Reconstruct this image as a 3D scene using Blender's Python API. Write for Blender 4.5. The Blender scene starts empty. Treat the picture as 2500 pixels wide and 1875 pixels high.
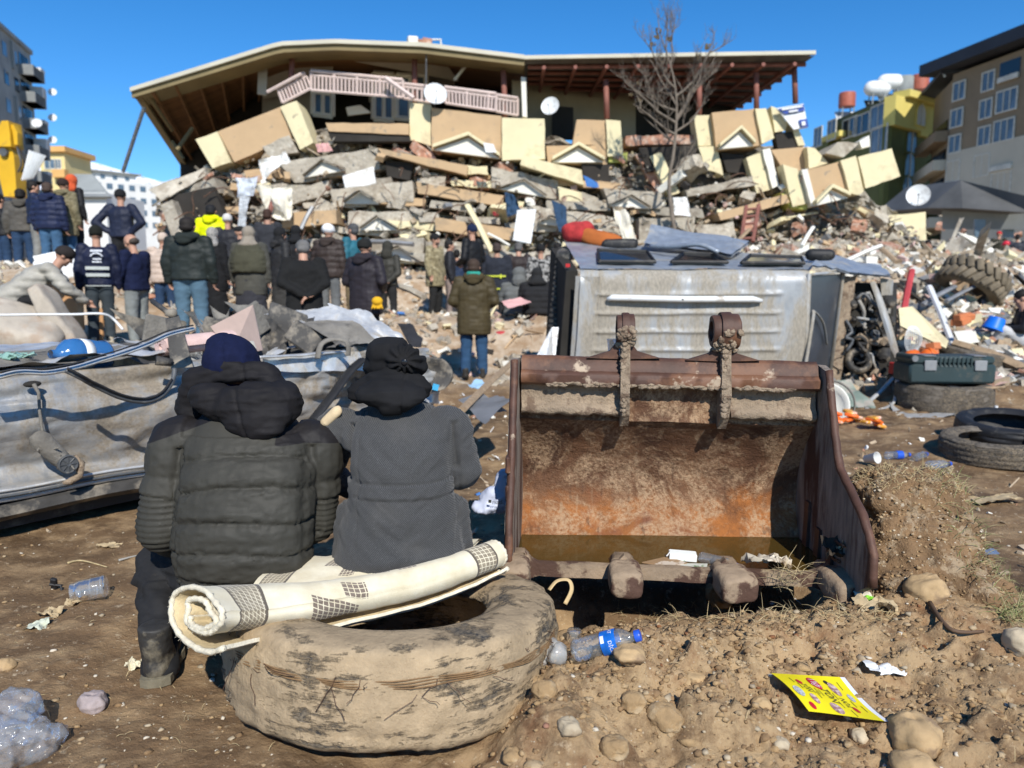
import bpy, math, random
import numpy as np
from mathutils import Vector, Matrix, Euler

R = math.radians
rnd = random.Random(11)
nrng = np.random.default_rng(11)
sc = bpy.context.scene
col = sc.collection

# ---------------------------------------------------------------- camera, sky, sun, exposure
CAM_H, PITCH, FPX = 1.35, R(7.1), 1850.0
cam_data = bpy.data.cameras.new('camera')
cam_data.sensor_width = 36.0
cam_data.lens = FPX / 2500.0 * 36.0
cam_data.clip_start = 0.05
cam_data.clip_end = 9000.0
cam_data.dof.use_dof = True
cam_data.dof.focus_distance = 2.75
cam_data.dof.aperture_fstop = 2.6
cam = bpy.data.objects.new('camera', cam_data)
cam.location = (0, 0, CAM_H)
cam.rotation_euler = (math.pi / 2 - PITCH, 0, 0)
col.objects.link(cam)
sc.camera = cam

SUN_EL, SUN_AZ = R(39), R(13)          # sun behind the camera, a little to the right
world = bpy.data.worlds.new('World')
sc.world = world
world.use_nodes = True
wn, wl = world.node_tree.nodes, world.node_tree.links
wn.clear()
sky = wn.new('ShaderNodeTexSky')
sky.sky_type = 'NISHITA'
sky.sun_disc = False
sky.sun_elevation = SUN_EL
sky.sun_rotation = math.pi - SUN_AZ     # 0 = +Y
sky.altitude = 2600
sky.air_density = 1.0
sky.dust_density = 0.0
sky.ozone_density = 3.5
hs = wn.new('ShaderNodeHueSaturation')
hs.inputs['Saturation'].default_value = 1.3
hs.inputs['Value'].default_value = 1.0
bg = wn.new('ShaderNodeBackground')
bg.inputs['Strength'].default_value = 0.15
wo = wn.new('ShaderNodeOutputWorld')
wl.new(sky.outputs[0], hs.inputs['Color'])
wl.new(hs.outputs[0], bg.inputs['Color'])
wl.new(bg.outputs[0], wo.inputs['Surface'])

sun_data = bpy.data.lights.new('sun', 'SUN')
sun_data.energy = 5.0
sun_data.angle = R(0.55)
sun_data.color = (1.0, 0.955, 0.88)
sun = bpy.data.objects.new('sun', sun_data)
d = Vector((-math.sin(SUN_AZ) * math.cos(SUN_EL), math.cos(SUN_AZ) * math.cos(SUN_EL), -math.sin(SUN_EL)))
sun.rotation_euler = d.to_track_quat('-Z', 'Y').to_euler()
sun.location = (6, -20, 20)
col.objects.link(sun)

sc.view_settings.view_transform = 'Standard'
sc.view_settings.look = 'None'
sc.view_settings.exposure = 0.2
sc.view_settings.gamma = 1.0
sc.view_settings.use_curve_mapping = False
sc.cycles.max_bounces = 6
sc.cycles.transparent_max_bounces = 8
sc.cycles.caustics_reflective = False
sc.cycles.caustics_refractive = False

# ---------------------------------------------------------------- helpers
SP, CP = math.sin(PITCH), math.cos(PITCH)
def at(u, v, Y):
 """the point seen at photo pixel (u, v) at the distance Y in front of the camera"""
 dx, dz = (u - 1250.0) / FPX, (937.5 - v) / FPX
 fy, fz = CP + dz * SP, -SP + dz * CP
 s = Y / fy
 return Vector((dx * s, Y, CAM_H + fz * s))
def V(*a): return Vector(a)

def _hash(ix, iy, iz, seed):
 h = (ix * 374761393 + iy * 668265263 + iz * 2147483647 + seed * 974711) & 0xFFFFFFFF
 h = ((h ^ (h >> 13)) * 1274126177) & 0xFFFFFFFF
 h = ((h ^ (h >> 16)) * 2246822519) & 0xFFFFFFFF
 return ((h ^ (h >> 15)) & 0xFFFF) / 32767.5 - 1.0
def vnoise(p, seed=0):
 """value noise, p is (n, 3); values in -1..1"""
 p = np.asarray(p, dtype=np.float64)
 i = np.floor(p).astype(np.int64)
 f = p - i
 f = f * f * f * (f * (f * 6 - 15) + 10)
 x, y, z = i[:, 0], i[:, 1], i[:, 2]
 fx, fy, fz = f[:, 0], f[:, 1], f[:, 2]
 def c(a, b, d): return _hash(x + a, y + b, z + d, seed)
 x00 = c(0,0,0) * (1-fx) + c(1,0,0) * fx
 x10 = c(0,1,0) * (1-fx) + c(1,1,0) * fx
 x01 = c(0,0,1) * (1-fx) + c(1,0,1) * fx
 x11 = c(0,1,1) * (1-fx) + c(1,1,1) * fx
 return (x00 * (1-fy) + x10 * fy) * (1-fz) + (x01 * (1-fy) + x11 * fy) * fz
def fbm(p, octaves=4, seed=0, gain=0.5, ridged=False):
 p = np.asarray(p, dtype=np.float64)
 a, s, t = 1.0, 0.0, 0.0
 for k in range(octaves):
  n = vnoise(p * (2.03 ** k) + 17.3 * k, seed + k)
  if ridged: n = 1 - 2 * np.abs(n)
  s = s + a * n
  t += a
  a *= gain
 return s / t
def sstep(a, b, x):
 t = np.clip((x - a) / (b - a), 0, 1)
 return t * t * (3 - 2 * t)

WP = {}                                  # world place of every object made here
def _bb(vs):
 a = np.asarray(vs)
 lo, hi = a.min(0), a.max(0)
 return Vector(((lo[0] + hi[0]) / 2, (lo[1] + hi[1]) / 2, lo[2]))

class MB:
 """collects geometry; build() links it as one mesh object"""
 def __init__(s):
  s.v, s.f, s.m = [], [], []
 def add(s, vs, fs, mi=0, M=None):
  b = len(s.v)
  if M is not None: vs = [M @ Vector(q) for q in vs]
  s.v.extend([tuple(q) for q in vs])
  for f in fs:
   s.f.append(tuple(i + b for i in f)); s.m.append(mi)
  return s
 def hexa(s, p, mi=0):
  """p: 4 bottom/front points then 4 top/back points in the same order"""
  return s.add(p, [(3,2,1,0), (4,5,6,7), (0,1,5,4), (1,2,6,5), (2,3,7,6), (3,0,4,7)], mi)
 def box(s, c, size, rot=None, mi=0, ch=0.0):
  hx, hy, hz = size[0]/2, size[1]/2, size[2]/2
  M = Matrix.Translation(Vector(c))
  if rot is not None: M = M @ (rot.to_matrix().to_4x4() if isinstance(rot, Euler) else Euler(rot).to_matrix().to_4x4())
  if ch <= 0:
   vs = [(x, y, z) for z in (-hz, hz) for (x, y) in ((-hx,-hy), (hx,-hy), (hx,hy), (-hx,hy))]
   return s.add(vs, [(3,2,1,0), (4,5,6,7), (0,1,5,4), (1,2,6,5), (2,3,7,6), (3,0,4,7)], mi, M)
  vs = []
  for z, k in ((-hz, ch), (-hz+ch, 0), (hz-ch, 0), (hz, ch)):
   a, b = hx-k, hy-k
   vs += [(-a+ch*(k==0),-b,z), (a-ch*(k==0),-b,z), (a,-b+ch*(k==0),z), (a,b-ch*(k==0),z), (a-ch*(k==0),b,z), (-a+ch*(k==0),b,z), (-a,b-ch*(k==0),z), (-a,-b+ch*(k==0),z)]
  fs = []
  for r in range(3):
   for i in range(8):
    j = (i+1) % 8
    fs.append((r*8+i, r*8+j, r*8+8+j, r*8+8+i))
  fs += [tuple(range(7,-1,-1)), tuple(range(24,32))]
  return s.add(vs, fs, mi, M)
 def tube(s, pts, r, n=8, mi=0, caps=True, squash=1.0):
  pts = [Vector(q) for q in pts]
  m = len(pts)
  rs = r if isinstance(r, (list, tuple)) else [r] * m
  vs, fs = [], []
  up = None
  for i, q in enumerate(pts):
   t = (pts[min(i+1, m-1)] - pts[max(i-1, 0)])
   t = t.normalized() if t.length > 1e-9 else Vector((0,0,1))
   if up is None:
    up = Vector((0,0,1)) if abs(t.z) < 0.9 else Vector((0,1,0))
   a = t.cross(up)
   if a.length < 1e-6: a = t.orthogonal()
   a.normalize(); b = a.cross(t).normalized(); up = b
   for k in range(n):
    w = 2*math.pi*k/n
    vs.append(q + a*(math.cos(w)*rs[i]) + b*(math.sin(w)*rs[i]*squash))
  for i in range(m-1):
   for k in range(n):
    j = (k+1) % n
    fs.append((i*n+k, i*n+j, (i+1)*n+j, (i+1)*n+k))
  if caps:
   fs.append(tuple(range(n-1,-1,-1))); fs.append(tuple((m-1)*n+k for k in range(n)))
  return s.add(vs, fs, mi)
 def lathe(s, prof, n=24, mi=0, M=None, closed=False):
  """prof: (radius, height) pairs about local z"""
  vs, fs = [], []
  for (r, z) in prof:
   for k in range(n):
    w = 2*math.pi*k/n
    vs.append((r*math.cos(w), r*math.sin(w), z))
  m = len(prof)
  for i in range(m if closed else m-1):
   a, b = i, (i+1) % m
   for k in range(n):
    j = (k+1) % n
    fs.append((a*n+k, a*n+j, b*n+j, b*n+k))
  return s.add(vs, fs, mi, M)
 def prism(s, poly, back, mi=0):
  """poly: world points of a face; back: vector that extrudes it"""
  poly = [Vector(q) for q in poly]; back = Vector(back)
  n = len(poly)
  vs = poly + [q + back for q in poly]
  fs = [tuple(range(n)), tuple(range(2*n-1, n-1, -1))]
  for i in range(n):
   j = (i+1) % n
   fs.append((i, i+n, j+n, j))
  return s.add(vs, fs, mi)
 def loft(s, rings, n=16, mi=0, power=2.0):
  """rings: (x, y, z, rx, ry) horizontal ovals, closed at both ends"""
  vs, fs = [], []
  for (x, y, z, rx, ry) in rings:
   for k in range(n):
    w = 2*math.pi*k/n
    c, q = math.cos(w), math.sin(w)
    c = math.copysign(abs(c)**(2/power), c); q = math.copysign(abs(q)**(2/power), q)
    vs.append((x + rx*c, y + ry*q, z))
  m = len(rings)
  for i in range(m-1):
   for k in range(n):
    j = (k+1) % n
    fs.append((i*n+k, i*n+j, (i+1)*n+j, (i+1)*n+k))
  fs += [tuple(range(n-1,-1,-1)), tuple((m-1)*n+k for k in range(n))]
  return s.add(vs, fs, mi)
 def capsule(s, a, b, ra, rb=None, n=10, mi=0):
  a, b = Vector(a), Vector(b); rb = ra if rb is None else rb
  t = (b-a); L = t.length; t = t.normalized() if L > 1e-6 else Vector((0,0,1))
  pts, rs = [], []
  for k in (-1.0, -0.86, -0.5): pts.append(a + t*(ra*k)); rs.append(max(0.02*ra, ra*math.sqrt(max(0, 1-k*k))))
  pts += [a, b]; rs += [ra, rb]
  for k in (0.5, 0.86, 1.0): pts.append(b + t*(rb*k)); rs.append(max(0.02*rb, rb*math.sqrt(max(0, 1-k*k))))
  return s.tube(pts, rs, n, mi)
 def ball(s, c, r, n=12, m=8, mi=0, rot=None):
  if not isinstance(r, (tuple, list)): r = (r, r, r)
  M = Matrix.Translation(Vector(c))
  if rot is not None: M = M @ Euler(rot).to_matrix().to_4x4()
  M = M @ Matrix.Diagonal((r[0], r[1], r[2], 1))
  prof = [(max(1e-3, math.sin(math.pi*i/m)), -math.cos(math.pi*i/m)) for i in range(m+1)]
  vs = []; fs = []
  for (q, z) in prof:
   for k in range(n): vs.append((q*math.cos(2*math.pi*k/n), q*math.sin(2*math.pi*k/n), z))
  for i in range(m):
   for k in range(n):
    j = (k+1) % n; fs.append((i*n+k, i*n+j, (i+1)*n+j, (i+1)*n+k))
  fs += [tuple(range(n-1,-1,-1)), tuple(m*n+k for k in range(n))]
  return s.add(vs, fs, mi, M)
 def grid(s, pts, nu, nv, mi=0, wrap=False):
  fs = []
  for i in range(nu-1):
   for j in range(nv if wrap else nv-1):
    k = (j+1) % nv
    fs.append((i*nv+j, i*nv+k, (i+1)*nv+k, (i+1)*nv+j))
  return s.add(pts, fs, mi)
 def noise(s, amp, scale, seed=0, octaves=3, aniso=(1,1,1)):
  """moves every vertex by noise"""
  a = np.array(s.v)
  q = a * np.array(aniso) * scale
  dd = np.stack([fbm(q + 31.7*k, octaves, seed + 9*k) for k in range(3)], 1)
  s.v = [tuple(x) for x in (a + dd * amp)]
  return s
 def mesh(s, name, org=(0,0,0)):
  me = bpy.data.meshes.new(name)
  a = np.array(s.v) - np.array(org)
  me.from_pydata(a.tolist(), [], s.f)
  return me
 def build(s, name, mats, parent=None, smooth=False, angle=None, origin=None):
  o_ = Vector(origin) if origin is not None else _bb(s.v)
  me = s.mesh(name, o_)
  mats = mats if isinstance(mats, (list, tuple)) else [mats]
  for m_ in mats: me.materials.append(m_)
  if len(mats) > 1: me.polygons.foreach_set('material_index', np.array(s.m, dtype=np.int32))
  if smooth:
   me.polygons.foreach_set('use_smooth', np.ones(len(me.polygons), dtype=bool))
   if angle is not None: me.set_sharp_from_angle(angle=R(angle))
  me.update()
  return place(name, me, o_, parent)

def place(name, me, org, parent=None):
 o = bpy.data.objects.new(name, me); col.objects.link(o)
 org = Vector(org)
 o.location = org - (WP[parent.name] if parent is not None else Vector((0,0,0)))
 if parent is not None: o.parent = parent
 WP[o.name] = org
 return o
def empty(name, loc, label=None, cat=None, group=None):
 o = bpy.data.objects.new(name, None); col.objects.link(o)
 o.empty_display_size = 0.1
 o.location = loc; WP[o.name] = Vector(loc)
 if label: tag(o, label, cat, group)
 return o
def tag(o, label, cat=None, group=None, kind=None):
 if label: o['label'] = label
 if cat:
  o['category'] = cat
  if not kind: o['kind'] = 'thing'
 if group: o['group'] = group
 if kind: o['kind'] = kind
 return o
def copy_tree(o, parent=None):
 c = o.copy(); col.objects.link(c); c.parent = parent
 WP[c.name] = WP.get(o.name, Vector((0,0,0))).copy()
 for ch in list(o.children):
  k = copy_tree(ch, c); k.matrix_parent_inverse = ch.matrix_parent_inverse.copy()
 return c

_tmp = [0]
def remesh(mb, voxel, smooth=4, factor=0.5):
 """one closed skin over everything in mb; returns (verts array, faces list)"""
 me = mb.mesh('tmp')
 o = bpy.data.objects.new('tmp', me); col.objects.link(o)
 m = o.modifiers.new('r', 'REMESH'); m.mode = 'VOXEL'; m.voxel_size = voxel
 if smooth:
  k = o.modifiers.new('s', 'SMOOTH'); k.factor = factor; k.iterations = smooth
 dg = bpy.context.evaluated_depsgraph_get()
 ev = o.evaluated_get(dg); em = ev.to_mesh()
 n = len(em.vertices); a = np.empty(n*3); em.vertices.foreach_get('co', a)
 nr_ = np.empty(n*3); em.vertices.foreach_get('normal', nr_)
 fs = [tuple(p.vertices) for p in em.polygons]
 ev.to_mesh_clear()
 bpy.data.objects.remove(o); bpy.data.meshes.remove(me)
 return a.reshape(-1,3), fs, nr_.reshape(-1,3)
def from_arrays(a, fs):
 mb = MB(); mb.v = [tuple(x) for x in a]; mb.f = list(fs); mb.m = [0]*len(fs)
 return mb

# ---------------------------------------------------------------- materials
def _n(nt, t, **kw):
 n = nt.nodes.new(t)
 for k, v_ in kw.items():
  if k in n.inputs: n.inputs[k].default_value = v_
  else: setattr(n, k, v_)
 return n
def c4(c): return (c[0], c[1], c[2], 1.0)
def mix(nt, fac, a, b):
 m = nt.nodes.new('ShaderNodeMix'); m.data_type = 'RGBA'
 for sock, val in ((m.inputs[0], fac), (m.inputs[6], a), (m.inputs[7], b)):
  if hasattr(val, 'links') or isinstance(val, bpy.types.NodeSocket): nt.links.new(val, sock)
  elif isinstance(val, (tuple, list)): sock.default_value = c4(val)
  else: sock.default_value = val
 return m.outputs[2]
def ramp(nt, src, lo, hi, invert=False):
 m = nt.nodes.new('ShaderNodeMapRange')
 nt.links.new(src, m.inputs[0])
 m.inputs[1].default_value, m.inputs[2].default_value = lo, hi
 m.inputs[3].default_value, m.inputs[4].default_value = (1, 0) if invert else (0, 1)
 return m.outputs[0]
def math2(nt, op, a, b):
 m = nt.nodes.new('ShaderNodeMath'); m.operation = op
 for k, val in enumerate((a, b)):
  if isinstance(val, bpy.types.NodeSocket): nt.links.new(val, m.inputs[k])
  else: m.inputs[k].default_value = val
 return m.outputs[0]
def noise_tex(nt, vec, scale, detail=4, rough=0.6, dist=0.0):
 n = nt.nodes.new('ShaderNodeTexNoise')
 n.inputs['Scale'].default_value = scale; n.inputs['Detail'].default_value = detail
 n.inputs['Roughness'].default_value = rough; n.inputs['Distortion'].default_value = dist
 nt.links.new(vec, n.inputs['Vector'])
 return n.outputs[0]
def coords(nt, aniso=None, kind='Object'):
 tc = nt.nodes.new('ShaderNodeTexCoord')
 out = tc.outputs[kind]
 if aniso:
  mp = nt.nodes.new('ShaderNodeMapping'); mp.inputs['Scale'].default_value = aniso
  nt.links.new(out, mp.inputs['Vector']); out = mp.outputs[0]
 return out
def new_mat(name):
 m = bpy.data.materials.new(name); m.use_nodes = True
 nt = m.node_tree
 b = nt.nodes['Principled BSDF']
 return m, nt, b
def bump(nt, b, h, strength, dist=0.02):
 bp = nt.nodes.new('ShaderNodeBump'); bp.inputs['Strength'].default_value = strength; bp.inputs['Distance'].default_value = dist
 nt.links.new(h, bp.inputs['Height']); nt.links.new(bp.outputs[0], b.inputs['Normal'])
def M(name, c, rough=0.75, metal=0.0, var=0.25, vs=3.0, c2=None, c2s=2.0, c2t=(0.5, 0.6), bmp=0.25, bs=25.0, bd=0.01,
  aniso=None, spec=0.4, rv=0.0, c3=None, c3s=8.0, c3t=(0.58, 0.64), detail=5):
 """base colour with uneven tone, an optional second and third colour in patches, and fine relief"""
 m, nt, b = new_mat(name)
 co = coords(nt, aniso)
 n1 = noise_tex(nt, co, vs, detail)
 dark = tuple(x*(1-var) for x in c); light = tuple(min(1, x*(1+var)) for x in c)
 out = mix(nt, ramp(nt, n1, 0.3, 0.7), dark, light)
 if c2 is not None:
  n2 = noise_tex(nt, co, c2s, 6, 0.65)
  out = mix(nt, ramp(nt, n2, *c2t), out, c2)
 if c3 is not None:
  n3 = noise_tex(nt, co, c3s, 5, 0.6)
  out = mix(nt, ramp(nt, n3, *c3t), out, c3)
 if rv > 0:
  oi = nt.nodes.new('ShaderNodeObjectInfo')
  k = nt.nodes.new('ShaderNodeMapRange'); nt.links.new(oi.outputs['Random'], k.inputs[0])
  k.inputs[3].default_value = 1-rv; k.inputs[4].default_value = 1+rv
  h_ = nt.nodes.new('ShaderNodeHueSaturation'); nt.links.new(k.outputs[0], h_.inputs['Value']); nt.links.new(out, h_.inputs['Color'])
  out = h_.outputs[0]
 nt.links.new(out, b.inputs['Base Color'])
 b.inputs['Roughness'].default_value = rough; b.inputs['Metallic'].default_value = metal
 b.inputs['Specular IOR Level'].default_value = spec
 if bmp > 0:
  bump(nt, b, noise_tex(nt, co, bs, 6, 0.65), bmp, bd)
 return m
def clear_plastic(name, tint=(0.9, 0.93, 0.96), milk=0.12, rough=0.08):
 """thin clear plastic: mostly see-through, sharp highlights, a little milky"""
 m = bpy.data.materials.new(name); m.use_nodes = True; nt = m.node_tree; nt.nodes.clear()
 co = coords(nt); n = noise_tex(nt, co, 26, 4)
 bp = nt.nodes.new('ShaderNodeBump'); bp.inputs['Strength'].default_value = .6; bp.inputs['Distance'].default_value = .006; nt.links.new(n, bp.inputs['Height'])
 tr = nt.nodes.new('ShaderNodeBsdfTransparent'); tr.inputs[0].default_value = c4(tuple(.55+.45*x for x in tint))
 df = nt.nodes.new('ShaderNodeBsdfDiffuse'); df.inputs[0].default_value = c4(tint)
 gl = nt.nodes.new('ShaderNodeBsdfGlossy'); gl.inputs[0].default_value = (1,1,1,1); gl.inputs['Roughness'].default_value = rough
 fr = nt.nodes.new('ShaderNodeFresnel'); fr.inputs[0].default_value = 1.55
 for q in (gl, fr, df): nt.links.new(bp.outputs[0], q.inputs['Normal'])
 m1 = nt.nodes.new('ShaderNodeMixShader'); m1.inputs[0].default_value = milk; nt.links.new(tr.outputs[0], m1.inputs[1]); nt.links.new(df.outputs[0], m1.inputs[2])
 m2 = nt.nodes.new('ShaderNodeMixShader'); nt.links.new(math2(nt, 'MULTIPLY', fr.outputs[0], .65), m2.inputs[0]); nt.links.new(m1.outputs[0], m2.inputs[1]); nt.links.new(gl.outputs[0], m2.inputs[2])
 out = nt.nodes.new('ShaderNodeOutputMaterial'); nt.links.new(m2.outputs[0], out.inputs['Surface'])
 return m
# ---------------------------------------------------------------- ground
_CP = np.array([
 (-5,5,0),(-2,5,0),(0,5,0),(2,5,0),(5,5,0),(-3,2.5,0),(0,2.5,0),(3,2.5,0),(-2,1,0),(0,1,0),(2,1,0),(-1.5,3.6,0),(1.5,3.6,0),
 (-1,8,0),(1.5,8,0),(4.5,8,0.02),(-5,8,.15),(-2.6,7,.05),(7.5,7,.05),
 (-6.2,10.8,.42),(-4.5,10.5,.5),(-2.8,9.5,.3),(-.6,11.2,.02),(1,11,.05),(3,9.5,.0),(5.4,10.0,.10),(7.5,10.2,.18),(6.0,11.5,.52),(8.0,11.5,.50),(6.6,12.8,.95),(8.6,12.8,.92),
 (-9.8,15.5,1.8),(-12,15,1.7),(-6.4,16,1.35),(-4,14,.9),(-1.6,16,.78),(0,16,.8),(2.5,16,1.1),(5,14.5,1.9),(7.5,14,1.6),(10,14,1.3),(12.5,20,2.0),
 (-9,20,2.2),(-4,20,1.9),(0,20,1.8),(4,20,2.1),(8,20,2.5),(19,32,1.95),(24,33,1.9),(17.6,27.6,1.55),(15,27,1.9),(-15,30,2.5),(0,30,2.5),
 (-60,90,2.5),(0,90,2.5),(60,90,2.5),(-300,500,2),(0,500,2),(300,500,2),(-20,20,1.8),(20,18,1.6)], dtype=float)
_CQ = np.stack([_CP[:,0]/(_CP[:,1]+1.0), np.log(_CP[:,1]+1.0)*1.15], 1)
def gz(x, y):
 x = np.atleast_1d(np.asarray(x, float)); y = np.atleast_1d(np.asarray(y, float))
 yc = np.maximum(y, 0.3)
 q = np.stack([x/(yc+1.0), np.log(yc+1.0)*1.15], 1)
 num = np.zeros(len(x)); den = np.zeros(len(x))
 for k in range(len(_CP)):
  d2 = ((q - _CQ[k])**2).sum(1) + 2e-4
  w = d2**-2.0
  num += w*_CP[k,2]; den += w
 z = num/den
 g = lambda cx, cy, a, sx, sy: a*np.exp(-((x-cx)/sx)**2 - ((y-cy)/sy)**2)
 z = z + g(.30, 2.28, .17, .34, .26) + g(.75, 2.55, .13, .55, .22) + g(1.5, 2.75, .13, .35, .3) + g(.13, 1.98, .17, .17, .17)
 z = z - .30*np.exp(-((x-.68)/.66)**6 - ((y-3.14)/.22)**4) - g(-.42, 2.5, .05, .42, .35)
 z = z + g(1.9, 2.35, .05, .5, .5) - g(-1.4, 2.2, .02, .6, .5)
 return z
_TH = np.linspace(-2.2, 2.2, 300); _LY = np.linspace(math.log(1.8), math.log(75.0), 420)
_GT, _GL = np.meshgrid(_TH, _LY); _GY = np.exp(_GL) - 1.0
_GG = gz((_GT*(_GY+1.0)).ravel(), _GY.ravel()).reshape(_GT.shape).tolist()
def gz1(x, y):
 l = (math.log(max(y, .8)+1.0) - _LY[0])/(_LY[-1]-_LY[0])*419; t = (x/(max(y, .8)+1.0) + 2.2)/4.4*299
 l = min(max(l, 0), 418.999); t = min(max(t, 0), 298.999)
 i, j = int(l), int(t); a, b = l-i, t-j
 return (_GG[i][j]*(1-b) + _GG[i][j+1]*b)*(1-a) + (_GG[i+1][j]*(1-b) + _GG[i+1][j+1]*b)*a
def zg(x, y):
 h = BVH.ray_cast(Vector((x, y, 5)), Vector((0,0,-1)))[0]
 return h.z if h else gz1(x, y)
def ground_at(u, v):
 """where the sight line through a photo pixel meets the ground"""
 d_ = at(u, v, 1.0) - Vector((0,0,CAM_H)); h = BVH.ray_cast(Vector((0,0,CAM_H)), d_.normalized())[0]
 if h and h.y < 12.5: return h
 lo = 1.3
 prev = lo
 y = lo
 while y < 60:
  p = at(u, v, y)
  if p.z < gz1(p.x, y): break
  prev = y; y *= 1.01
 return at(u, v, y)

def clods(P, scale, seed, thr=.0):
 """domed lumps of uneven size: cell noise"""
 q = P[:,:2]*scale; q = q + .25*np.stack([vnoise(P*scale*1.7, seed+3), vnoise(P*scale*1.7+9, seed+4)], 1); i0 = np.floor(q).astype(np.int64); best = np.full(len(q), 9.0); hgt = np.zeros(len(q))
 for dx in (-1,0,1):
  for dy in (-1,0,1):
   cx, cy = i0[:,0]+dx, i0[:,1]+dy
   px_ = cx + .5 + .45*_hash(cx, cy, cx*0, seed); py_ = cy + .5 + .45*_hash(cx, cy, cx*0+1, seed); h = .5 + .5*_hash(cx, cy, cx*0+2, seed)
   d = np.hypot(q[:,0]-px_, q[:,1]-py_)/(.45 + .45*h); m_ = d < best; best = np.where(m_, d, best); hgt = np.where(m_, h, hgt)
 return np.sqrt(np.clip(1-best**2, 0, 1))*np.maximum(0, hgt-thr)
def make_ground():
 ys = [-30., -16, -8, -4, -2, -1, 0, .5]
 y = .9
 while y < 70:
  ys.append(y); y += .0105 if y < 3.2 else max(0.0085*y*(1.0 if y < 9 else 1.7), .012)
 while y < 6000: ys.append(y); y *= 1.15
 ys = np.array(ys)
 ns = 520
 s = np.linspace(-1, 1, ns)
 w = np.where(ys < .9, 2.75 + (0.9-ys)*3, 1.9 + .95*ys)
 X = (s[None,:] * w[:,None]).ravel(); Y = np.repeat(ys, ns)
 Z = gz(X, Y)
 P = np.stack([X, Y, np.zeros_like(X)], 1)
 near = 1 - sstep(5, 12, Y)
 amp = sstep(-2, 1.0, Y)
 soil = np.exp(-((X-.75)/1.1)**4) * np.exp(-((Y-2.35)/.62)**4)      # the dug-up heap in front of the bucket
 soil = np.maximum(soil, .75*np.exp(-((X-1.75)/.5)**4) * np.exp(-((Y-2.95)/.5)**4))
 path = (1-soil)
 n1 = fbm(P*1.1, 3, 3); n2 = fbm(P*4.2, 4, 8); n3 = fbm(P*14, 4, 21); n4 = fbm(P*38, 3, 33)
 r1 = fbm(P*11, 3, 51, ridged=True)
 Z += amp*(n1*.05 + n2*(.014 + .035*soil)*near + n3*(.005+.024*soil)*near + n4*(.0022+.009*soil)*near + np.maximum(0, r1)*.028*soil)
 Z += amp*(1-near)*(n2*.10 + n3*.03)
 si = np.where((soil > .03) & (Y < 4.2))[0]; Ps = P[si]; sw = soil[si]
 cl = clods(Ps, 9, 5, .35)*.05 + clods(Ps+3, 19, 6, .15)*.026 + clods(Ps+7, 42, 7, .1)*.011
 cl = cl*(.55+.45*vnoise(Ps*3.1, 12)) + np.minimum(0, fbm(Ps*7, 3, 61, .5, True)+.15)*.05
 Z[si] += cl*sw*1.75
 si = np.where((soil < .5) & (Y < 6) & (Y > 1))[0]; Ps = P[si]
 Z[si] += (clods(Ps, 24, 15, .55)*.010 + clods(Ps+5, 55, 16, .5)*.006)*(1-soil[si])
 tr = np.sin((X*0.55+Y*0.85+n1*.3)*16)
 Z += path*near*amp*.006*tr*sstep(0, .4, fbm(P*.9, 2, 77))
 V3 = np.stack([X, Y, Z], 1)
 mb = MB(); mb.v = V3.tolist()
 nr_ = len(ys)
 I = np.arange(nr_-1)[:,None]*ns + np.arange(ns-1)[None,:]
 F = np.stack([I, I+1, I+ns+1, I+ns], -1).reshape(-1,4)
 me = bpy.data.meshes.new('ground')
 me.vertices.add(len(V3)); me.vertices.foreach_set('co', V3.ravel())
 me.loops.add(F.size); me.loops.foreach_set('vertex_index', F.ravel().astype(np.int32))
 me.polygons.add(len(F)); me.polygons.foreach_set('loop_start', np.arange(0, F.size, 4, dtype=np.int32))
 me.polygons.foreach_set('use_smooth', np.ones(len(F), bool))
 at1 = me.attributes.new('dust', 'FLOAT', 'POINT')
 dust = np.clip(sstep(8.5, 13, Y + n1*2 - np.maximum(0, -X-3)*.3)*.9, 0, 1)
 at1.data.foreach_set('value', dust.astype(np.float32))
 at2 = me.attributes.new('soil', 'FLOAT', 'POINT'); at2.data.foreach_set('value', soil.astype(np.float32))
 me.update(calc_edges=True); me.validate()
 m, nt, b = new_mat('trodden_mud')
 co = coords(nt)
 def attr(n):
  a = nt.nodes.new('ShaderNodeAttribute'); a.attribute_name = n; return a.outputs['Fac']
 wet, mid, dry, pale, red = (.105,.064,.033), (.205,.128,.066), (.36,.245,.132), (.52,.41,.27), (.24,.108,.046)
 nA = noise_tex(nt, co, 1.1, 6, .62); nB = noise_tex(nt, co, 5.5, 7, .65); nC = noise_tex(nt, co, 40, 5, .7)
 o = mix(nt, ramp(nt, nA, .36, .58), wet, mid)
 o = mix(nt, ramp(nt, nB, .46, .68), o, dry)
 fl = noise_tex(nt, co, 17, 6, .72)
 o = mix(nt, math2(nt, 'MULTIPLY', ramp(nt, fl, .60, .68), .75), o, pale)
 rs = math2(nt, 'MULTIPLY', ramp(nt, noise_tex(nt, co, 3.1, 5), .48, .62), attr('soil'))
 o = mix(nt, math2(nt, 'MULTIPLY', rs, .6), o, red)
 ds = math2(nt, 'MULTIPLY', ramp(nt, noise_tex(nt, co, 9, 7, .75), .38, .56), attr('soil'))
 o = mix(nt, math2(nt, 'MULTIPLY', ds, .85), o, (.44,.31,.17))
 vor = nt.nodes.new('ShaderNodeTexVoronoi'); vor.inputs['Scale'].default_value = 55; nt.links.new(co, vor.inputs['Vector'])
 sp = math2(nt, 'MULTIPLY', ramp(nt, vor.outputs['Distance'], .12, .2, True), ramp(nt, nC, .5, .6))
 o = mix(nt, math2(nt, 'MULTIPLY', sp, .65), o, (.52,.44,.32))
 dusty = mix(nt, ramp(nt, noise_tex(nt, co, 2.6, 7, .7), .4, .62), (.33,.225,.135), (.55,.46,.35))
 o = mix(nt, attr('dust'), o, dusty)
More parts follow.
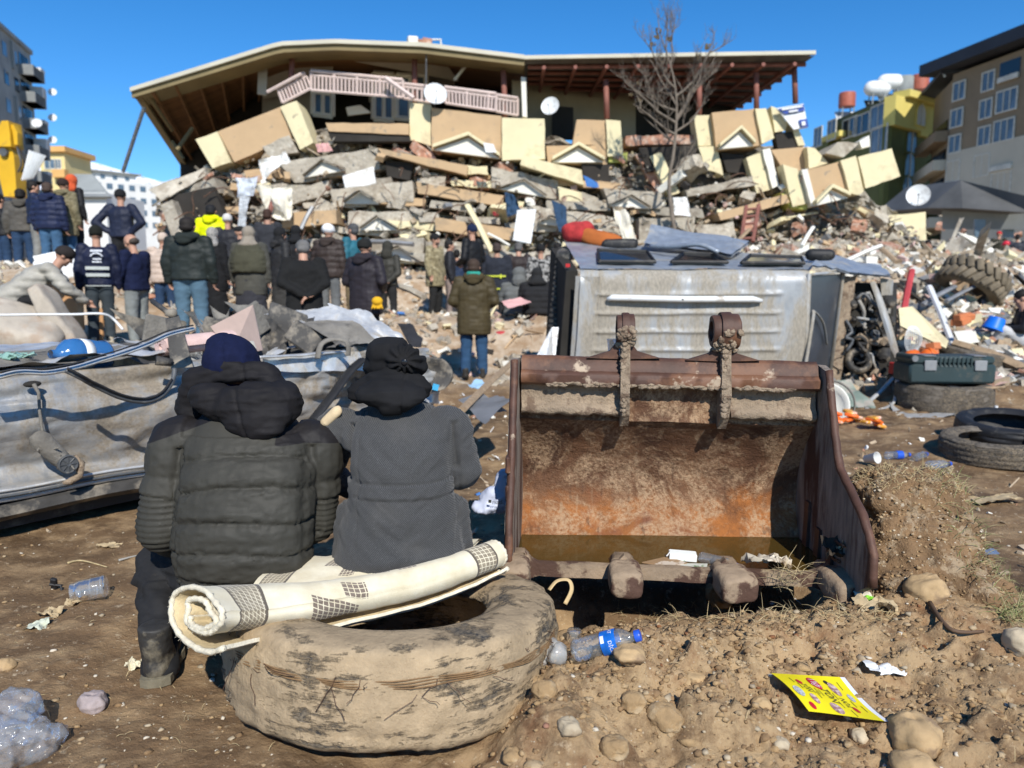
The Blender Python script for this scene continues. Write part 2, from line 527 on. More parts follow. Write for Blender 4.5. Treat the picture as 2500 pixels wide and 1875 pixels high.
 nt.links.new(o, b.inputs['Base Color'])
 rg = nt.nodes.new('ShaderNodeMapRange'); nt.links.new(nA, rg.inputs[0]); rg.inputs[1].default_value=.35; rg.inputs[2].default_value=.6
 rg.inputs[3].default_value=.55; rg.inputs[4].default_value=.95; nt.links.new(rg.outputs[0], b.inputs['Roughness'])
 b.inputs['Specular IOR Level'].default_value = .25
 hh = math2(nt, 'ADD', math2(nt, 'MULTIPLY', noise_tex(nt, co, 60, 6, .75), 1.0), math2(nt, 'MULTIPLY', noise_tex(nt, co, 18, 5, .7), 1.3))
 bump(nt, b, hh, .65, .018)
 from mathutils.bvhtree import BVHTree
 sel = (ys > 1.2) & (ys < 13); r0, r1 = np.where(sel)[0][[0,-1]]
 F2 = (F.reshape(nr_-1, ns-1, 4)[r0:r1]).reshape(-1,4) - r0*ns
 global BVH; BVH = BVHTree.FromPolygons(V3[r0*ns:(r1+1)*ns].tolist(), F2.tolist())
 me.materials.append(m)
 g = place('ground', me, (0,0,0)); g['kind'] = 'structure'
 return g
ground = make_ground()
# ---------------------------------------------------------------- excavator bucket
def rust_material():
 m, nt, b = new_mat('rusted_steel_with_dried_mud')
 co = coords(nt, None)
 tall = coords(nt, (9, 9, .9))
 sepn = nt.nodes.new('ShaderNodeSeparateXYZ'); nt.links.new(co, sepn.inputs[0])
 z = sepn.outputs[2]
 nA = noise_tex(nt, co, 3.2, 7, .65, .4); nB = noise_tex(nt, co, 11, 7, .7); nC = noise_tex(nt, co, 60, 5, .7)
 st = noise_tex(nt, tall, 2.2, 5, .6)
 o = mix(nt, ramp(nt, nA, .35, .62), (.065,.028,.015), (.185,.092,.046))
 zz = math2(nt, 'ADD', z, math2(nt, 'MULTIPLY', math2(nt, 'SUBTRACT', nA, .5), .55))
 low = ramp(nt, zz, .32, .42, True)
 o = mix(nt, math2(nt, 'MULTIPLY', low, ramp(nt, nB, .25, .6)), o, (.33,.118,.028))
 o = mix(nt, math2(nt, 'MULTIPLY', low, ramp(nt, noise_tex(nt, co, 5.5, 6), .52, .66)), o, (.15,.06,.035))
 film = math2(nt, 'MULTIPLY', ramp(nt, noise_tex(nt, co, 3.6, 9, .78, .9), .46, .56), ramp(nt, nC, .36, .56))
 o = mix(nt, math2(nt, 'MULTIPLY', film, .75), o, (.44,.30,.18))
 o = mix(nt, math2(nt, 'MULTIPLY', ramp(nt, st, .60, .68), .42), o, (.40,.29,.18))
 o = mix(nt, math2(nt, 'MULTIPLY', ramp(nt, st, .40, .33), .5), o, (.06,.03,.018))
 wz = math2(nt, 'ADD', z, math2(nt, 'MULTIPLY', math2(nt, 'SUBTRACT', nB, .5), .06))
 o = mix(nt, math2(nt, 'MULTIPLY', ramp(nt, wz, .155, .17, True), .8), o, (.075,.042,.014))
 nt.links.new(o, b.inputs['Base Color'])
 b.inputs['Roughness'].default_value = .72; b.inputs['Specular IOR Level'].default_value = .35
 hh = math2(nt, 'ADD', math2(nt, 'MULTIPLY', nB, 1.5), math2(nt, 'MULTIPLY', nC, .8))
 bump(nt, b, hh, .8, .016)
 return m
m_rust = rust_material()
m_darkrust = M('dark_brown_rust', (.078,.037,.024), .62, var=.35, vs=9, c2=(.16,.075,.04), c2s=4, c3=(.40,.31,.22), c3s=7, c3t=(.62,.67), bmp=.35, bs=60, bd=.006)
m_cakedmud = M('caked_grey_mud', (.30,.23,.16), .95, var=.3, vs=10, c2=(.16,.11,.075), c2s=14, c2t=(.52,.62), bmp=.9, bs=45, bd=.02)
m_sidemud = M('thin_mud_over_steel', (.25,.205,.165), .9, var=.4, vs=8, aniso=(3,3,.6), c2=(.075,.033,.02), c2s=2.5, c2t=(.48,.6), bmp=.8, bs=40, bd=.012)
m_tooth = M('mud_smeared_tooth_steel', (.30,.22,.145), .85, var=.25, vs=9, c2=(.085,.045,.03), c2s=5, c2t=(.50,.56), bmp=.5, bs=50, bd=.01)
m_water = None
def water_mat():
 m, nt, b = new_mat('brown_standing_water')
 b.inputs['Base Color'].default_value = (.10,.062,.014,1)
 b.inputs['Roughness'].default_value = .06
 b.inputs['Specular IOR Level'].default_value = .6
 b.inputs['Transmission Weight'].default_value = .35
 b.inputs['IOR'].default_value = 1.33
 bump(nt, b, noise_tex(nt, coords(nt), 9, 3), .05, .01)
 return m
m_water = water_mat()

BK_O, BK_A = Vector((.665, 3.02, 0)), R(3.5)
bx_ac, bx_bk = Vector((math.cos(BK_A), -math.sin(BK_A), 0)), Vector((math.sin(BK_A), math.cos(BK_A), 0))
def bw(t): return .657 - .012*min(max(t, -.4)/.5, 1.0)
def BP(s, t, z):
 zt = z - .012*s                                  # leans a touch to the right
 return BK_O + bx_ac*(s*bw(t)) + bx_bk*t + Vector((0,0,zt))
shell_prof = [(-.02,.215),(.06,.19),(.16,.155),(.27,.145),(.36,.165),(.43,.215),(.48,.29),(.505,.38),(.502,.47),(.475,.56),(.43,.635),(.375,.70),(.33,.745),(.305,.765)]
def resample(pr, n):
 P = np.array(pr, float); L = np.concatenate([[0], np.cumsum(np.linalg.norm(np.diff(P, axis=0), axis=1))])
 q = np.linspace(0, L[-1], n)
 return [tuple(float(np.interp(a, L, P[:,k])) for k in range(P.shape[1])) for a in q]

bucket = empty('excavator_bucket', BP(0,.2,0), 'rusty toothed excavator bucket standing open with brown water in it', 'bucket')
def bucket_shell():
 pr = resample(shell_prof, 60); ns = 70
 mb = MB(); inner = []
 for i, (t, z) in enumerate(pr):
  for j in range(ns):
   s = -1 + 2*j/(ns-1)
   inner.append(BP(s, t, z))
 a = np.array(inner); 
 dn = fbm(a*5, 4, 4)*.006 + fbm(a*2.2, 2, 14)*.012
 for k in range(len(a)):
  pass
 a[:,1] += dn
 mb.grid(a.tolist(), 60, ns)
 out = []
 for i, (t, z) in enumerate(pr):
  t0, z0 = pr[max(i-1,0)]; t1, z1 = pr[min(i+1,59)]
  nx, nz = (z1-z0), -(t1-t0); l = math.hypot(nx, nz) or 1
  for j in range(0, ns):
   s = -1 + 2*j/(ns-1)
   out.append(BP(s, t + nx/l*.03, z + nz/l*.03))
 mb.grid(out, 60, ns)
 return mb.build('shell', m_rust, bucket, smooth=True, origin=BP(0,.2,0))
shell = bucket_shell()
mb = MB()
for i in range(3):
 s0, s1 = -.93 + i*.62, -.93 + (i+1)*.62
 n = 14; top = []; bot = []
 for k in range(n+1):
  f = k/n; s = s0 + (s1-s0)*f
  flare = max(0, abs(f-.5)*2-.72)/.28
  top.append(BP(s, -.05, .222 + .05*flare**1.5)); bot.append(BP(s, -.045, .165 - .02*flare))
 pts = []
 for k in range(n+1):
  pts += [BP(s0+(s1-s0)*k/n, .05, .20), top[k] + bx_bk*.035, top[k], bot[k], bot[k] + bx_bk*.1]
 mb.grid(pts, n+1, 5)
mb.noise(.006, 14, 3, 3)
mb.build('lip_plate', m_tooth, bucket, smooth=True, angle=40)
def tooth(s, sx, sy, yaw, lab=None):
 mb = MB()
 c = BP(s, -.115, .20)
 rings = []
 prof = [(-.078,.74,.76),(-.068,.94,.93),(-.045,1.0,1.0),(0,1.0,1.0),(.04,.94,.97),(.075,.74,.76),(.11,.66,.60)]
 n = 20; vs = []
 for (t, kx, kz) in prof:
  for k in range(n):
   w = 2*math.pi*(k+.5)/n
   cx, cz = math.cos(w), math.sin(w)
   p = 2/4.6
   cx = math.copysign(abs(cx)**p, cx)*sx/2*kx; cz = math.copysign(abs(cz)**p, cz)*sy/2*kz
   q = Vector((cx, t, cz + .02*(t/.15)))
   q.rotate(Euler((0,0,yaw - BK_A))); vs.append(c + q)
 fs = []
 m = len(prof)
 for i in range(m-1):
  for k in range(n):
   j = (k+1)%n; fs.append((i*n+k, i*n+j, (i+1)*n+j, (i+1)*n+k))
 fs += [tuple(range(n)), tuple((m-1)*n+k for k in range(n-1,-1,-1))]
 mb.add(vs, fs)
 a, f, _ = remesh(mb, .006, 6)
 a += np.stack([fbm(a*22+5*k, 3, int(40+s*9)+k) for k in range(3)], 1)*.006
 o = from_arrays(a, f).build('tooth', m_tooth, bucket, smooth=True)
 mb = MB(); q0 = BP(s, -.06, .20); q1 = BP(s, .10, .205)
 mb.box((q0+q1)/2, (sx*.72, .17, sy*.62), (0,0,-BK_A), ch=.02)
 mb.build('tooth_socket', m_tooth, bucket, smooth=True, angle=50)
for s, sx, sy, yaw in ((-.975,.118,.118,R(0)), (-.31,.135,.112,R(3)), (.34,.15,.112,R(12)), (.985,.15,.115,R(20))):
 tooth(s, sx, sy, yaw)
side_poly_r = [(.30,1.035),(.40,1.03),(.45,.75),(.60,.48),(.55,.26),(.38,.125),(.10,.14),(-.10,.15),(-.31,.28),(-.30,.40),(-.21,.505),(.045,.64),(.105,.74),(.19,.95),(.215,1.02)]
side_poly_l = [(.26,1.04),(.38,1.03),(.44,.75),(.60,.48),(.55,.26),(.38,.125),(.10,.14),(-.02,.15),(-.12,.24),(-.08,.40),(.0,.52),(.03,.64),(.08,.76),(.16,.95),(.18,1.04)]
def side_plate(sgn, poly):
 mb = MB()
 face = [BP(sgn*1.0, t, z) for t, z in poly]
 out = bx_ac*(sgn*.032)
 mb.prism(face if sgn > 0 else face[::-1], out)
 o = mb.build('side_plate', m_sidemud, bucket)
 mb = MB()
 edge = [p for p in poly if True][ -7:] if sgn > 0 else poly[-7:]
 pts = [BP(sgn*1.0, t, z) + bx_ac*(sgn*.014) - bx_bk*.004 for t, z in resample(edge, 26)]
 mb.tube(pts, .0165, 10)
 mb.noise(.004, 25, 5)
 mb.build('edge_bar', m_darkrust, o, smooth=True)
 return o
spr = side_plate(1, side_poly_r); spl = side_plate(-1, side_poly_l)
for i, (t, z0, z1) in enumerate(((.30,.16,.42),(.16,.16,.34),(.02,.17,.30))):
 MB().hexa([BP(.975,t,z0),BP(1,t,z0),BP(1,t+.05,z0),BP(.975,t+.05,z0),BP(.982,t,z1),BP(1,t,z1),BP(1,t+.05,z1),BP(.982,t+.05,z1)]).build('weld_rib', m_darkrust, bucket)
for i in range(3):
 t0 = -.10 + i*.02; z0 = .36 - i*.04
 pts = [BP(.985, t0+.10*k/5, z0 - .01*k/5 + .004*math.sin(k*2)) for k in range(6)]
 MB().tube(pts, .006, 6).build('weld_bead', m_darkrust, bucket, smooth=True)
mb = MB()
n = 40; pts = []
for (t, z) in resample([(.305,.765),(.315,.80),(.312,.86),(.30,.945)], 14):
 for j in range(n): pts.append(BP(-1+2*j/(n-1), t, z))
mb.grid(pts, 14, n); mb.noise(.006, 8, 2)
mb.build('upper_back_plate', m_rust, bucket, smooth=True, origin=BP(0,.2,0))
for s0, s1 in ((-.985,-.27),(.42,.985)):
 mb = MB(); n = 30; pts = []
 for j in range(n+1):
  s = s0 + (s1-s0)*j/n; e = .012*math.sin(j*1.3) 
  pts += [BP(s,.31,.80), BP(s,.268,.792+e*.3), BP(s,.255,.812), BP(s,.265,.832), BP(s,.285,.852), BP(s,.288,.905), BP(s,.27,.93)]
 mb.grid(pts, n+1, 7); mb.noise(.007, 18, 9)
 mb.build('mud_shelf', m_cakedmud, bucket, smooth=True)
mb = MB(); n = 60; pts = []
prof = [(.36,.93),(.255,.925),(.235,.938),(.232,.972),(.245,.985),(.262,.99),(.275,1.035),(.30,1.05),(.38,1.045),(.395,1.0),(.36,.93)]
for j in range(n+1):
 s = -.985 + 1.97*j/n
 for (t, z) in prof: pts.append(BP(s, t, z))
mb.grid(pts, n+1, len(prof)); mb.noise(.004, 9, 6)
mb.build('top_rail', m_darkrust, bucket, smooth=True, angle=50)
for s0, s1 in ((-.80,-.36),(-.33,.02),(.0,.36),(.42,.82)):
 mb = MB(); k0 = rnd.random()*9
 for j in range(36):
  s = s0 + (s1-s0)*rnd.random()
  mb.ball(BP(s, .236+rnd.random()*.006, .926+rnd.random()*.012), (.012+.012*rnd.random(), .007, .006+.004*rnd.random()), 7, 5)
 mb.noise(.006, 40, 8)
 q = mb.build('mud_crust', m_cakedmud, bucket, smooth=True); q['kind'] = 'stuff'
def ear(s, rad, wid, tilt):
 e = empty('mounting_ear', BP(s,.28,1.04)); e.parent = bucket; e.location = BP(s,.28,1.04) - WP[bucket.name]
 mb = MB()
 arm = [(.40,1.0),(.36,1.10),(.33,1.17),(.245,1.17),(.235,1.06),(.222,.98),(.21,.90),(.24,.80),(.29,.745),(.315,.76),(.32,.86)]
 face = [BP(s-.028, t, z) for t, z in arm]
 mb.prism(face, bx_ac*.04)
 mb.noise(.004, 20, 12)
 mb.build('arm_plate', m_cakedmud, e)
 c = BP(s,.285,1.175)
 mb = MB()
 ax = bx_ac.copy(); ax.z = 0
 Mx = Matrix.Translation(c) @ ax.to_track_quat('Z','Y').to_matrix().to_4x4()
 pr = [(rad*.55,-wid*.5),(rad*.82,-wid*.5),(rad*.86,-wid*.44),(rad*.86,-wid*.2),(rad,-wid*.2),(rad*1.02,-wid*.12),(rad*1.02,wid*.12),(rad,wid*.2),(rad*.93,wid*.2),(rad*.93,wid*.46),(rad*.88,wid*.5),(rad*.55,wid*.5)]
 mb.lathe(pr, 40, 0, Mx, closed=True)
 mb.noise(.003, 25, 4)
 mb.build('pin_boss', m_darkrust, e, smooth=True, angle=40)
 mb = MB()
 for k in range(70):
  w = R(180 + 190*rnd.random() - 5); x = (rnd.random()-.5)*wid*.9
  p = c + bx_ac*x + bx_bk*(math.cos(w)*rad*.98)*1.0 + Vector((0,0,math.sin(w)*rad*.98))
  if math.cos(w) > .3: continue
  mb.ball(p, (.010+.008*rnd.random(), .006, .010+.008*rnd.random()), 6, 4)
 for k in range(60):
  z = .80 + .33*rnd.random(); t = .23 if z > .95 else .215
  mb.ball(BP(s-.008, t + .01*rnd.random(), z), (.014*rnd.random()+.008, .006, .012), 6, 4)
 mb.noise(.007, 40, 5)
 q = mb.build('mud_crust', m_cakedmud, e, smooth=True); q['kind'] = 'stuff'
 for sg in (-1, 1):
  g0 = BP(s-.008, .27, 1.045); 
  pts = [g0 + bx_ac*(sg*.02), g0 + bx_ac*(sg*.16) + Vector((0,0,.004)), g0 + bx_ac*(sg*.06) + Vector((0,0,.035)), g0 + bx_ac*(sg*.02) + Vector((0,0,.09))]
  MB().prism(pts if sg < 0 else pts[::-1], bx_bk*.03).build('gusset', m_darkrust, e)
ear(-.29, .072, .075, 0); ear(.37, .082, .115, 0)
for z in (.62,.50):
 MB().box(BP(-1.04,.02,z), (.02,.08,.07), (0,0,-BK_A), ch=.006).build('wear_pad', m_darkrust, bucket)
mb = MB(); pts = []
for i in range(12):
 t = -.03 + .47*i/11
 for j in range(20): pts.append(BP(-.995+1.99*j/19, t, 0) + Vector((0,0,.205 + .012*(-1+2*j/19))))
mb.grid(pts, 12, 20)
wtr = mb.build('water', m_water, None, smooth=True); tag(wtr, 'shallow brown puddle of water standing in the rusty bucket', 'water')

m_carton = M('printed_white_carton', (.78,.80,.76), .5, var=.06, c2=(.16,.42,.12), c2s=7, c2t=(.62,.66), bmp=.1)
m_card = M('soggy_cardboard', (.30,.19,.10), .8, var=.2, c2=(.55,.46,.36), c2s=9, c2t=(.52,.56), bmp=.2)
m_blue = M('blue_plastic', (.02,.09,.52), .35, var=.12, bmp=.05)
m_film = clear_plastic('clear_plastic_film', (.86,.87,.85), .30, .15)
m_pet = clear_plastic('clear_bottle_plastic', (.88,.93,.98), .09, .05)
cb = MB(); cb.box((0,0,0), (.115,.05,.032), ch=.003)
p = BP(.085,.13,.22)
o = cb.build('juice_carton', m_carton, origin=(0,0,-.016)); o.location = BP(.085,.10,.209); o.rotation_euler = (R(4),R(3),R(-6))
tag(o, 'small white and green drink carton floating in the bucket water', 'carton')
st = MB().tube([(-.055,-.01,.016),(-.068,-.012,-.002)], .003, 6).build('drinking_straw', M('white_straw',(.8,.8,.78)), None, origin=(0,0,-.016)); st.parent = o; st.location = (0,0,0)
cb = MB(); cb.prism([(-.09,-.02,0),(.02,-.07,0),(.10,-.03,0),(.03,.05,0)], (0,0,.004)); o = cb.build('cardboard_scrap', m_card, origin=(0,0,0)); o.location = BP(-.05,.06,.2115); tag(o, 'wet brown cardboard scrap floating beside the drink carton', 'cardboard')
cb = MB(); cb.prism([(-.06,-.02,0),(.05,-.025,0),(.06,.01,0),(-.05,.02,0)], (0,0,.003)); cb.noise(.004, 30); o = cb.build('paper_scrap', M('wet_wrapper',(.55,.55,.47), .5, c2=(.12,.22,.10), c2s=20, c2t=(.55,.6)), origin=(0,0,0)); o.location = BP(.135,.02,.2135); tag(o, 'pale printed paper scrap floating in front of the drink carton', 'paper')
def small_bottle(name, L, r, mats, cap=True):
 """clear drink bottle lying along local x; body, cap"""
 e = empty(name, (0,0,0))
 pr = [(.001,0),(r*.75,.002),(r*.97,.012)]
 n = 8
 for k in range(n):
  x = .02 + (L*.62-.02)*k/(n-1)
  pr += [(r, x), (r*.93, x + L*.62/(n*2.2))]
 pr += [(r, L*.66), (r*.95, L*.72), (r*.7, L*.80), (r*.38, L*.87), (r*.36, L*.93)]
 mb = MB(); mb.lathe(pr, 22, 0, Matrix.Rotation(R(90),4,'Y')); mb.build('bottle_body', mats[0], e, smooth=True, origin=(0,0,0))
 if cap:
  mb = MB(); mb.lathe([(.001,L),(r*.46,L-.001),(r*.5,L-.004),(r*.5,L*.92),(r*.36,L*.92)], 20, 0, Matrix.Rotation(R(90),4,'Y')); mb.build('cap', mats[1], e, smooth=True, angle=50, origin=(0,0,0))
 return e
b1 = small_bottle('plastic_bottle', .17, .026, (m_pet, m_blue), True); b1.location = BP(.19,.10,.222); b1.rotation_euler = (0,R(3),R(-32))
tag(b1, 'small crushed clear bottle floating beside the third bucket tooth', 'bottle')
def crumple(name, c, size, mat, seed, flat=1.0, n=16, amp=.35, freq=3.0):
 """crumpled sheet"""
 mb = MB(); pts = []
 for i in range(n):
  for j in range(n):
   pts.append(((i/(n-1)-.5)*size[0], (j/(n-1)-.5)*size[1], 0))
 a = np.array(pts); q = a/max(size[0], size[1])*freq
 rr = fbm(q + seed*7.1, 4, seed, .6, True)
 a[:,2] = rr*size[2]*.5 + fbm(q*.7+3, 2, seed+5)*size[2]*.6
 a[:,0] += fbm(q+9, 3, seed+2)*size[0]*amp*.5; a[:,1] += fbm(q+19, 3, seed+3)*size[1]*amp*.5
 a[:,2] -= a[:,2].min()
 mb.grid((a + np.array(c)).tolist(), n, n)
 return mb.build(name, mat, None, smooth=True, angle=35)
m_dirtyfilm = M('dirty_translucent_film', (.52,.46,.36), .45, var=.2, bmp=.3, bs=14, c2=(.30,.22,.14), c2s=8)
o = crumple('plastic_scrap', BP(.60,.0,.222), (.17,.10,.11), m_dirtyfilm, 5, amp=.5); tag(o, 'crumpled dirty plastic scrap caught on the bucket lip between the right teeth', 'plastic')
# ---------------------------------------------------------------- mud-caked lorry tyre the two people sit on
m_mudtyre = None
def tyre_material(name, mudc, amount):
 m, nt, b = new_mat(name)
 co = coords(nt)
 nA = noise_tex(nt, co, 4.2, 9, .76); nB = noise_tex(nt, co, 13, 7, .72); nC = noise_tex(nt, co, 70, 4, .7)
 tw = coords(nt, (1,1,7)); nD = noise_tex(nt, tw, 7, 6, .7)
 f = math2(nt, 'ADD', math2(nt, 'MULTIPLY', nA, .55), math2(nt, 'MULTIPLY', nD, .45))
 mud = mix(nt, ramp(nt, nB, .3, .7), tuple(x*.72 for x in mudc), tuple(min(1,x*1.18) for x in mudc))
 rub = mix(nt, ramp(nt, nC, .35, .6), (.035,.036,.038), (.20,.16,.11))
 o = mix(nt, ramp(nt, f, amount, amount+.035), rub, mud)
 nt.links.new(o, b.inputs['Base Color'])
 b.inputs['Roughness'].default_value = .92; b.inputs['Specular IOR Level'].default_value = .25
 hh = math2(nt, 'ADD', math2(nt, 'MULTIPLY', ramp(nt, f, amount, amount+.05), 1.5), math2(nt, 'ADD', nB, math2(nt, 'MULTIPLY', nC, .5)))
 bump(nt, b, hh, .75, .012)
 return m
m_mudtyre = tyre_material('rubber_caked_in_tan_mud', (.385,.29,.18), .432)
m_dustytyre = tyre_material('dusty_grey_rubber', (.17,.145,.115), .50)
def tyre_profile(Ro, W, Rb, th=.028, sw=.04):
 """closed cross-section (radius, height) of a tyre lying flat, height centred on 0"""
 h = W/2
 outer = [(Rb,-h*.72),(Rb+.02,-h*.86),(Rb+(Ro-Rb)*.35,-h*1.02),(Rb+(Ro-Rb)*.66,-h*1.02),(Ro-.045,-h*.985),(Ro-.016,-h*.93),(Ro-.004,-h*.80),(Ro+.002,-h*.4),(Ro+.004,0),
    (Ro+.002,h*.4),(Ro-.004,h*.80),(Ro-.016,h*.93),(Ro-.045,h*.985),(Rb+(Ro-Rb)*.66,h*1.02),(Rb+(Ro-Rb)*.35,h*1.02),(Rb+.02,h*.86),(Rb,h*.72)]
 inner = [(Rb+.012,h*.60),(Rb+.03,h*.72),(Rb+(Ro-Rb)*.45,h*.86),(Ro-.06,h*.66),(Ro-.035,0),(Ro-.06,-h*.66),(Rb+(Ro-Rb)*.45,-h*.86),(Rb+.03,-h*.72),(Rb+.012,-h*.60)]
 return outer, inner
def make_tyre(name, Ro, W, Rb, mat, n=120, seed=1, amp=.012, lugs=None, sag=None):
 outer, inner = tyre_profile(Ro, W, Rb)
 po = resample(outer, 46); pi = resample(inner, 16)
 mb = MB(); mb.lathe(po + pi, n, 0, None, closed=True)
 a = np.array(mb.v)
 r = np.hypot(a[:,0], a[:,1])
 ru = a / np.maximum(np.linalg.norm(a, axis=1), 1e-6)[:,None]
 dd = fbm(a*7, 4, seed)*amp*.8 + np.maximum(0, fbm(a*20, 3, seed+4))*amp*1.1 + fbm(a*14,3,seed+6,.5,True)*amp*.35 + fbm(a*45, 3, seed+8)*amp*.28
 gro = np.zeros(len(a))
 th_ = np.arctan2(a[:,1], a[:,0]); gro += .006*np.clip(np.sin(th_*64 + 9*np.round(a[:,2]/W*5))*3, -1, 1)*(r > Ro-.02)*(np.abs(a[:,2]) < W*.42)*sstep(-.1, .35, fbm(a*5, 3, seed+20))
 for zz in (-.32,-.1,.12,.36):
  gro -= .006*np.exp(-((a[:,2]-zz*W)/.006)**2)*(r > Ro-.02)
 rad = np.stack([a[:,0]/r, a[:,1]/r, np.zeros(len(a))], 1)
 a = a + ru*dd[:,None] + rad*gro[:,None]
 if sag is not None: a = sag(a)
 mb.v = a.tolist()
 return mb
TY_C = Vector((-.40, 2.49, .16))
def tysag(a):
 w = np.exp(-((a[:,0]+.12)/.38)**2 - ((a[:,1]-.36)/.30)**2) * (a[:,2] > 0)
 a[:,2] -= w*.06
 return a
mbt = make_tyre('t', .545, .30, .30, m_mudtyre, 150, 3, .013, sag=tysag)
Mt = Matrix.Translation(TY_C) @ Matrix.Rotation(R(-6.5), 4, 'X') @ Matrix.Rotation(R(1.5), 4, 'Y')
mbt.v = [tuple(Mt @ Vector(q)) for q in mbt.v]
tyre = mbt.build('lorry_tyre', m_mudtyre, None, smooth=True)
tag(tyre, 'big tan mud-caked lorry tyre lying flat under the rolled rug', 'tyre')
mb = MB()
m_cord = M('frayed_brown_cord', (.20,.12,.055), .9, var=.3, vs=30, bmp=.2)
for zz in (.062,.070,.078,.086):
 pts = []
 for k in range(70):
  w = R(-160 + 150*k/69) 
  rr = .551 + .004*math.sin(k*.7+zz*90)
  pts.append(Mt @ Vector((rr*math.cos(w), rr*math.sin(w), zz*.8 + .004*math.sin(k*.23+zz*50))))
 mb.tube(pts, .0022, 5)
o = mb.build('cord_band', m_cord, tyre)
mb = MB()
for k in range(26):
 w = R(-155 + 140*rnd.random()); p0 = Vector((.555*math.cos(w), .555*math.sin(w), .02+.08*rnd.random()))
 pts = [p0]; dr = Vector((rnd.uniform(-1,1), rnd.uniform(-.6,.2), rnd.uniform(-1,.6)))*.022
 for q in range(4): pts.append(pts[-1] + dr + Vector((rnd.uniform(-1,1), rnd.uniform(-.5,.1), rnd.uniform(-1,.5)))*.012)
 mb.tube([Mt @ q for q in pts], .0011, 4)
o = mb.build('loose_wires', M('rusty_wire', (.07,.035,.02), .7, bmp=0), tyre); o['kind'] = 'stuff'

# ---------------------------------------------------------------- rolled cream rug
def rug_material():
 m, nt, b = new_mat('cream_woven_rug_with_grid_pattern')
 uvn = nt.nodes.new('ShaderNodeUVMap'); uvn.uv_map = 'UVMap'
 sep = nt.nodes.new('ShaderNodeSeparateXYZ'); nt.links.new(uvn.outputs[0], sep.inputs[0])
 u, v = sep.outputs[0], sep.outputs[1]          # metres along and across
 co = coords(nt)
 base = mix(nt, ramp(nt, noise_tex(nt, co, 9, 6, .65), .3, .7), (.60,.52,.35), (.78,.72,.55))
 base = mix(nt, math2(nt, 'MULTIPLY', ramp(nt, noise_tex(nt, co, 4, 5), .55, .7), .5), base, (.66,.62,.52))
 def band(x, lo, hi):
  return math2(nt, 'MULTIPLY', math2(nt, 'GREATER_THAN', x, lo), math2(nt, 'LESS_THAN', x, hi))
 def stripe(x, per, frac):
  f = math2(nt, 'FRACT', math2(nt, 'DIVIDE', x, per), 0)
  return math2(nt, 'GREATER_THAN', f, frac)
 cell = math2(nt, 'MULTIPLY', stripe(u, .0165, .17), stripe(v, .0165, .17))
 brown = mix(nt, ramp(nt, noise_tex(nt, co, 60, 3), .3, .7), (.20,.165,.115), (.34,.29,.21))
 end1 = band(u, .055, .155); end2 = band(u, .865, .94)
 out = mix(nt, math2(nt, 'MULTIPLY', math2(nt, 'ADD', end1, end2), cell), base, brown)
 dk = (.115,.095,.075)
 for lo, hi in ((.050,.056),(.155,.165),(.857,.865),(.94,.947)):
  out = mix(nt, band(u, lo, hi), out, dk)
 for (ua, ub, va, vb) in ((.52,.57,.10,.30),(.57,.645,.10,.17),(.60,.66,.20,.30),(.40,.47,.34,.40),(.30,.44,.42,.52)):
  out = mix(nt, math2(nt, 'MULTIPLY', math2(nt, 'MULTIPLY', band(u, ua, ub), band(v, va, vb)), cell), out, (.19,.15,.12))
 out = mix(nt, math2(nt, 'MULTIPLY', math2(nt, 'MULTIPLY', band(u, .385,.43), band(v, .13,.19)), .85), out, (.62,.32,.17))
 out = mix(nt, math2(nt, 'MULTIPLY', math2(nt, 'MULTIPLY', band(u, .21,.33), band(v, .06,.16)), .45), out, (.86,.83,.74))
 nt.links.new(out, b.inputs['Base Color'])
 b.inputs['Roughness'].default_value = .95; b.inputs['Specular IOR Level'].default_value = .15
 b.inputs['Sheen Weight'].default_value = .15
 wv = math2(nt, 'ADD', math2(nt, 'MULTIPLY', noise_tex(nt, co, 220, 3, .7), .8), math2(nt, 'MULTIPLY', stripe(u, .004, .5), .25))
 bump(nt, b, wv, .5, .004)
 return m
m_rug = rug_material()
m_fringe = M('rug_edge_yarn', (.66,.60,.46), .95, var=.2, vs=40, bmp=.7, bs=110, bd=.006)
m_rugback = M('rug_backing', (.58,.47,.28), .95, var=.25, vs=20, bmp=.6, bs=90, bd=.005)
RUG_PATH = [(492,1502,2.07),(600,1494,2.18),(720,1482,2.27),(840,1464,2.36),(960,1440,2.46),(1080,1408,2.58),(1160,1376,2.68),(1212,1356,2.76)]
rug_pts = [at(*q) for q in RUG_PATH]
def catmull(P, n):
 P = [Vector(p) for p in P]; out = []
 m = len(P)-1
 for i in range(n):
  t = i/(n-1)*m; k = min(int(t), m-1); f = t-k
  p0, p1, p2, p3 = P[max(k-1,0)], P[k], P[k+1], P[min(k+2,m)]
  out.append(.5*((2*p1) + (p2-p0)*f + (2*p0-5*p1+4*p2-p3)*f*f + (3*p1-p0-3*p2+p3)*f**3))
 return out
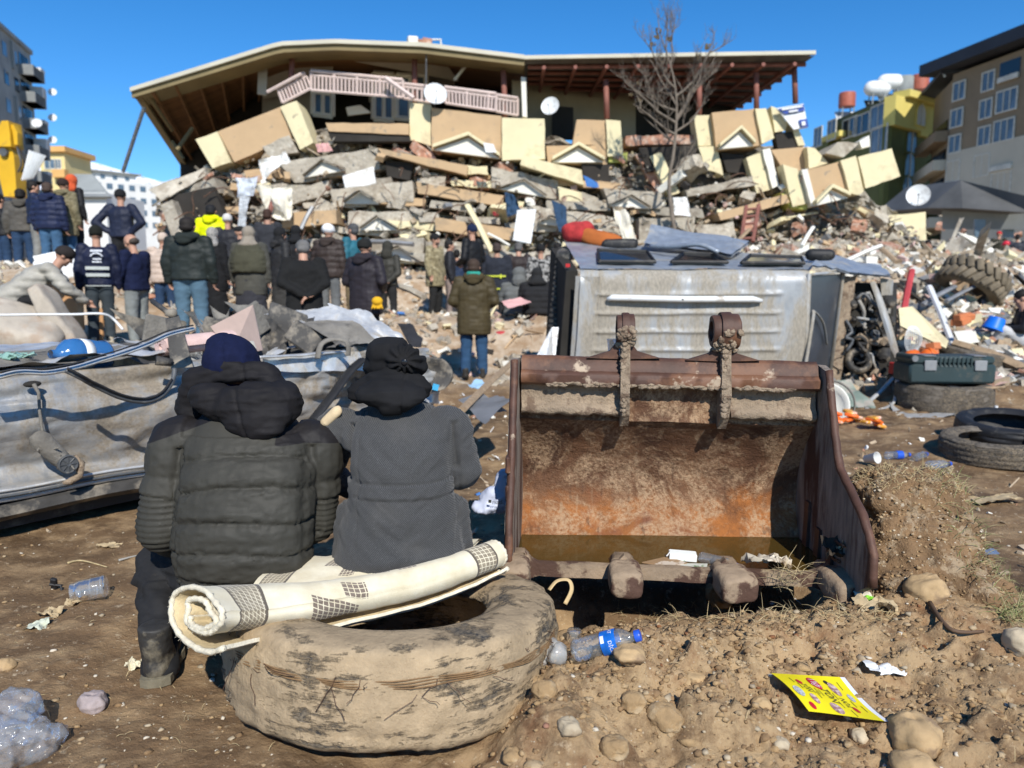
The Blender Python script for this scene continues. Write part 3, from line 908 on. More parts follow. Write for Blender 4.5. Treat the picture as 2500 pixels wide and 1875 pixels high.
def rug_roll():
 n_l, n_c = 90, 110
 path = catmull(rug_pts, n_l)
 L = [0]
 for i in range(1, n_l): L.append(L[-1] + (path[i]-path[i-1]).length)
 th = .011
 rows = []; uvr = []
 for i in range(n_l):
  f = i/(n_l-1)
  t = (path[min(i+1,n_l-1)] - path[max(i-1,0)]).normalized()
  side = t.cross(Vector((0,0,1))).normalized()     # towards the camera
  up = side.cross(t).normalized()
  Rm = .099 - .026*f
  flat = 1.75 - .75*min(1, f*2.2)**.8                       # the left end has slumped wide
  ring = []; uvs = []; acc = 0; prev = None
  for k in range(n_c):
   q = k/(n_c-1)
   ang = R(-35) - q*2*math.pi*2.35
   rr = Rm*(1 - .76*q**.85)
   lob = 1 + (.16*math.sin(3*ang+1.1) + .10*math.sin(5*ang))*q*(1-f*.6)
   x = math.cos(ang)*rr*flat*lob*(1.10 if math.cos(ang) < 0 else 1); y = math.sin(ang)*rr*lob
   if q > .35: y -= .012*(1-f)*math.sin(q*9); x -= .02*(1-f)*math.sin(q*7)
   p = path[i] + side*x + up*y
   if prev is not None: acc += (p-prev).length
   prev = p; ring.append(p); uvs.append((L[i]/L[-1]*.985, acc))
  rows.append(ring); uvr.append(uvs)
 vs, fs, mi, uv = [], [], [], []
 for side_k in (0, 1):
  for i in range(n_l):
   for k in range(n_c):
    p = rows[i][k]
    if side_k:
     a_, b_ = rows[i][max(k-1,0)], rows[i][min(k+1,n_c-1)]
     tt = (rows[min(i+1,n_l-1)][k] - rows[max(i-1,0)][k]); nn = (b_-a_).cross(tt).normalized()
     cdir = (path[i]-p)
     if nn.dot(cdir) < 0: nn = -nn
     p = p + nn*th
    vs.append(p); uv.append(uvr[i][k])
 N = n_l*n_c
 for side_k in (0, 1):
  o = side_k*N
  for i in range(n_l-1):
   for k in range(n_c-1):
    f_ = (o+i*n_c+k, o+i*n_c+k+1, o+(i+1)*n_c+k+1, o+(i+1)*n_c+k)
    fs.append(f_ if side_k else f_[::-1]); mi.append(side_k)
 for i in (0, n_l-1):
  for k in range(n_c-1): fs.append((i*n_c+k, i*n_c+k+1, N+i*n_c+k+1, N+i*n_c+k)); mi.append(2)
 for i in range(n_l-1):
  for k in (0, n_c-1): fs.append((i*n_c+k, (i+1)*n_c+k, N+(i+1)*n_c+k, N+i*n_c+k)); mi.append(2)
 a = np.array([tuple(p) for p in vs]); nn = fbm(a*9, 3, 5)*.006
 a[:,2] += nn; a[:,1] += fbm(a*7+4, 3, 9)*.005
 mb = MB(); mb.v = a.tolist(); mb.f = fs; mb.m = mi
 o = mb.build('rolled_rug', [m_rug, m_rugback, m_fringe], None, smooth=True, angle=60)
 ul = o.data.uv_layers.new(name='UVMap')
 li = np.empty(len(o.data.loops), dtype=np.int32); o.data.loops.foreach_get('vertex_index', li)
 ul.data.foreach_set('uv', np.array(uv, dtype=np.float32)[li].ravel())
 for i in (0, n_l-1):
  mb = MB(); pts = [Vector(a[i*n_c+k])*.5 + Vector(a[N+i*n_c+k])*.5 for k in range(n_c)]
  tdir = (path[1]-path[0]).normalized() if i == 0 else (path[-2]-path[-1]).normalized()
  mb.tube([p - tdir*.003 for p in pts], [.0088+.0016*math.sin(k*2.4) for k in range(n_c)], 7)
  mb.noise(.0025, 120, 3)
  mb.build('edge_binding', m_fringe, o, smooth=True)
  if i == 0:
   mb = MB()
   for k in range(240):
    p = pts[rnd.randrange(len(pts))]; dv = Vector((rnd.uniform(-1,.2), rnd.uniform(-1,.2), rnd.uniform(-.8,1)))*.012
    mb.tube([p, p+dv*.6, p+dv+Vector((0,0,-.003))], [.0007,.0006,.0003], 3, caps=False)
   q = mb.build('loose_yarn', m_fringe, o); q['kind'] = 'stuff'
 return o
rug = rug_roll(); tag(rug, 'cream rug rolled up with brown grid borders lying on the muddy tyre', 'rug')
mb = MB(); pts = []
for i in range(26):
 for j in range(22):
  f, g = i/25, j/21
  p0 = at(610 + 520*f, 1440 - 60*f, 2.44 + .22*f); 
  p = p0 + Vector((.06*g, .42*g, .035*math.sin(g*3.0) - .05*g))
  p.z = max(p.z, .27) + .006*math.sin(i*.9+j*.4)
  pts.append(p)
a = np.array([tuple(p) for p in pts]); a[:,2] += fbm(a*8, 3, 3)*.012
mb.grid(a.tolist(), 26, 22)
mb.grid((a - np.array([0,0,.011])).tolist(), 26, 22)
o = mb.build('rug_flap', m_rug, rug, smooth=True)
ul = o.data.uv_layers.new(name='UVMap'); li = np.empty(len(o.data.loops), dtype=np.int32); o.data.loops.foreach_get('vertex_index', li)
uv = np.array([(.02+.96*(i/25), .30+.45*(j/21)) for i in range(26) for j in range(22)]*2, dtype=np.float32)
ul.data.foreach_set('uv', uv[li].ravel())
# ---------------------------------------------------------------- the two people sitting on the tyre, seen from behind
m_skin = M('skin', (.42,.23,.155), .55, var=.12, vs=12, bmp=.1, bs=60)
m_puffer = M('charcoal_nylon_puffer', (.042,.040,.033), .62, var=.14, vs=6, bmp=.12, bs=70, bd=.004, spec=.2)
m_yoke = M('black_brown_hood_cloth', (.013,.012,.013), .72, var=.2, vs=8, bmp=.15, bs=120, bd=.003, spec=.15)
m_beanie = M('navy_fleece', (.006,.009,.033), .9, var=.2, vs=30, bmp=.35, bs=160, bd=.004, spec=.15)
m_blacktr = M('black_denim', (.011,.011,.012), .85, var=.3, vs=14, bmp=.3, bs=90, bd=.004, c2=(.035,.03,.025), c2s=9, c2t=(.66,.75))
m_jeans = M('blue_denim', (.020,.052,.105), .85, var=.35, vs=9, bmp=.35, bs=140, bd=.004)
m_boot = M('dusty_black_leather_boot', (.030,.028,.025), .6, var=.3, vs=10, c2=(.18,.155,.11), c2s=7, c2t=(.5,.62), bmp=.3, bs=50)
m_sole = M('muddy_boot_sole', (.16,.14,.095), .9, var=.3, vs=14, bmp=.5, bs=60)
m_hoodie = M('faded_black_hoodie', (.0125,.0125,.0135), .92, var=.25, vs=9, bmp=.3, bs=150, bd=.003, c2=(.05,.05,.05), c2s=18, c2t=(.72,.80), spec=.15)
def wool_mat():
 m, nt, b = new_mat('grey_twill_wool')
 co = coords(nt)
 mp = nt.nodes.new('ShaderNodeMapping'); mp.inputs['Rotation'].default_value = (0, R(42), 0); nt.links.new(co, mp.inputs['Vector'])
 w = nt.nodes.new('ShaderNodeTexWave'); w.inputs['Scale'].default_value = 62; w.inputs['Distortion'].default_value = 2.5; w.inputs['Detail'].default_value = 3; w.inputs['Detail Scale'].default_value = 6
 nt.links.new(mp.outputs[0], w.inputs['Vector'])
 o = mix(nt, w.outputs['Fac'], (.030,.031,.032), (.078,.078,.078))
 o = mix(nt, math2(nt, 'MULTIPLY', ramp(nt, noise_tex(nt, co, 6, 5), .52, .72), .35), o, (.105,.10,.092))
 o = mix(nt, math2(nt, 'MULTIPLY', ramp(nt, noise_tex(nt, co, 240, 2), .6, .72), .5), o, (.13,.13,.125))
 nt.links.new(o, b.inputs['Base Color'])
 b.inputs['Roughness'].default_value = .95; b.inputs['Specular IOR Level'].default_value = .12
 b.inputs['Sheen Weight'].default_value = .12
 bump(nt, b, math2(nt, 'ADD', w.outputs['Fac'], noise_tex(nt, co, 90, 4)), .35, .004)
 return m
m_wool = wool_mat()

def seg_t(a, p, q):
 """closest point parameter and distance of points a to the segment pq"""
 p, q = np.array(p), np.array(q); d_ = q-p
 t = np.clip(((a-p)@d_)/(d_@d_), 0, 1)
 return t, np.linalg.norm(a - (p + t[:,None]*d_), axis=1)
def puff(f, k=2.2):
 f = f - np.floor(f)
 return 1 - np.abs(2*f-1)**k
def hand(mb, wrist, palm_dir, side, curl=.5, sc_=1.0):
 """palm and five bent fingers; palm_dir along the fingers, side towards the thumb"""
 w = Vector(wrist); d_ = Vector(palm_dir).normalized(); s_ = Vector(side).normalized(); nrm = d_.cross(s_).normalized()
 mb.capsule(w, w + d_*.03*sc_, .024*sc_, .026*sc_)
 for k in (-1,0,1): mb.capsule(w + d_*.02*sc_ + s_*(.018*k*sc_), w + d_*.075*sc_ + s_*(.024*k*sc_), .017*sc_, .014*sc_)
 for k, L in zip((1.5,.5,-.5,-1.5), (.068,.078,.072,.056)):
  p0 = w + d_*.082*sc_ + s_*(.021*k*sc_)
  d1 = (d_*(1-curl*.4) + nrm*curl*.7).normalized(); d2 = (d_*(1-curl) + nrm*curl*1.1).normalized()
  p1 = p0 + d1*L*.52*sc_; p2 = p1 + d2*L*.5*sc_
  mb.capsule(p0, p1, .0098*sc_, .0092*sc_, 7); mb.capsule(p1, p2, .0092*sc_, .0078*sc_, 7)
 t0 = w + d_*.022*sc_ + s_*.028*sc_; t1 = t0 + (d_*.5 + s_*.75 + nrm*.25).normalized()*.038*sc_; t2 = t1 + (d_*.9 + s_*.2 + nrm*.4).normalized()*.032*sc_
 mb.capsule(t0, t1, .014*sc_, .011*sc_, 7); mb.capsule(t1, t2, .011*sc_, .0088*sc_, 7)
def head_prims(mb, c, fwd, k=1.0):
 """skull, jaw, nose, brow, ears; fwd is where the face points"""
 c = Vector(c); f = Vector(fwd).normalized(); s_ = f.cross(Vector((0,0,1))).normalized(); u_ = s_.cross(f).normalized()
 rz = math.atan2(f.y, f.x) - math.pi/2
 P = lambda a, b, d_: c + s_*(a*k) + f*(b*k) + u_*(d_*k)
 mb.ball(P(0,-.012,.022), (.076*k,.094*k,.092*k), 16, 12, rot=(0,0,rz))
 mb.ball(P(0,.022,-.045), (.056*k,.064*k,.070*k), 14, 10, rot=(0,0,rz))
 mb.capsule(P(0,.088,.005), P(0,.104,-.030), .009*k, .0135*k, 7)
 mb.capsule(P(-.03,.080,.022), P(.03,.080,.022), .012*k, .012*k, 7)
 mb.ball(P(0,.074,-.095), (.022*k,.018*k,.016*k), 8, 6)
 for sg in (-1,1):
  mb.ball(P(sg*.079,-.004,-.012), (.011*k,.020*k,.032*k), 8, 6, rot=(0,0,rz))
  mb.ball(P(sg*.040,.062,-.028), (.022*k,.022*k,.022*k), 8, 6)
 return P

# -------- person in the puffer jacket
A = dict(
 hipL=at(540,1405,2.80), hipR=at(680,1405,2.82), kneeL=at(384,1372,2.98), ankL=at(393,1655,2.52), kneeR=at(700,1330,3.20), ankR=at(690,1440,3.30),
 shL=at(432,1080,2.80), elL=at(396,1288,2.74), wrL=at(470,1345,3.08), shR=at(775,1090,2.84), elR=at(772,1270,2.86), wrR=at(690,1330,3.18),
 neck=at(585,985,2.88), head=at(566,895,2.93))
ptA = empty('person', Vector((-.93, 2.75, .30)), 'person in charcoal puffer jacket and navy beanie sitting on the tyre, seen from behind', 'person')
mb = MB()
mb.loft([(*at(610,1430,2.80), .15,.11), (*at(605,1330,2.80), .16,.12), (*at(610,1200,2.82), .16,.11), (*at(610,1080,2.86), .16,.10), (*at(600,1010,2.88), .09,.08), (*at(585,960,2.90), .058,.06)], 16)
for s_ in ('L','R'):
 mb.capsule(A['sh'+s_], A['el'+s_], .048, .042); mb.capsule(A['el'+s_], A['wr'+s_], .040, .028)
 mb.capsule(A['hip'+s_], A['knee'+s_], .075, .055); mb.capsule(A['knee'+s_], A['ank'+s_], .052, .038)
 mb.capsule(A['ank'+s_], A['ank'+s_] + Vector((0,.16,-.06)), .035, .03)
hand(mb, A['wrL'], (.5,.8,-.1), (.3,.2,.9), .6); hand(mb, A['wrR'], (-.5,.8,-.1), (-.3,.2,.9), .6)
head_prims(mb, A['head'], (-.25,.85,-.45))
a, f, nn = remesh(mb, .011, 2)
from_arrays(a, f).build('body', m_skin, ptA, smooth=True, origin=WP[ptA.name])
mb = MB()
ringsA = [(604,1432,2.71,.232,.150),(600,1400,2.70,.246,.165),(598,1330,2.70,.256,.182),(603,1230,2.72,.252,.185),(608,1140,2.755,.246,.175),(606,1075,2.80,.232,.150),(602,1020,2.84,.175,.125),(592,985,2.88,.110,.100)]
mb.loft([(*at(u,v,y), rx, ry) for u,v,y,rx,ry in ringsA], 28, power=2.3)
mb.capsule(A['shL'], A['elL'], .090, .088, 14); mb.capsule(A['elL'], A['wrL'], .086, .055, 14); mb.ball(A['shL'] + Vector((.03,0,.01)), (.105,.09,.085))
mb.capsule(A['shR'], A['elR'], .088, .078, 14); mb.capsule(A['elR'], A['wrR'], .076, .052, 14); mb.ball(A['shR'] + Vector((-.03,0,.01)), (.10,.09,.085))
a, f, nn = remesh(mb, .0075, 5)
tL, dL = seg_t(a, A['shL'], A['elL']); tL2, dL2 = seg_t(a, A['elL'], A['wrL']); tR, dR = seg_t(a, A['shR'], A['elR']); tR2, dR2 = seg_t(a, A['elR'], A['wrR'])
ax0, ax1 = np.array(at(604,1440,2.75)), np.array(at(604,1010,2.86))
cx = np.interp(a[:,2], [ax0[2], ax1[2]], [ax0[0], ax1[0]])
xin = (a[:,0]-cx)/.25
armL = (np.minimum(dL, dL2) < .125) & (xin < -.78); armR = (np.minimum(dR, dR2) < .118) & (xin > .80)
arm = armL | armR
bow = .035*(1-xin**2) + .016*xin + .026*fbm(a*2.6, 2, 3)
zb = (a[:,2] - ax0[2] + .030 - bow)/.108
dt = .019*puff(zb, 4.0) - .012
wr = fbm(a*np.array([26,26,60]), 3, 11, .55, True)
nearseam = np.exp(-((zb - np.round(zb))/.20)**2)
dt = dt + wr*(.0028 + .0075*nearseam) + fbm(a*np.array([8,8,26]), 3, 15)*.006
dt = dt*(a[:,2] < ax1[2]-.06)
up = .012*puff((tL)*2.0+.2) + .0035*fbm(a*30, 3, 9, .5, True)
lowq = .0075*puff(dL*0 + (a[:,2])/.0215, 1.6)
da = np.where(armL, np.where((tL > .62) | (dL2 < dL), lowq, up) + .003*fbm(a*18, 3, 7), np.where((tR > .60) | (dR2 < dR), lowq, .012*puff(tR*2+.2) + .004*fbm(a*30,3,9,.5,True)) + .003*fbm(a*18,3,8))
dd = np.where(arm, da, dt)
crease = np.exp(-((np.where(xin > 0, xin-1.06, -xin-.80))/.075)**2)*(a[:,2] < ax1[2]-.10)*(a[:,1] < 2.80)
a2 = a + nn*(dd - .016*crease)[:,None]
yz = at(600,1062,2.76).z
jkt = from_arrays(a2, f).build('puffer_jacket', m_puffer, ptA, smooth=True)
xv = np.abs(xin); soft = lambda v_: 1/(1+np.exp(-v_/.004))
yk = soft(a[:,2] - yz - .09*(1-xv*1.05))*soft((xv-.28)*.25)*soft((.16-tL)*.3) + soft(a[:,2]-yz-.10) + soft((xin-.62)*.25)*soft(a[:,2]-yz+.03)
jkt.data.attributes.new('yoke', 'FLOAT', 'POINT').data.foreach_set('value', np.clip(yk, 0, 1).astype(np.float32))
nt = m_puffer.node_tree; bs = nt.nodes['Principled BSDF']; at_ = nt.nodes.new('ShaderNodeAttribute'); at_.attribute_name = 'yoke'
nt.links.new(mix(nt, ramp(nt, at_.outputs['Fac'], .4, .6), bs.inputs['Base Color'].links[0].from_socket, (.014,.0125,.013)), bs.inputs['Base Color'])
mb = MB()
mb.ball(at(612,985,2.745), (.150,.085,.075), 16, 10, rot=(R(25),R(-6),0))
mb.ball(at(630,1022,2.715), (.125,.062,.062), 16, 10, rot=(R(30),R(-10),0)); mb.ball(at(640,1048,2.70), (.085,.045,.04), 16, 10, rot=(R(30),R(-10),0))
mb.ball(at(540,985,2.78), (.12,.08,.065), 16, 10, rot=(0,R(22),0))
mb.ball(at(690,985,2.79), (.07,.09,.085), 14, 10)
mb.capsule(at(470,985,2.90), at(480,930,2.88), .055, .05); mb.capsule(at(480,930,2.88), at(560,905,2.86), .052, .045); mb.capsule(at(560,908,2.86), at(650,918,2.86), .045, .045); mb.capsule(at(650,920,2.86), at(680,975,2.84), .048, .06)
mb.capsule(at(462,990,2.90), at(470,1040,2.88), .05, .05)
a, f, nn = remesh(mb, .0065, 16)
zb = (a[:,2] + .35*np.abs(a[:,0]-at(600,985,2.75).x) )
ff = fbm(a*np.array([6,6,22]), 3, 3, .5, True)
st = .006*puff(zb/.034 + .5*fbm(a*4,2,5), 1.7)*(a[:,2] > at(600,975,2.75).z)
seam = -.007*np.exp(-((a[:,0] - at(598,985,2.75).x - .25*(at(598,985,2.75).z - a[:,2]))/.006)**2)
a = a + nn*(ff*.009 + st*.7 + seam + fbm(a*30,3,6)*.003)[:,None]
from_arrays(a, f).build('hood', m_yoke, jkt, smooth=True)
mb = MB()
mb.ball(at(565,890,2.935), (.107,.118,.112), 20, 14, rot=(R(-22),R(-10),0)); mb.ball(at(548,848,2.95), (.070,.08,.055), 14, 10); mb.ball(at(570,915,2.94), (.107,.112,.07), 18, 10)
a, f, nn = remesh(mb, .006, 8)
a = a + nn*(fbm(a*9,3,2,.5,True)*.006 - .006*np.exp(-((a[:,0]-at(560,880,2.9).x + .3*(a[:,2]-at(560,860,2.9).z))/.005)**2))[:,None]
from_arrays(a, f).build('beanie', m_beanie, ptA, smooth=True)
mb = MB()
mb.loft([(*at(602,1462,2.80), .20,.14), (*at(602,1420,2.80), .21,.15), (*at(602,1385,2.82), .18,.12)], 20)
mb.capsule(A['hipL'], A['kneeL'], .105, .082, 14); mb.capsule(A['kneeL'], A['ankL'] + Vector((0,0,.03)), .078, .060, 14)
mb.capsule(A['hipR'], A['kneeR'], .105, .08, 14); mb.capsule(A['kneeR'], A['ankR'], .075, .058, 14)
a, f, nn = remesh(mb, .009, 4)
lowf = np.exp(-((a[:,2]-.19)/.09)**2)*(a[:,1] < 2.9)
a = a + nn*(fbm(a*np.array([9,9,24]),3,4,.5,True)*(.006+.012*lowf) + .010*lowf*np.sin(a[:,2]*95+fbm(a*7,2,3)*3))[:,None]
from_arrays(a, f).build('trousers', m_blacktr, ptA, smooth=True)
def boot(ank, yaw, parent):
 mb = MB(); c = Vector((ank.x, ank.y, 0)); g = gz1(c.x, c.y+.05)
 T = Matrix.Translation(Vector((c.x, c.y, g))) @ Matrix.Rotation(yaw, 4, 'Z')
 L = MB()
 L.loft([(0,.06,.012,.050,.10),(0,.055,.05,.052,.10),(0,.03,.085,.050,.075),(0,.0,.13,.052,.058),(0,-.005,.20,.054,.056)], 18)
 L.ball((0,.16,.05), (.050,.085,.042), 14, 8); L.ball((0,.0,.05), (.046,.052,.05), 12, 8)
 L.v = [tuple(T @ Vector(q)) for q in L.v]
 a, f, nn = remesh(L, .006, 4)
 a = a + nn*(fbm(a*22,3,5,.5,True)*.003)[:,None]
 o = from_arrays(a, f).build('boot', m_boot, parent, smooth=True)
 S = MB(); pts = []
 oval = [(.046,-.045),(.050,-.01),(.046,.04),(.050,.10),(.058,.16),(.050,.215),(.02,.245),(-.02,.245),(-.05,.215),(-.058,.16),(-.05,.10),(-.046,.04),(-.050,-.01),(-.046,-.045),(-.02,-.058),(.02,-.058)]
 S.prism([T @ Vector((x*1.06, y, -.004)) for x, y in oval][::-1], (0,0,.03)); S.noise(.003, 30, 2)
 S.build('sole', m_sole, o)
boot(A['ankL'] + Vector((0,-.02,0)), R(14), ptA); boot(A['ankR'] + Vector((0,.1,0)), R(-5), ptA)

# -------- person in the grey wool coat
B = dict(hipL=at(930,1350,2.86), hipR=at(1050,1345,2.88), kneeL=at(900,1250,3.28), kneeR=at(1090,1240,3.30), ankL=at(905,1330,3.45), ankR=at(1090,1330,3.45),
 shL=at(832,1048,2.90), elL=at(788,1150,2.96), wrL=at(850,1190,3.25), shR=at(1090,1050,2.88), elR=at(1128,1145,2.88), wrR=at(1030,1180,3.25), head=at(955,905,2.99))
ptB = empty('person', Vector((-.42, 2.80, .30)), 'person in grey wool coat with black hood and black hat sitting on the tyre', 'person')
mb = MB()
mb.loft([(*at(990,1385,2.86), .15,.11), (*at(988,1290,2.88), .15,.11), (*at(985,1180,2.90), .15,.11), (*at(980,1080,2.93), .15,.10), (*at(970,1000,2.96), .085,.075), (*at(960,960,2.97), .056,.058)], 16)
for s_ in ('L','R'):
 mb.capsule(B['sh'+s_], B['el'+s_], .046, .040); mb.capsule(B['el'+s_], B['wr'+s_], .038, .027)
 mb.capsule(B['hip'+s_], B['knee'+s_], .075, .055); mb.capsule(B['knee'+s_], B['ank'+s_], .052, .038); mb.capsule(B['ank'+s_], B['ank'+s_] + Vector((0,.16,-.05)), .035, .03)
hand(mb, B['wrL'], (.4,.8,-.3), (.5,0,.8), .6); hand(mb, B['wrR'], (-.4,.8,-.3), (-.5,0,.8), .6)
head_prims(mb, B['head'], (.12,.8,-.5))
a, f, nn = remesh(mb, .011, 2)
from_arrays(a, f).build('body', m_skin, ptB, smooth=True, origin=WP[ptB.name])
mb = MB()
ringsB = [(985,1376,2.735,.236,.155),(982,1345,2.74,.236,.165),(982,1290,2.76,.226,.168),(978,1200,2.785,.192,.165),(975,1120,2.81,.188,.158),(968,1060,2.85,.215,.140),(966,1018,2.89,.195,.115),(970,985,2.93,.10,.085)]
mb.loft([(*at(u,v,y), rx, ry) for u,v,y,rx,ry in ringsB], 28, power=2.3)
mb.capsule(B['shL'], B['elL'], .082, .075, 14); mb.capsule(B['elL'], B['wrL'], .072, .05, 14)
mb.capsule(B['shR'], B['elR'], .084, .080, 14); mb.capsule(B['elR'], B['wrR'], .072, .05, 14); mb.ball(B['shL'], (.10,.095,.09)); mb.ball(B['shR'], (.10,.095,.09))
mb.capsule(at(850,1250,2.78), at(838,1345,2.76), .045, .030); mb.capsule(at(880,1230,2.76), at(868,1330,2.72), .06, .045)
mb.capsule(at(1112,1240,2.80), at(1128,1340,2.80), .05, .045)
a, f, nn = remesh(mb, .0075, 6)
xc0 = at(985,1200,2.62).x
d_ = fbm(a*np.array([5,5,9]), 3, 23)*.013 + fbm(np.stack([a[:,0]*6+a[:,2]*5, a[:,1]*6, a[:,2]*20-np.abs(a[:,0]+.4)*16], 1), 3, 27, .5, True)*.008
seam = np.exp(-((a[:,0]-xc0-.012)/.0035)**2)*(a[:,1] < 2.80)
zt, zbm = at(985,1190,2.62).z, at(985,1225,2.62).z
belt = ((a[:,2] < zt) & (a[:,2] > zbm) & (np.abs(a[:,0]-xc0) < .165) & (a[:,1] < 2.80))
seam2 = np.exp(-((a[:,0]-xc0+.175 + .0*a[:,2])/.005)**2) + np.exp(-((a[:,0]-xc0-.185)/.005)**2)
cr = np.exp(-((a[:,0]-xc0-.170)/.012)**2)*(a[:,2] > zt+.03)*(a[:,2] < at(985,1040,2.7).z) + np.exp(-((a[:,0]-xc0+.225)/.012)**2)*(a[:,2] > zt)*(a[:,2] < at(985,1040,2.7).z)
a = a + nn*(d_ - .005*seam + .010*belt - .009*(np.exp(-((a[:,2]-zt)/.004)**2) + np.exp(-((a[:,2]-zbm)/.004)**2))*(np.abs(a[:,0]-xc0) < .19)*(a[:,1] < 2.8) - .006*seam2*(a[:,1] < 2.86) - .03*cr*(a[:,1] < 2.88))[:,None]
hz = at(985,1388,2.62).z
low = sstep(hz+.10, hz-.02, a[:,2])
a[:,2] += low*.035*np.sin((a[:,0]-xc0)*9+1.0)
a[:,0] -= low*.03*np.exp(-((a[:,0]-xc0+.22)/.07)**2)
coat = from_arrays(a, f).build('wool_coat', m_wool, ptB, smooth=True)
mb = MB(); mb.box(at(985,1208,2.612), (.30,.008,.042), ch=.003)
mb = MB(); mb.capsule(at(795,1030,2.835), at(822,1004,2.835), .020, .022); mb.noise(.004, 30)
mb.build('torn_lining', M('cream_lining', (.60,.47,.29), .9, var=.2, vs=20), coat, smooth=True)
mb = MB()
mb.ball(at(955,962,2.80), (.135,.08,.05), 16, 10, rot=(R(20),R(4),0)); mb.ball(at(975,985,2.775), (.085,.055,.035), 14, 10, rot=(0,R(-14),0))
mb.capsule(at(880,955,2.90), at(960,925,2.89), .048, .05); mb.capsule(at(960,925,2.89), at(1022,948,2.90), .05, .048); mb.ball(at(955,945,2.90), (.12,.10,.07), 14, 10)
a, f, nn = remesh(mb, .0065, 14)
a = a + nn*(fbm(a*np.array([5,5,24]),3,31,.5,True)*.011 - .006*np.exp(-((a[:,0]-at(985,985,2.8).x)/.004)**2))[:,None]
from_arrays(a, f).build('hoodie_hood', m_hoodie, ptB, smooth=True)
mb = MB()
mb.ball(at(955,895,2.99), (.104,.112,.10), 18, 12); mb.ball(at(950,862,2.97), (.092,.095,.062), 16, 10); mb.ball(at(985,880,2.90), (.075,.05,.055), 14, 10); mb.ball(at(1005,890,2.94), (.06,.07,.05), 12, 8)
a, f, nn = remesh(mb, .006, 5)
bt = np.array(at(985,882,2.845)); q = a - bt; ang = np.arctan2(q[:,2], q[:,0]); rr = np.hypot(q[:,0], q[:,2])
a = a + nn*(np.sin(ang*11 + fbm(a*12,2,3)*2)*.008*np.exp(-((rr-.035)/.035)**2) + fbm(a*10,3,2,.5,True)*.010)[:,None]
hat = from_arrays(a, f).build('gathered_hat', m_hoodie, ptB, smooth=True)
mb = MB(); mb.lathe([(.001,.004),(.009,.004),(.012,.002),(.012,-.004),(.001,-.004)], 16, 0, Matrix.Translation(at(987,884,2.842)) @ Matrix.Rotation(R(90),4,'X'))
mb.build('hat_button', M('black_button', (.012,.012,.014), .2, bmp=0), hat, smooth=True)
mb = MB()
mb.loft([(*at(985,1418,2.77), .22,.16), (*at(985,1390,2.77), .225,.17), (*at(990,1345,2.86), .19,.14)], 20)
for s_ in ('L','R'):
 mb.capsule(B['hip'+s_], B['knee'+s_], .10, .075, 12); mb.capsule(B['knee'+s_], B['ank'+s_], .072, .055, 12)
a, f, nn = remesh(mb, .010, 4)
a = a + nn*(fbm(a*np.array([9,9,20]),3,8,.5,True)*.006)[:,None]
from_arrays(a, f).build('jeans', m_jeans, ptB, smooth=True)
boot(B['ankL'], 0, ptB); boot(B['ankR'], 0, ptB)
# ---------------------------------------------------------------- crushed silver car on the left
def metal_paint(name, c, mud, amt, metal=.55, rough=.34, seed=0.0, scr=.5, aniso=None):
 m, nt, b = new_mat(name)
 co = coords(nt, aniso)
 nA = noise_tex(nt, co, 2.1+seed, 8, .7, .5); nB = noise_tex(nt, co, 9, 7, .7); nC = noise_tex(nt, co, 50, 4, .7)
 st = noise_tex(nt, coords(nt, (2.2,2.2,26)), 3.0, 6, .7, .6)
 f = math2(nt, 'ADD', math2(nt, 'MULTIPLY', nA, .7), math2(nt, 'MULTIPLY', nB, .3))
 mudmask = ramp(nt, f, amt, amt+.11)
 pc = mix(nt, ramp(nt, nB, .35, .65), tuple(x*.8 for x in c), tuple(min(1,x*1.15) for x in c))
 pc = mix(nt, math2(nt, 'MULTIPLY', ramp(nt, st, .60, .66), scr), pc, (.055,.05,.045))
 mc = mix(nt, ramp(nt, nC, .3, .7), tuple(x*.7 for x in mud), tuple(x*1.25 for x in mud))
 o = mix(nt, mudmask, pc, mc)
 nt.links.new(o, b.inputs['Base Color'])
 r_ = nt.nodes.new('ShaderNodeMapRange'); nt.links.new(mudmask, r_.inputs[0]); r_.inputs[3].default_value = rough; r_.inputs[4].default_value = .9
 nt.links.new(r_.outputs[0], b.inputs['Roughness'])
 mm = nt.nodes.new('ShaderNodeMapRange'); nt.links.new(mudmask, mm.inputs[0]); mm.inputs[3].default_value = metal; mm.inputs[4].default_value = 0
 nt.links.new(mm.outputs[0], b.inputs['Metallic'])
 bump(nt, b, math2(nt, 'ADD', nC, math2(nt, 'MULTIPLY', nB, .8)), .28, .008)
 return m
m_silver = metal_paint('dented_silver_paint', (.36,.365,.365), (.225,.19,.145), .45, .42, .33)
m_silver2 = metal_paint('torn_bare_sheet_metal', (.58,.585,.58), (.33,.29,.23), .50, .38, .30, .7, .3)
m_grime = M('grimy_dark_plastic', (.055,.052,.048), .7, var=.4, vs=6, c2=(.24,.21,.165), c2s=4, c2t=(.48,.6), bmp=.4, bs=30)
m_greydust = M('dust_covered_interior', (.19,.175,.15), .95, var=.35, vs=6, c2=(.075,.07,.062), c2s=5, c2t=(.55,.65), bmp=.6, bs=25, bd=.02)
m_black = M('black_rubber', (.014,.014,.015), .6, var=.3, c2=(.07,.065,.055), c2s=8, c2t=(.55,.68), bmp=.2)
m_seal = M('grey_rubber_seal', (.075,.08,.085), .5, var=.25, vs=12, c2=(.20,.19,.17), c2s=14, c2t=(.55,.64), bmp=.15)

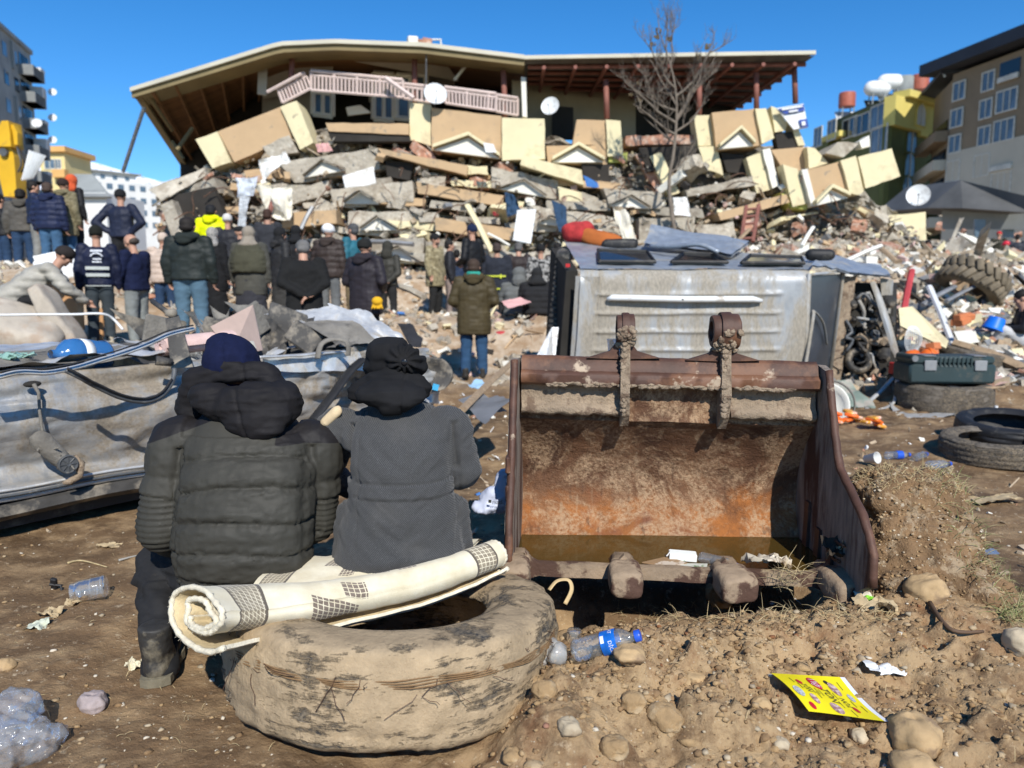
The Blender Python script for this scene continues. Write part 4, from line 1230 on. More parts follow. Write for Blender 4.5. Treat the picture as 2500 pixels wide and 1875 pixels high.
C0 = Vector((-2.7, 3.95, 0)); ce = Vector((2.13, 2.45, 0)).normalized(); cn = Vector((2.45, -2.13, 0)).normalized()
def CPt(l, w, z): return C0 + ce*l - cn*w + Vector((0,0,z))
car = empty('crushed_car', CPt(.9,.8,0), 'flattened silver car with torn dusty door panels behind the two seated people', 'car')
def car_side():
 nl, nz = 150, 60; pts = []
 rows = [(.245,.02),(.262,-.012),(.275,.0),(.285,-.012),(.300,.0),(.312,.045),(.345,.055),(.42,.012),(.52,-.022),(.63,-.035),(.72,-.03),(.752,-.018),(.765,.012),(.80,.025),(.85,.03),(.885,.045),(.893,.09)]
 rr = resample(rows, nz)
 for i in range(nl):
  l = -1.4 + 4.55*i/(nl-1)
  for (z, w) in rr:
   pts.append((l, w, z))
 a = np.array(pts); q = np.stack([a[:,0], a[:,2]*1.4, np.zeros(len(a))], 1)
 dent = fbm(q*1.5, 3, 5)*.07 + fbm(q*3.5, 3, 8, .5, True)*.034 + fbm(q*np.array([2,7,1]), 3, 18, .5, True)*.012 + fbm(q*11, 3, 2)*.006
 k = sstep(.30,.40,a[:,2])
 front = sstep(1.3, 2.4, a[:,0])
 a[:,1] += dent*k*(1+1.1*front)
 a[:,2] += front*.05*fbm(q*2.2, 2, 17) + .012*fbm(q*2,2,3)*k
 a[:,1] += .07*np.exp(-((a[:,0]-.86)/.20)**2 - ((a[:,2]-.79)/.07)**2)
 mb = MB(); mb.grid([CPt(*p) for p in a], nl, nz)
 return mb.build('side_panel', m_silver, car, smooth=True, origin=CPt(0,0,0))
side = car_side()
for z, w, r_, mt in ((.238,.02,.016,m_silver2),(.262,-.012,.008,m_seal),(.292,-.010,.009,m_silver2)):
 mb = MB(); pts = [CPt(-1.4+3.6*k/30, w, z + .006*math.sin(k*.9)) for k in range(31)]
 mb.tube(pts, r_, 6); mb.build('sill_rail', mt, car, smooth=True)
mb = MB()
pts = []
for k in range(28):
 l = -1.4 + 3.0*k/27
 for (w, z) in ((.0,.205),(-.03,.195),(-.035,.15),(.0,.12),(.10,.11)): pts.append(CPt(l, w+.02, z + .05*max(0, (l+.2))*.35))
mb.grid(pts, 28, 5); mb.noise(.012, 5, 4); mb.build('lower_sill', m_grime, car, smooth=True, angle=40)
MB().hexa([CPt(-1.5,.12,.02),CPt(2.9,.12,.10),CPt(2.9,1.5,.10),CPt(-1.5,1.5,.02),CPt(-1.5,.12,.28),CPt(2.9,.12,.34),CPt(2.9,1.5,.34),CPt(-1.5,1.5,.28)]).build('floor_pan', m_black, car)
mb = MB(); c = CPt(.045,.004,.845)
m_hole = M('cavity_shade_black', (.02,.018,.015), .9, bmp=0)  # near-black fill, the shade inside openings put into the colour
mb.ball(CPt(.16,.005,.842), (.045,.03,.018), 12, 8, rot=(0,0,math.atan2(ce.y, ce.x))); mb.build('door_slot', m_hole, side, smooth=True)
motor = empty('winder_motor', CPt(.2,-.06,.45)); motor.parent = car; motor.location = WP[motor.name] - WP[car.name]
mb = MB(); mb.tube([CPt(.16,-.02,.842), CPt(.17,-.05,.80), CPt(.165,-.06,.70), CPt(.17,-.06,.60), CPt(.18,-.06,.555)], [.012,.009,.008,.008,.010], 7)
mb.build('cable', m_greydust, motor, smooth=True)
mb = MB()
mb.capsule(CPt(.16,-.06,.54), CPt(.25,-.07,.42), .055, .050, 14); mb.ball(CPt(.27,-.075,.39), (.05,.05,.05))
for k in range(12):
 w = k*1.1; p = CPt(.15+.012*k, -.07 - .03*abs(math.sin(w)), .55-.014*k); mb.tube([p, p + Vector((rnd.uniform(-.05,.05), -.02, rnd.uniform(-.05,.04)))], [.007,.004], 5)
mb.noise(.008, 25, 3); mb.build('housing', m_greydust, motor, smooth=True, angle=40)
mb = MB(); ax = cn.to_track_quat('Z','Y').to_matrix().to_4x4(); Mx = Matrix.Translation(CPt(.265,-.125,.40)) @ ax
mb.lathe([(.001,.006),(.012,.008),(.014,.002),(.040,.0),(.046,.008),(.050,.006),(.050,-.02),(.001,-.02)], 26, 0, Mx)
for k in range(8):
 w = 2*math.pi*k/8; mb.tube([Mx @ Vector((.013*math.cos(w), .013*math.sin(w), .004)), Mx @ Vector((.043*math.cos(w), .043*math.sin(w), .005))], .0025, 5)
mb.build('drum', m_seal, motor, smooth=True, angle=40)
mb = MB(); mb.tube([CPt(.30,-.10,.43), CPt(.335,-.10,.38), CPt(.325,-.10,.32), CPt(.27,-.10,.295), CPt(.24,-.09,.29)], [.020,.026,.024,.018,.008], 8); mb.noise(.005, 30); mb.build('bracket', m_cakedmud, motor, smooth=True)
def strip_px(name, pts, r, mat, parent, n=40, sq=.45, amp=.004):
 mb = MB(); mb.tube(catmull([at(*p) for p in pts], n), r, 8, squash=sq); mb.noise(amp, 8, 3)
 return mb.build(name, mat, parent, smooth=True)
strip_px('roof_rail', [(-60,935,3.70),(0,920,3.76),(50,909,3.80),(126,909,3.88),(232,883,4.02),(348,846,4.2),(414,816,4.32),(470,803,4.42)], .030, m_silver2, car)
strip_px('roof_rail_gasket', [(-60,922,3.66),(0,908,3.72),(50,899,3.76),(126,898,3.84),(232,872,3.98),(348,835,4.16),(414,806,4.28),(470,794,4.38)], .010, m_black, car)
strip_px('window_seal', [(160,904,3.86),(198,922,3.9),(232,942,3.98),(298,972,4.1),(358,979,4.22),(398,962,4.3),(421,929,4.38),(426,900,4.42)], .014, m_seal, car, sq=1.0)
strip_px('window_seal', [(164,899,3.84),(200,917,3.88),(234,936,3.96),(298,965,4.08),(357,972,4.2),(396,956,4.28),(419,926,4.36)], .007, m_black, car, sq=1.0)
mb = MB(); mb.hexa([at(418,900,4.55),at(470,895,4.58),at(470,895,4.7),at(418,900,4.68),at(404,780,4.62),at(436,768,4.66),at(436,768,4.75),at(404,780,4.72)]); mb.noise(.012, 9, 4); mb.build('pillar', m_grime, car)
mb = MB(); mb.ball(at(418,765,4.66), (.035,.03,.03)); mb.tube([at(418,770,4.66), at(370,735,4.8)], .016, 6); mb.noise(.01, 14, 6); mb.build('hinge', m_grime, car, smooth=True)
mb = MB(); mb.tube([at(380,880,4.5), at(420,884,4.55)], [.03,.025], 8); mb.noise(.01, 14, 6); mb.build('hinge', m_grime, car, smooth=True)
def sheet(name, corners, nu, nv, mat, parent, amp, freq, seed, ridge=.6, th=.0, smooth_angle=None):
 """bent metal sheet between four world corners (00, 10, 11, 01)"""
 c00, c10, c11, c01 = [Vector(c) for c in corners]; pts = []
 for i in range(nu):
  for j in range(nv):
   f, g = i/(nu-1), j/(nv-1)
   pts.append((c00*(1-f)+c10*f)*(1-g) + (c01*(1-f)+c11*f)*g)
 a = np.array([tuple(p) for p in pts]); nrm = np.array((c10-c00).cross(c01-c00).normalized())
 dd = fbm(a*freq, 3, seed, .5, True)*amp*ridge + fbm(a*freq*.6+5, 3, seed+3)*amp
 a = a + nrm*dd[:,None] + np.stack([fbm(a*freq+k*11, 2, seed+k) for k in range(3)], 1)*amp*.35
 mb = MB(); mb.grid(a.tolist(), nu, nv)
 if th: mb.grid((a + nrm*th).tolist(), nu, nv)
 return mb.build(name, mat, parent, smooth=True, angle=smooth_angle)
sheet('roof_sheet', (CPt(-1.4,.10,.90), CPt(1.0,.10,.90), CPt(1.0,1.4,.93), CPt(-1.4,1.4,.96)), 60, 40, m_silver2, car, .09, 2.2, 5)
sheet('roof_sheet', (CPt(-1.4,.03,.93), CPt(.8,.06,.93), CPt(.9,.75,.97), CPt(-1.4,.75,1.00)), 60, 30, m_greydust, car, .05, 3.0, 9)
for k in range(16):
 l, w = 1.05 + 1.5*rnd.random(), .2 + 1.0*rnd.random(); z = .80 + .26*w*rnd.random(); s_ = .22+.25*rnd.random(); ax_ = [Vector((rnd.uniform(-1,1), rnd.uniform(-1,1), rnd.uniform(-.6,.9))).normalized()*s_ for q in range(2)]
 c = CPt(l, w, z); sheet('crumpled_trim', (c-ax_[0]-ax_[1]*.6, c+ax_[0]-ax_[1]*.6, c+ax_[0]+ax_[1]*.6, c-ax_[0]+ax_[1]*.6), 16, 12, (m_greydust, m_grime, m_silver2)[k % 3], car, .09, 5, 50+k)
mb = MB(); mb.hexa([CPt(.9,.2,.5),CPt(2.9,.2,.5),CPt(2.9,1.4,.5),CPt(.9,1.4,.5),CPt(1.0,.25,.80),CPt(2.8,.25,.78),CPt(2.7,1.3,1.0),CPt(1.0,1.3,.95)]); mb.build('crushed_interior', m_grime, car)
for i, (l, w, z, ry, rz, s_) in enumerate(((1.5,.45,1.02,.3,.4,.28),(1.85,.7,1.08,-.5,1.0,.36),(2.1,.35,.98,.6,.2,.25),(1.3,.9,1.05,.2,.9,.3),(2.25,.8,1.10,.4,.5,.3))):
 mb = MB(); mb.box(CPt(l,w,z), (s_, s_*.12, s_*.7), (rnd.uniform(-.5,.5), ry, rz), ch=.012); mb.noise(.03, 5, i); mb.build('trim_panel', m_greydust if i % 2 else m_grime, car, smooth=True, angle=40)
strip_px('dash_hoop', [(775,875,5.3),(785,840,5.35),(815,828,5.4),(848,835,5.4),(850,868,5.4)], .022, m_greydust, car)
sheet('scuttle_panel', (at(640,760,6.4), at(815,742,6.4), at(945,835,6.1), at(800,800,5.9)), 30, 22, m_silver2, car, .05, 3, 12)
sheet('bonnet', (at(805,742,6.5), at(905,765,6.6), at(1088,905,6.5), at(930,868,5.95)), 46, 34, m_silver2, car, .10, 3.2, 21)
sheet('bonnet', (at(720,770,5.9), at(860,775,6.0), at(930,840,5.9), at(830,838,5.6)), 34, 26, m_greydust, car, .06, 3, 25)
sheet('front_wing', (at(905,850,5.85), at(1080,905,6.35), at(1085,985,6.35), at(930,1005,5.85)), 40, 30, m_silver2, car, .12, 4.5, 31)
sheet('front_wing', (at(640,866,5.05), at(880,858,5.75), at(900,905,5.75), at(640,905,5.03)), 44, 16, m_silver2, car, .035, 4, 37)
strip_px('door_frame_rail', [(630,872,4.98),(720,868,5.2),(800,862,5.45),(840,858,5.6)], .020, m_silver2, car)
strip_px('window_pillar', [(885,878,5.62),(855,905,5.5),(815,960,5.3),(765,1025,5.1)], .045, m_black, car, sq=.4)
mb = MB(); Mx = Matrix.Translation(at(1058,915,6.25)) @ Matrix.Rotation(R(75),4,'X') @ Matrix.Rotation(R(20),4,'Y')
mb.lathe([(.05,-.10),(.10,-.06),(.145,.03),(.15,.045),(.135,.05),(.09,-.02),(.03,-.06),(.001,-.06)], 26, 0, Mx); mb.noise(.03, 9, 3); mb.build('headlamp_bowl', m_grime, car, smooth=True)
for pts in ([(1000,905,6.0),(1030,930,6.1),(1050,950,6.15)], [(985,890,5.95),(1045,945,6.05)], [(930,860,5.85),(1010,858,6.3),(1060,870,6.4),(1080,905,6.4)]): strip_px('loose_wire', pts, .010, m_grime, car, sq=1)
mb = MB(); mb.box(at(1063,945,6.1), (.05,.02,.05), (0,.3,.2)); mb.build('blue_connector', M('cyan_plastic', (.05,.35,.6), .5, bmp=0), car)
mb = MB()
for k in range(60):
 p = at(-20 + 110*rnd.random(), 872 - 8*rnd.random(), 4.2 + .5*rnd.random())
 mb.box(p, (.05*rnd.random()+.02, .04, .006), (rnd.uniform(-.5,.5), rnd.uniform(-.5,.5), rnd.random()*3))
o = mb.build('shattered_glass', M('green_crazed_glass', (.22,.36,.30), .25, var=.3, bmp=.2), car); o['kind'] = 'stuff'

# ---------------------------------------------------------------- silver van lying on its side, roof towards us
m_vanroof = metal_paint('muddy_silver_van_roof', (.34,.355,.365), (.285,.255,.205), .41, .18, .45, .4, .15, (1,1,.35))
m_vanside = metal_paint('blue_silver_van_side', (.31,.345,.39), (.27,.24,.195), .54, .35, .35, .9, .1)
m_glassdark = M('dark_window_glass', (.012,.014,.016), .12, var=.2, bmp=0, spec=.6)
m_white = M('white_painted_metal', (.70,.71,.70), .4, var=.08, c2=(.45,.40,.33), c2s=4, c2t=(.6,.7), bmp=.08)
m_engine = M('oily_engine_metal', (.045,.042,.038), .6, metal=.3, var=.5, vs=9, c2=(.21,.175,.13), c2s=6, c2t=(.52,.62), bmp=.5, bs=30)
vc = [at(1398,984,8.80), at(1962,984,8.80), at(1975,660,8.70), at(1420,664,8.70), at(1362,930,10.45), at(2003,935,10.45), at(2006,628,10.35), at(1372,590,10.35)]
def VP(a, b, c):
 r0 = (vc[0]*(1-a)+vc[1]*a)*(1-b) + (vc[3]*(1-a)+vc[2]*a)*b
 r1 = (vc[4]*(1-a)+vc[5]*a)*(1-b) + (vc[7]*(1-a)+vc[6]*a)*b
 return r0*(1-c) + r1*c
van = empty('overturned_van', VP(.5,0,.5), 'silver van lying on its side with its ribbed roof facing us', 'van')
def van_shell():
 prof = [(0,.0),(.0,.06),(.0,.2)] + [(b, 0) for b in np.linspace(.1,.9,60)]
 prof = [(b, 0.0) for b in np.linspace(0,.90,90)] + [(.90+.10*math.sin(w), .075*(1-math.cos(w))) for w in np.linspace(.1, math.pi/2, 12)]
 na = 120; pts = []
 for i in range(na):
  a = i/(na-1)
  for (b, c) in prof:
   rib = 0
   if b < .88:
    for rb in (.13,.27,.41,.55,.69,.83):
     e = sstep(.06,.09,np.array([a]))[0]*(1-sstep(.86,.90,np.array([a])))[0]
     rib += e*math.exp(-((b-rb)/.014)**2)
   crown = .02*(4*(b-.45)**2)
   gap = .012*math.exp(-((a-.085)/.004)**2)
   pts.append(VP(a, b, c + crown - .016*rib + gap))
 mb = MB(); mb.grid(pts, na, len(prof)); mb.noise(.012, 2.2, 4, 2)
 return mb.build('roof', m_vanroof, van, smooth=True, origin=VP(.5,0,0))
vroof = van_shell()
def van_side():
 na, ncc = 80, 40; pts = []
 for i in range(na):
  a = i/(na-1)
  for j in range(ncc):
   c = .07 + .93*j/(ncc-1)
   pts.append(VP(a, 1.0 + .015*math.sin(c*3) , c))
 mb = MB(); mb.grid(pts, na, ncc); mb.noise(.03, 2.0, 8, 3)
 return mb.build('side_panel', m_vanside, van, smooth=True, origin=VP(.5,0,0))
vside = van_side()
def win(a0, a1, c0, c1, sk=0.0):
 mb = MB(); q = [VP(a0,1.022,c0), VP(a1,1.022,c0), VP(a1-sk,1.03,c1), VP(a0+sk,1.03,c1)]
 mb.prism(q, (0,0,.02)); w = mb.build('window', m_glassdark, van)
 fr = MB(); loop = [Vector(x)+Vector((0,0,.024)) for x in q]; loop.append(loop[0]); fr.tube(loop, .022, 6); fr.build('window_frame', m_black, w)
win(.09,.33,.16,.52,.02); win(.40,.64,.16,.50,.06); win(.70,.97,.14,.50,.03)
sheet('side_door', (VP(.30,1.05,.72), VP(.66,1.05,.42), VP(.72,1.08,.95), VP(.34,1.12,1.0)), 30, 24, m_vanside, van, .06, 1.6, 5, th=.04)
mb = MB(); mb.tube(catmull([VP(.325,1.07,.60), VP(.42,1.10,.44), VP(.52,1.14,.30), VP(.60,1.10,.22)], 14), .03, 6); mb.build('door_edge', m_vanside, van, smooth=True)
mb = MB(); mb.capsule(VP(.985,1.07,.42), VP(1.06,1.075,.40), .075, .07, 12); mb.build('wing_mirror', m_black, van, smooth=True)
mb = MB(); mb.tube([VP(.12,.80,-.018), VP(.14,.815,-.03), VP(.45,.80,-.034), VP(.76,.795,-.03), VP(.80,.78,-.016)], [.022,.036,.036,.036,.02], 10); mb.build('roof_bar', m_white, van, smooth=True)
mb = MB(); mb.box(VP(.45,.802,-.05), (.02,.02,.02)); mb.build('bar_bolt', m_black, van)
MB().hexa([VP(-.06,0,.12),VP(.0,0,.12),VP(.0,0,.9),VP(-.06,0,.9),VP(-.05,.97,.15),VP(.0,.97,.15),VP(.0,.97,.9),VP(-.05,.97,.9)]).build('tailgate_shade', m_hole, van)  # solid black box standing in for the shade inside the van
mb = MB(); pts = []
for k in range(20):
 f = k/19
 for (a, c) in ((-.02,.02),(.03,-.004),(.085,-.006),(.083,.02)): pts.append(VP(a - .02*math.sin(f*3.14)*0, f*.96, c + .02))
mb.grid(pts, 20, 4); mb.noise(.012, 3, 2); mb.build('tailgate_edge', m_vanroof, van, smooth=True)
mb = MB()
mb.hexa([at(1330,960,9.3),at(1372,960,9.2),at(1372,960,9.9),at(1330,960,10.0),at(1362,618,9.75),at(1394,612,9.6),at(1394,600,10.3),at(1362,606,10.4)]); mb.noise(.03, 4, 3); bmpr = mb.build('rear_bumper', m_grime, van)
mb = MB()
for k in range(22): mb.box(at(1337+1.4*k, 900-13*k, 9.28+.02*k), (.10,.05,.035), (0,.1,0))
mb.build('bumper_ribs', m_black, bmpr)
mb = MB(); mb.prism([at(1300,880,8.9),at(1345,800,9.0),at(1362,800,9.0),at(1352,905,8.9),at(1320,925,8.8)], (0,.05,0)); mb.noise(.04, 4, 4); mb.build('torn_bumper_skin', m_silver2, van)
mb = MB(); mb.box(at(1386,648,8.95), (.05,.03,.04)); mb.build('tail_lamp_shard', M('red_lamp_plastic', (.45,.02,.02), .3, bmp=0), van)
mb = MB(); wq = [VP(1.0,.03,.01), VP(1.0,.955,.03), at(2056,668,9.55), at(2020,930,9.55)]
mb.prism(wq, (.02,.03,0)); wsc = mb.build('windscreen', M('milky_dark_windscreen', (.036,.044,.056), .35, var=.2, c2=(.13,.13,.125), c2s=3, c2t=(.6,.72), bmp=.1, spec=.6), van)
mb = MB(); loop = [VP(1.0,.0,.0), VP(1.0,.965,.02), at(2058,662,9.55), at(2022,935,9.55)]; mb.tube(loop, .03, 7); mb.build('windscreen_rim', m_vanroof, wsc, smooth=True)
mb = MB(); pts = []
for k in range(16):
 f = k/15
 p = at(2062-40*f, 672+262*f, 9.6)
 for (dx, dy) in ((0,0),(.06,-.03),(.14,-.02),(.17,.05)): pts.append(p + Vector((dx, dy, 0)))
mb.grid(pts, 16, 4); mb.noise(.03, 5, 2); mb.build('scuttle', m_cakedmud, van, smooth=True)
sheet('bonnet', (at(1975,657,8.75), at(2050,668,9.4), at(2180,676,9.7), at(2010,625,10.5)), 34, 20, m_vanside, van, .05, 2.2, 15, th=.02)
sheet('bonnet', (at(2050,668,9.4), at(2175,680,9.65), at(2150,648,10.5), at(2020,632,10.5)), 24, 18, m_vanside, van, .03, 2.2, 16, th=.02)
mb = MB(); mb.hexa([at(2150,680,9.7),at(2182,684,9.7),at(2182,690,10.2),at(2150,690,10.2),at(2155,760,9.75),at(2172,765,9.75),at(2175,765,10.2),at(2155,765,10.2)]); mb.noise(.02,5); mb.build('wing_edge', m_vanroof, van)
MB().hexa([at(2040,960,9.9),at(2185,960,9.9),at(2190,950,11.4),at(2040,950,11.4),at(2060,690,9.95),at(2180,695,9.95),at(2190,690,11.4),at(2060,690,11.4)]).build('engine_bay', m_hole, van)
for i in range(30):
 mb = MB(); p = at(2066+110*rnd.random(), 715+215*rnd.random(), 9.62+.3*rnd.random()); s_ = .05+.12*rnd.random()
 if rnd.random() < .5: mb.box(p, (s_, s_, s_*.8), (rnd.random(), rnd.random(), rnd.random()*3), ch=s_*.12)
 else: mb.lathe([(.001,-s_*.5),(s_*.5,-s_*.5),(s_*.5,s_*.3),(s_*.3,s_*.5),(.001,s_*.5)], 14, 0, Matrix.Translation(p) @ Euler((rnd.random()*3, rnd.random()*3, 0)).to_matrix().to_4x4())
 mb.build('engine_block', m_cakedmud if i % 4 == 0 else m_engine, van, smooth=True, angle=35)
for i in range(26):
 p = at(2062+115*rnd.random(), 705+220*rnd.random(), 9.55+.2*rnd.random()); pts = [p]
 for k in range(4): pts.append(pts[-1] + Vector((rnd.uniform(-.14,.14), rnd.uniform(-.06,.06), rnd.uniform(-.16,.10))))
 mb = MB(); mb.tube(catmull(pts, 12), .010+.014*rnd.random(), 6); mb.build('engine_hose', (m_engine, m_cakedmud, m_seal, m_vanroof)[i % 4], van, smooth=True)
mb = MB(); mb.tube([at(2130,690,9.5), at(2146,730,9.42), at(2165,790,9.35), at(2182,850,9.3), at(2196,885,9.3)], [.035,.04,.05,.045,.03], 6, squash=.5); mb.noise(.03,6); mb.build('bumper_beam', m_vanroof, van, smooth=True, angle=40)
mb = MB(); mb.lathe([(.10,-.06),(.16,-.05),(.175,0),(.16,.05),(.10,.06)], 24, 0, Matrix.Translation(at(2095,880,9.55)) @ Matrix.Rotation(R(80),4,'X'), closed=True); mb.noise(.01, 8); mb.build('pulley', m_engine, van, smooth=True)
strip_px('wiper_rod', [(1965,905,8.7),(1985,780,8.75),(1988,760,8.8),(2010,790,9.0),(2018,840,9.2)], .02, m_vanroof, van)
# ---------------------------------------------------------------- far setting: snowy hill, towns, intact blocks
m_snow = M('snowy_hillside', (.80,.83,.88), .9, var=.06, vs=.01, c2=(.36,.36,.38), c2s=.055, c2t=(.53,.62), bmp=0)
mb = MB(); pts = []
prof_h = [(-400,330),(0,345),(100,368),(155,385),(200,394),(270,409),(330,424),(400,441),(520,455),(700,470),(1000,480),(1400,480),(1900,470),(2300,450),(2600,430),(3000,420)]
for i in range(70):
 u = -400 + 3400*i/69
 v = np.interp(u, [q[0] for q in prof_h], [q[1] for q in prof_h])
 top = at(u, v + 4*math.sin(i*.9), 1500)
 for k in range(12):
  f = k/11
  base = Vector((top.x*.75, 950, -5)); p = base*(1-f) + top*f
  p.z += 10*math.sin(i*1.7+k)*f*(1-f)*2; pts.append(p)
mb.grid(pts, 70, 12)
o = mb.build('hills', m_snow, None, smooth=True); o['kind'] = 'structure'

m_conc_far = M('weathered_grey_render', (.27,.285,.275), .9, var=.25, vs=.25, c2=(.19,.20,.20), c2s=.12, c2t=(.5,.6), bmp=0)
m_white_far = M('white_render', (.62,.62,.60), .9, var=.1, vs=.3, bmp=0)
m_win_far = M('blue_grey_window', (.10,.15,.20), .2, var=.4, vs=.6, bmp=0)
m_orange_far = M('orange_render', (.62,.36,.13), .9, var=.1, vs=.2, bmp=0)
m_yellow_far = M('pale_yellow_render', (.68,.55,.26), .9, var=.1, vs=.2, bmp=0)
m_brown_far = M('brown_render', (.24,.18,.112), .9, var=.14, vs=.3, bmp=0)
m_beige_far = M('beige_render', (.52,.47,.36), .9, var=.1, vs=.3, bmp=0)
m_olive_far = M('olive_green_render', (.115,.125,.040), .9, var=.2, vs=.3, bmp=0)
m_lemon_far = M('lemon_render', (.62,.52,.15), .9, var=.1, vs=.3, bmp=0)
m_roofdark = M('dark_roof_sheet', (.028,.032,.042), .7, var=.2, vs=.3, bmp=0)
m_frame_far = M('pale_window_frame', (.56,.54,.46), .8, bmp=0)

class Wall:
 """a facade plane between two ground points; pieces are placed on it by distance along, height"""
 def __init__(s, p0, p1, parent):
  s.p0, s.p1 = Vector((p0[0], p0[1], 0)), Vector((p1[0], p1[1], 0)); s.d = (s.p1-s.p0).normalized(); s.L = (s.p1-s.p0).length
  s.n = Vector((s.d.y, -s.d.x, 0)); s.parent = parent
  if s.n.dot(-s.p0) < 0: s.n = -s.n
 def P(s, l, z, out=0.0): return s.p0 + s.d*l + Vector((0,0,z)) + s.n*out
 def box(s, name, l0, l1, z0, z1, o0, o1, mat, parent=None):
  a = [s.P(l0,z0,o0), s.P(l1,z0,o0), s.P(l1,z0,o1), s.P(l0,z0,o1)]; b_ = [s.P(l0,z1,o0), s.P(l1,z1,o0), s.P(l1,z1,o1), s.P(l0,z1,o1)]
  return MB().hexa(a+b_).build(name, mat, parent or s.parent)
 def at_px(s, u, v):
  """where the sight line through (u, v) meets the plane: (along, height)"""
  o = at(u, v, 1.0) - Vector((0,0,CAM_H)); n = s.n
  t = (s.p0 - Vector((0,0,CAM_H))).dot(n)/o.dot(n)
  p = Vector((0,0,CAM_H)) + o*t
  return (p-s.p0).dot(s.d), p.z
 def window(s, l, z, w, h, mat=None, frame=True, mull=1):
  wd = s.box('window', l-w/2, l+w/2, z-h/2, z+h/2, .02, .06, mat or m_win_far)
  if frame:
   t = .14
   MBf = MB()
   for (a0,a1,b0,b1) in ((l-w/2-t,l+w/2+t,z+h/2,z+h/2+t),(l-w/2-t,l+w/2+t,z-h/2-t,z-h/2),(l-w/2-t,l-w/2,z-h/2,z+h/2),(l+w/2,l+w/2+t,z-h/2,z+h/2)):
    MBf.hexa([s.P(a0,b0,.03),s.P(a1,b0,.03),s.P(a1,b0,.14),s.P(a0,b0,.14),s.P(a0,b1,.03),s.P(a1,b1,.03),s.P(a1,b1,.14),s.P(a0,b1,.14)])
   MBf.build('frame', m_frame_far, wd)
   for k in range(mull):
    x = l - w/2 + w*(k+1)/(mull+1)
    s.box('mullion', x-.05, x+.05, z-h/2, z+h/2, .065, .12, m_frame_far, wd)
  return wd

p0, p1 = at(-260,300,62), at(86,300,96)
blk = empty('apartment_building', (p1.x, p1.y, 2), 'tall grey concrete apartment block with stacked corner balconies at far left', 'building')
W1 = Wall(p0, p1, blk); topz = 29.6
W1.box('wall', 0, W1.L, 0, topz, -14, 0, m_conc_far)
W1.box('roof_edge', -.2, W1.L+.2, topz, topz+.5, -14.2, .25, m_conc_far)
for k in range(9):
 z = 3.5 + 3.02*k
 for u in (20, 44):
  l, _ = W1.at_px(u, 250); W1.window(l, z, 1.3, 1.5, m_glassdark if (k+u) % 3 == 0 else m_win_far, False)
 for l_, nm in ((W1.L-2.6, 'balcony'),(W1.at_px(62,250)[0], 'balcony')):
  bl = W1.box(nm, l_-1.5, l_+2.2, z-1.5, z-.35, 0, 1.5, m_conc_far)
  W1.box('balcony_side', l_+1.2, l_+2.25, z-.35, z+.05 + .8*(k % 2), .2, 1.55, m_white_far, bl)
  W1.box('opening', l_-1.2, l_+1.6, z-.3, z+1.1, .02, .05, m_glassdark, bl)
 if k % 2 == 0:
  W1.box('vertical_rib', W1.at_px(36,250)[0]-.2, W1.at_px(36,250)[0]+.2, z-1.5, z+1.5, 0, .3, m_conc_far)
m_dish = M('white_dish_metal', (.66,.68,.68), .45, var=.08, c2=(.45,.45,.44), c2s=3, bmp=0)
def dish(c, r, aim, label, group=None):
 e = empty('satellite_dish', Vector(c), label, 'satellite dish', group)
 aim = Vector(aim).normalized(); Mx = Matrix.Translation(Vector(c)) @ aim.to_track_quat('Z','Y').to_matrix().to_4x4()
 mb = MB(); pr = [(.001,-.22*r)] + [(r*k/7, -.22*r*(1-(k/7)**2)) for k in range(1,8)] + [(r*1.02,.01*r),(r*.98,-.04*r)] + [(r*k/7, -.22*r*(1-(k/7)**2)-.03*r) for k in range(6,0,-1)]
 mb.lathe(pr, 22, 0, Mx); mb.build('reflector', m_dish, e, smooth=True, angle=50)
 mb = MB(); tip = Mx @ Vector((0,-r*.25,r*.75)); mb.tube([Mx @ Vector((0,-r*.95,0)), tip], .03*r, 6); mb.box(tip, (.12*r,.12*r,.12*r)); mb.build('feed_arm', m_seal, e)
 mb = MB(); mb.tube([Mx @ Vector((0,0,-.22*r)), Mx @ Vector((0,0,-.5*r)), (Mx @ Vector((0,0,-.5*r))) - Vector((0,0,r*.9))], .04*r, 6); mb.build('mount', m_seal, e)
 return e
for i, (u, v, q) in enumerate(((97,220,'second balcony below the roof'),(97,283,'middle balcony'),(97,338,'low balcony'),(48,298,'wall beside the yellow excavator arm'))):
 l, z = W1.at_px(min(u,86), v)
 dish(W1.P(l+.4*(u>90), z, 1.75), .5 if u > 90 else .55, (.3,-1,.4), 'white satellite dish on the far left grey block, '+q, 'dishes on the left grey block')

hs1 = empty('house', at(135,420,130), 'orange and yellow house in front of the snowy hill at left', 'house')
Wh = Wall(at(100,420,130), at(160,420,130), hs1)
z0 = at(130,372,130).z
Wh.box('wall', 0, Wh.L, 0, z0, -8, 0, m_yellow_far); Wh.box('roof', -.6, Wh.L+.6, z0, z0+.9, -8.6, .8, m_orange_far); Wh.box('porch', Wh.L-1.6, Wh.L+.5, z0-4.2, z0-2.9, 0, 1.2, m_orange_far)
Wh.window(1.6, z0-1.9, 1.6, 1.4); Wh.window(3.0, z0-1.9, .8, 1.4)
hs2 = empty('apartment_building', at(300,500,170), 'white apartment block below the snowy hill, between the crowd and the rubble', 'building')
Wb = Wall(at(222,470,165), at(385,470,175), hs2)
zt = at(290,440,168).z
Wb.box('wall', 0, Wb.L, 0, zt, -10, 0, m_white_far); Wb.box('wall', 1.6, Wb.L-4, zt, zt+1.7, -10, -1.5, m_white_far); Wb.box('roof', .6, Wb.L-3, zt+1.7, zt+2.0, -10.5, -.6, m_conc_far)
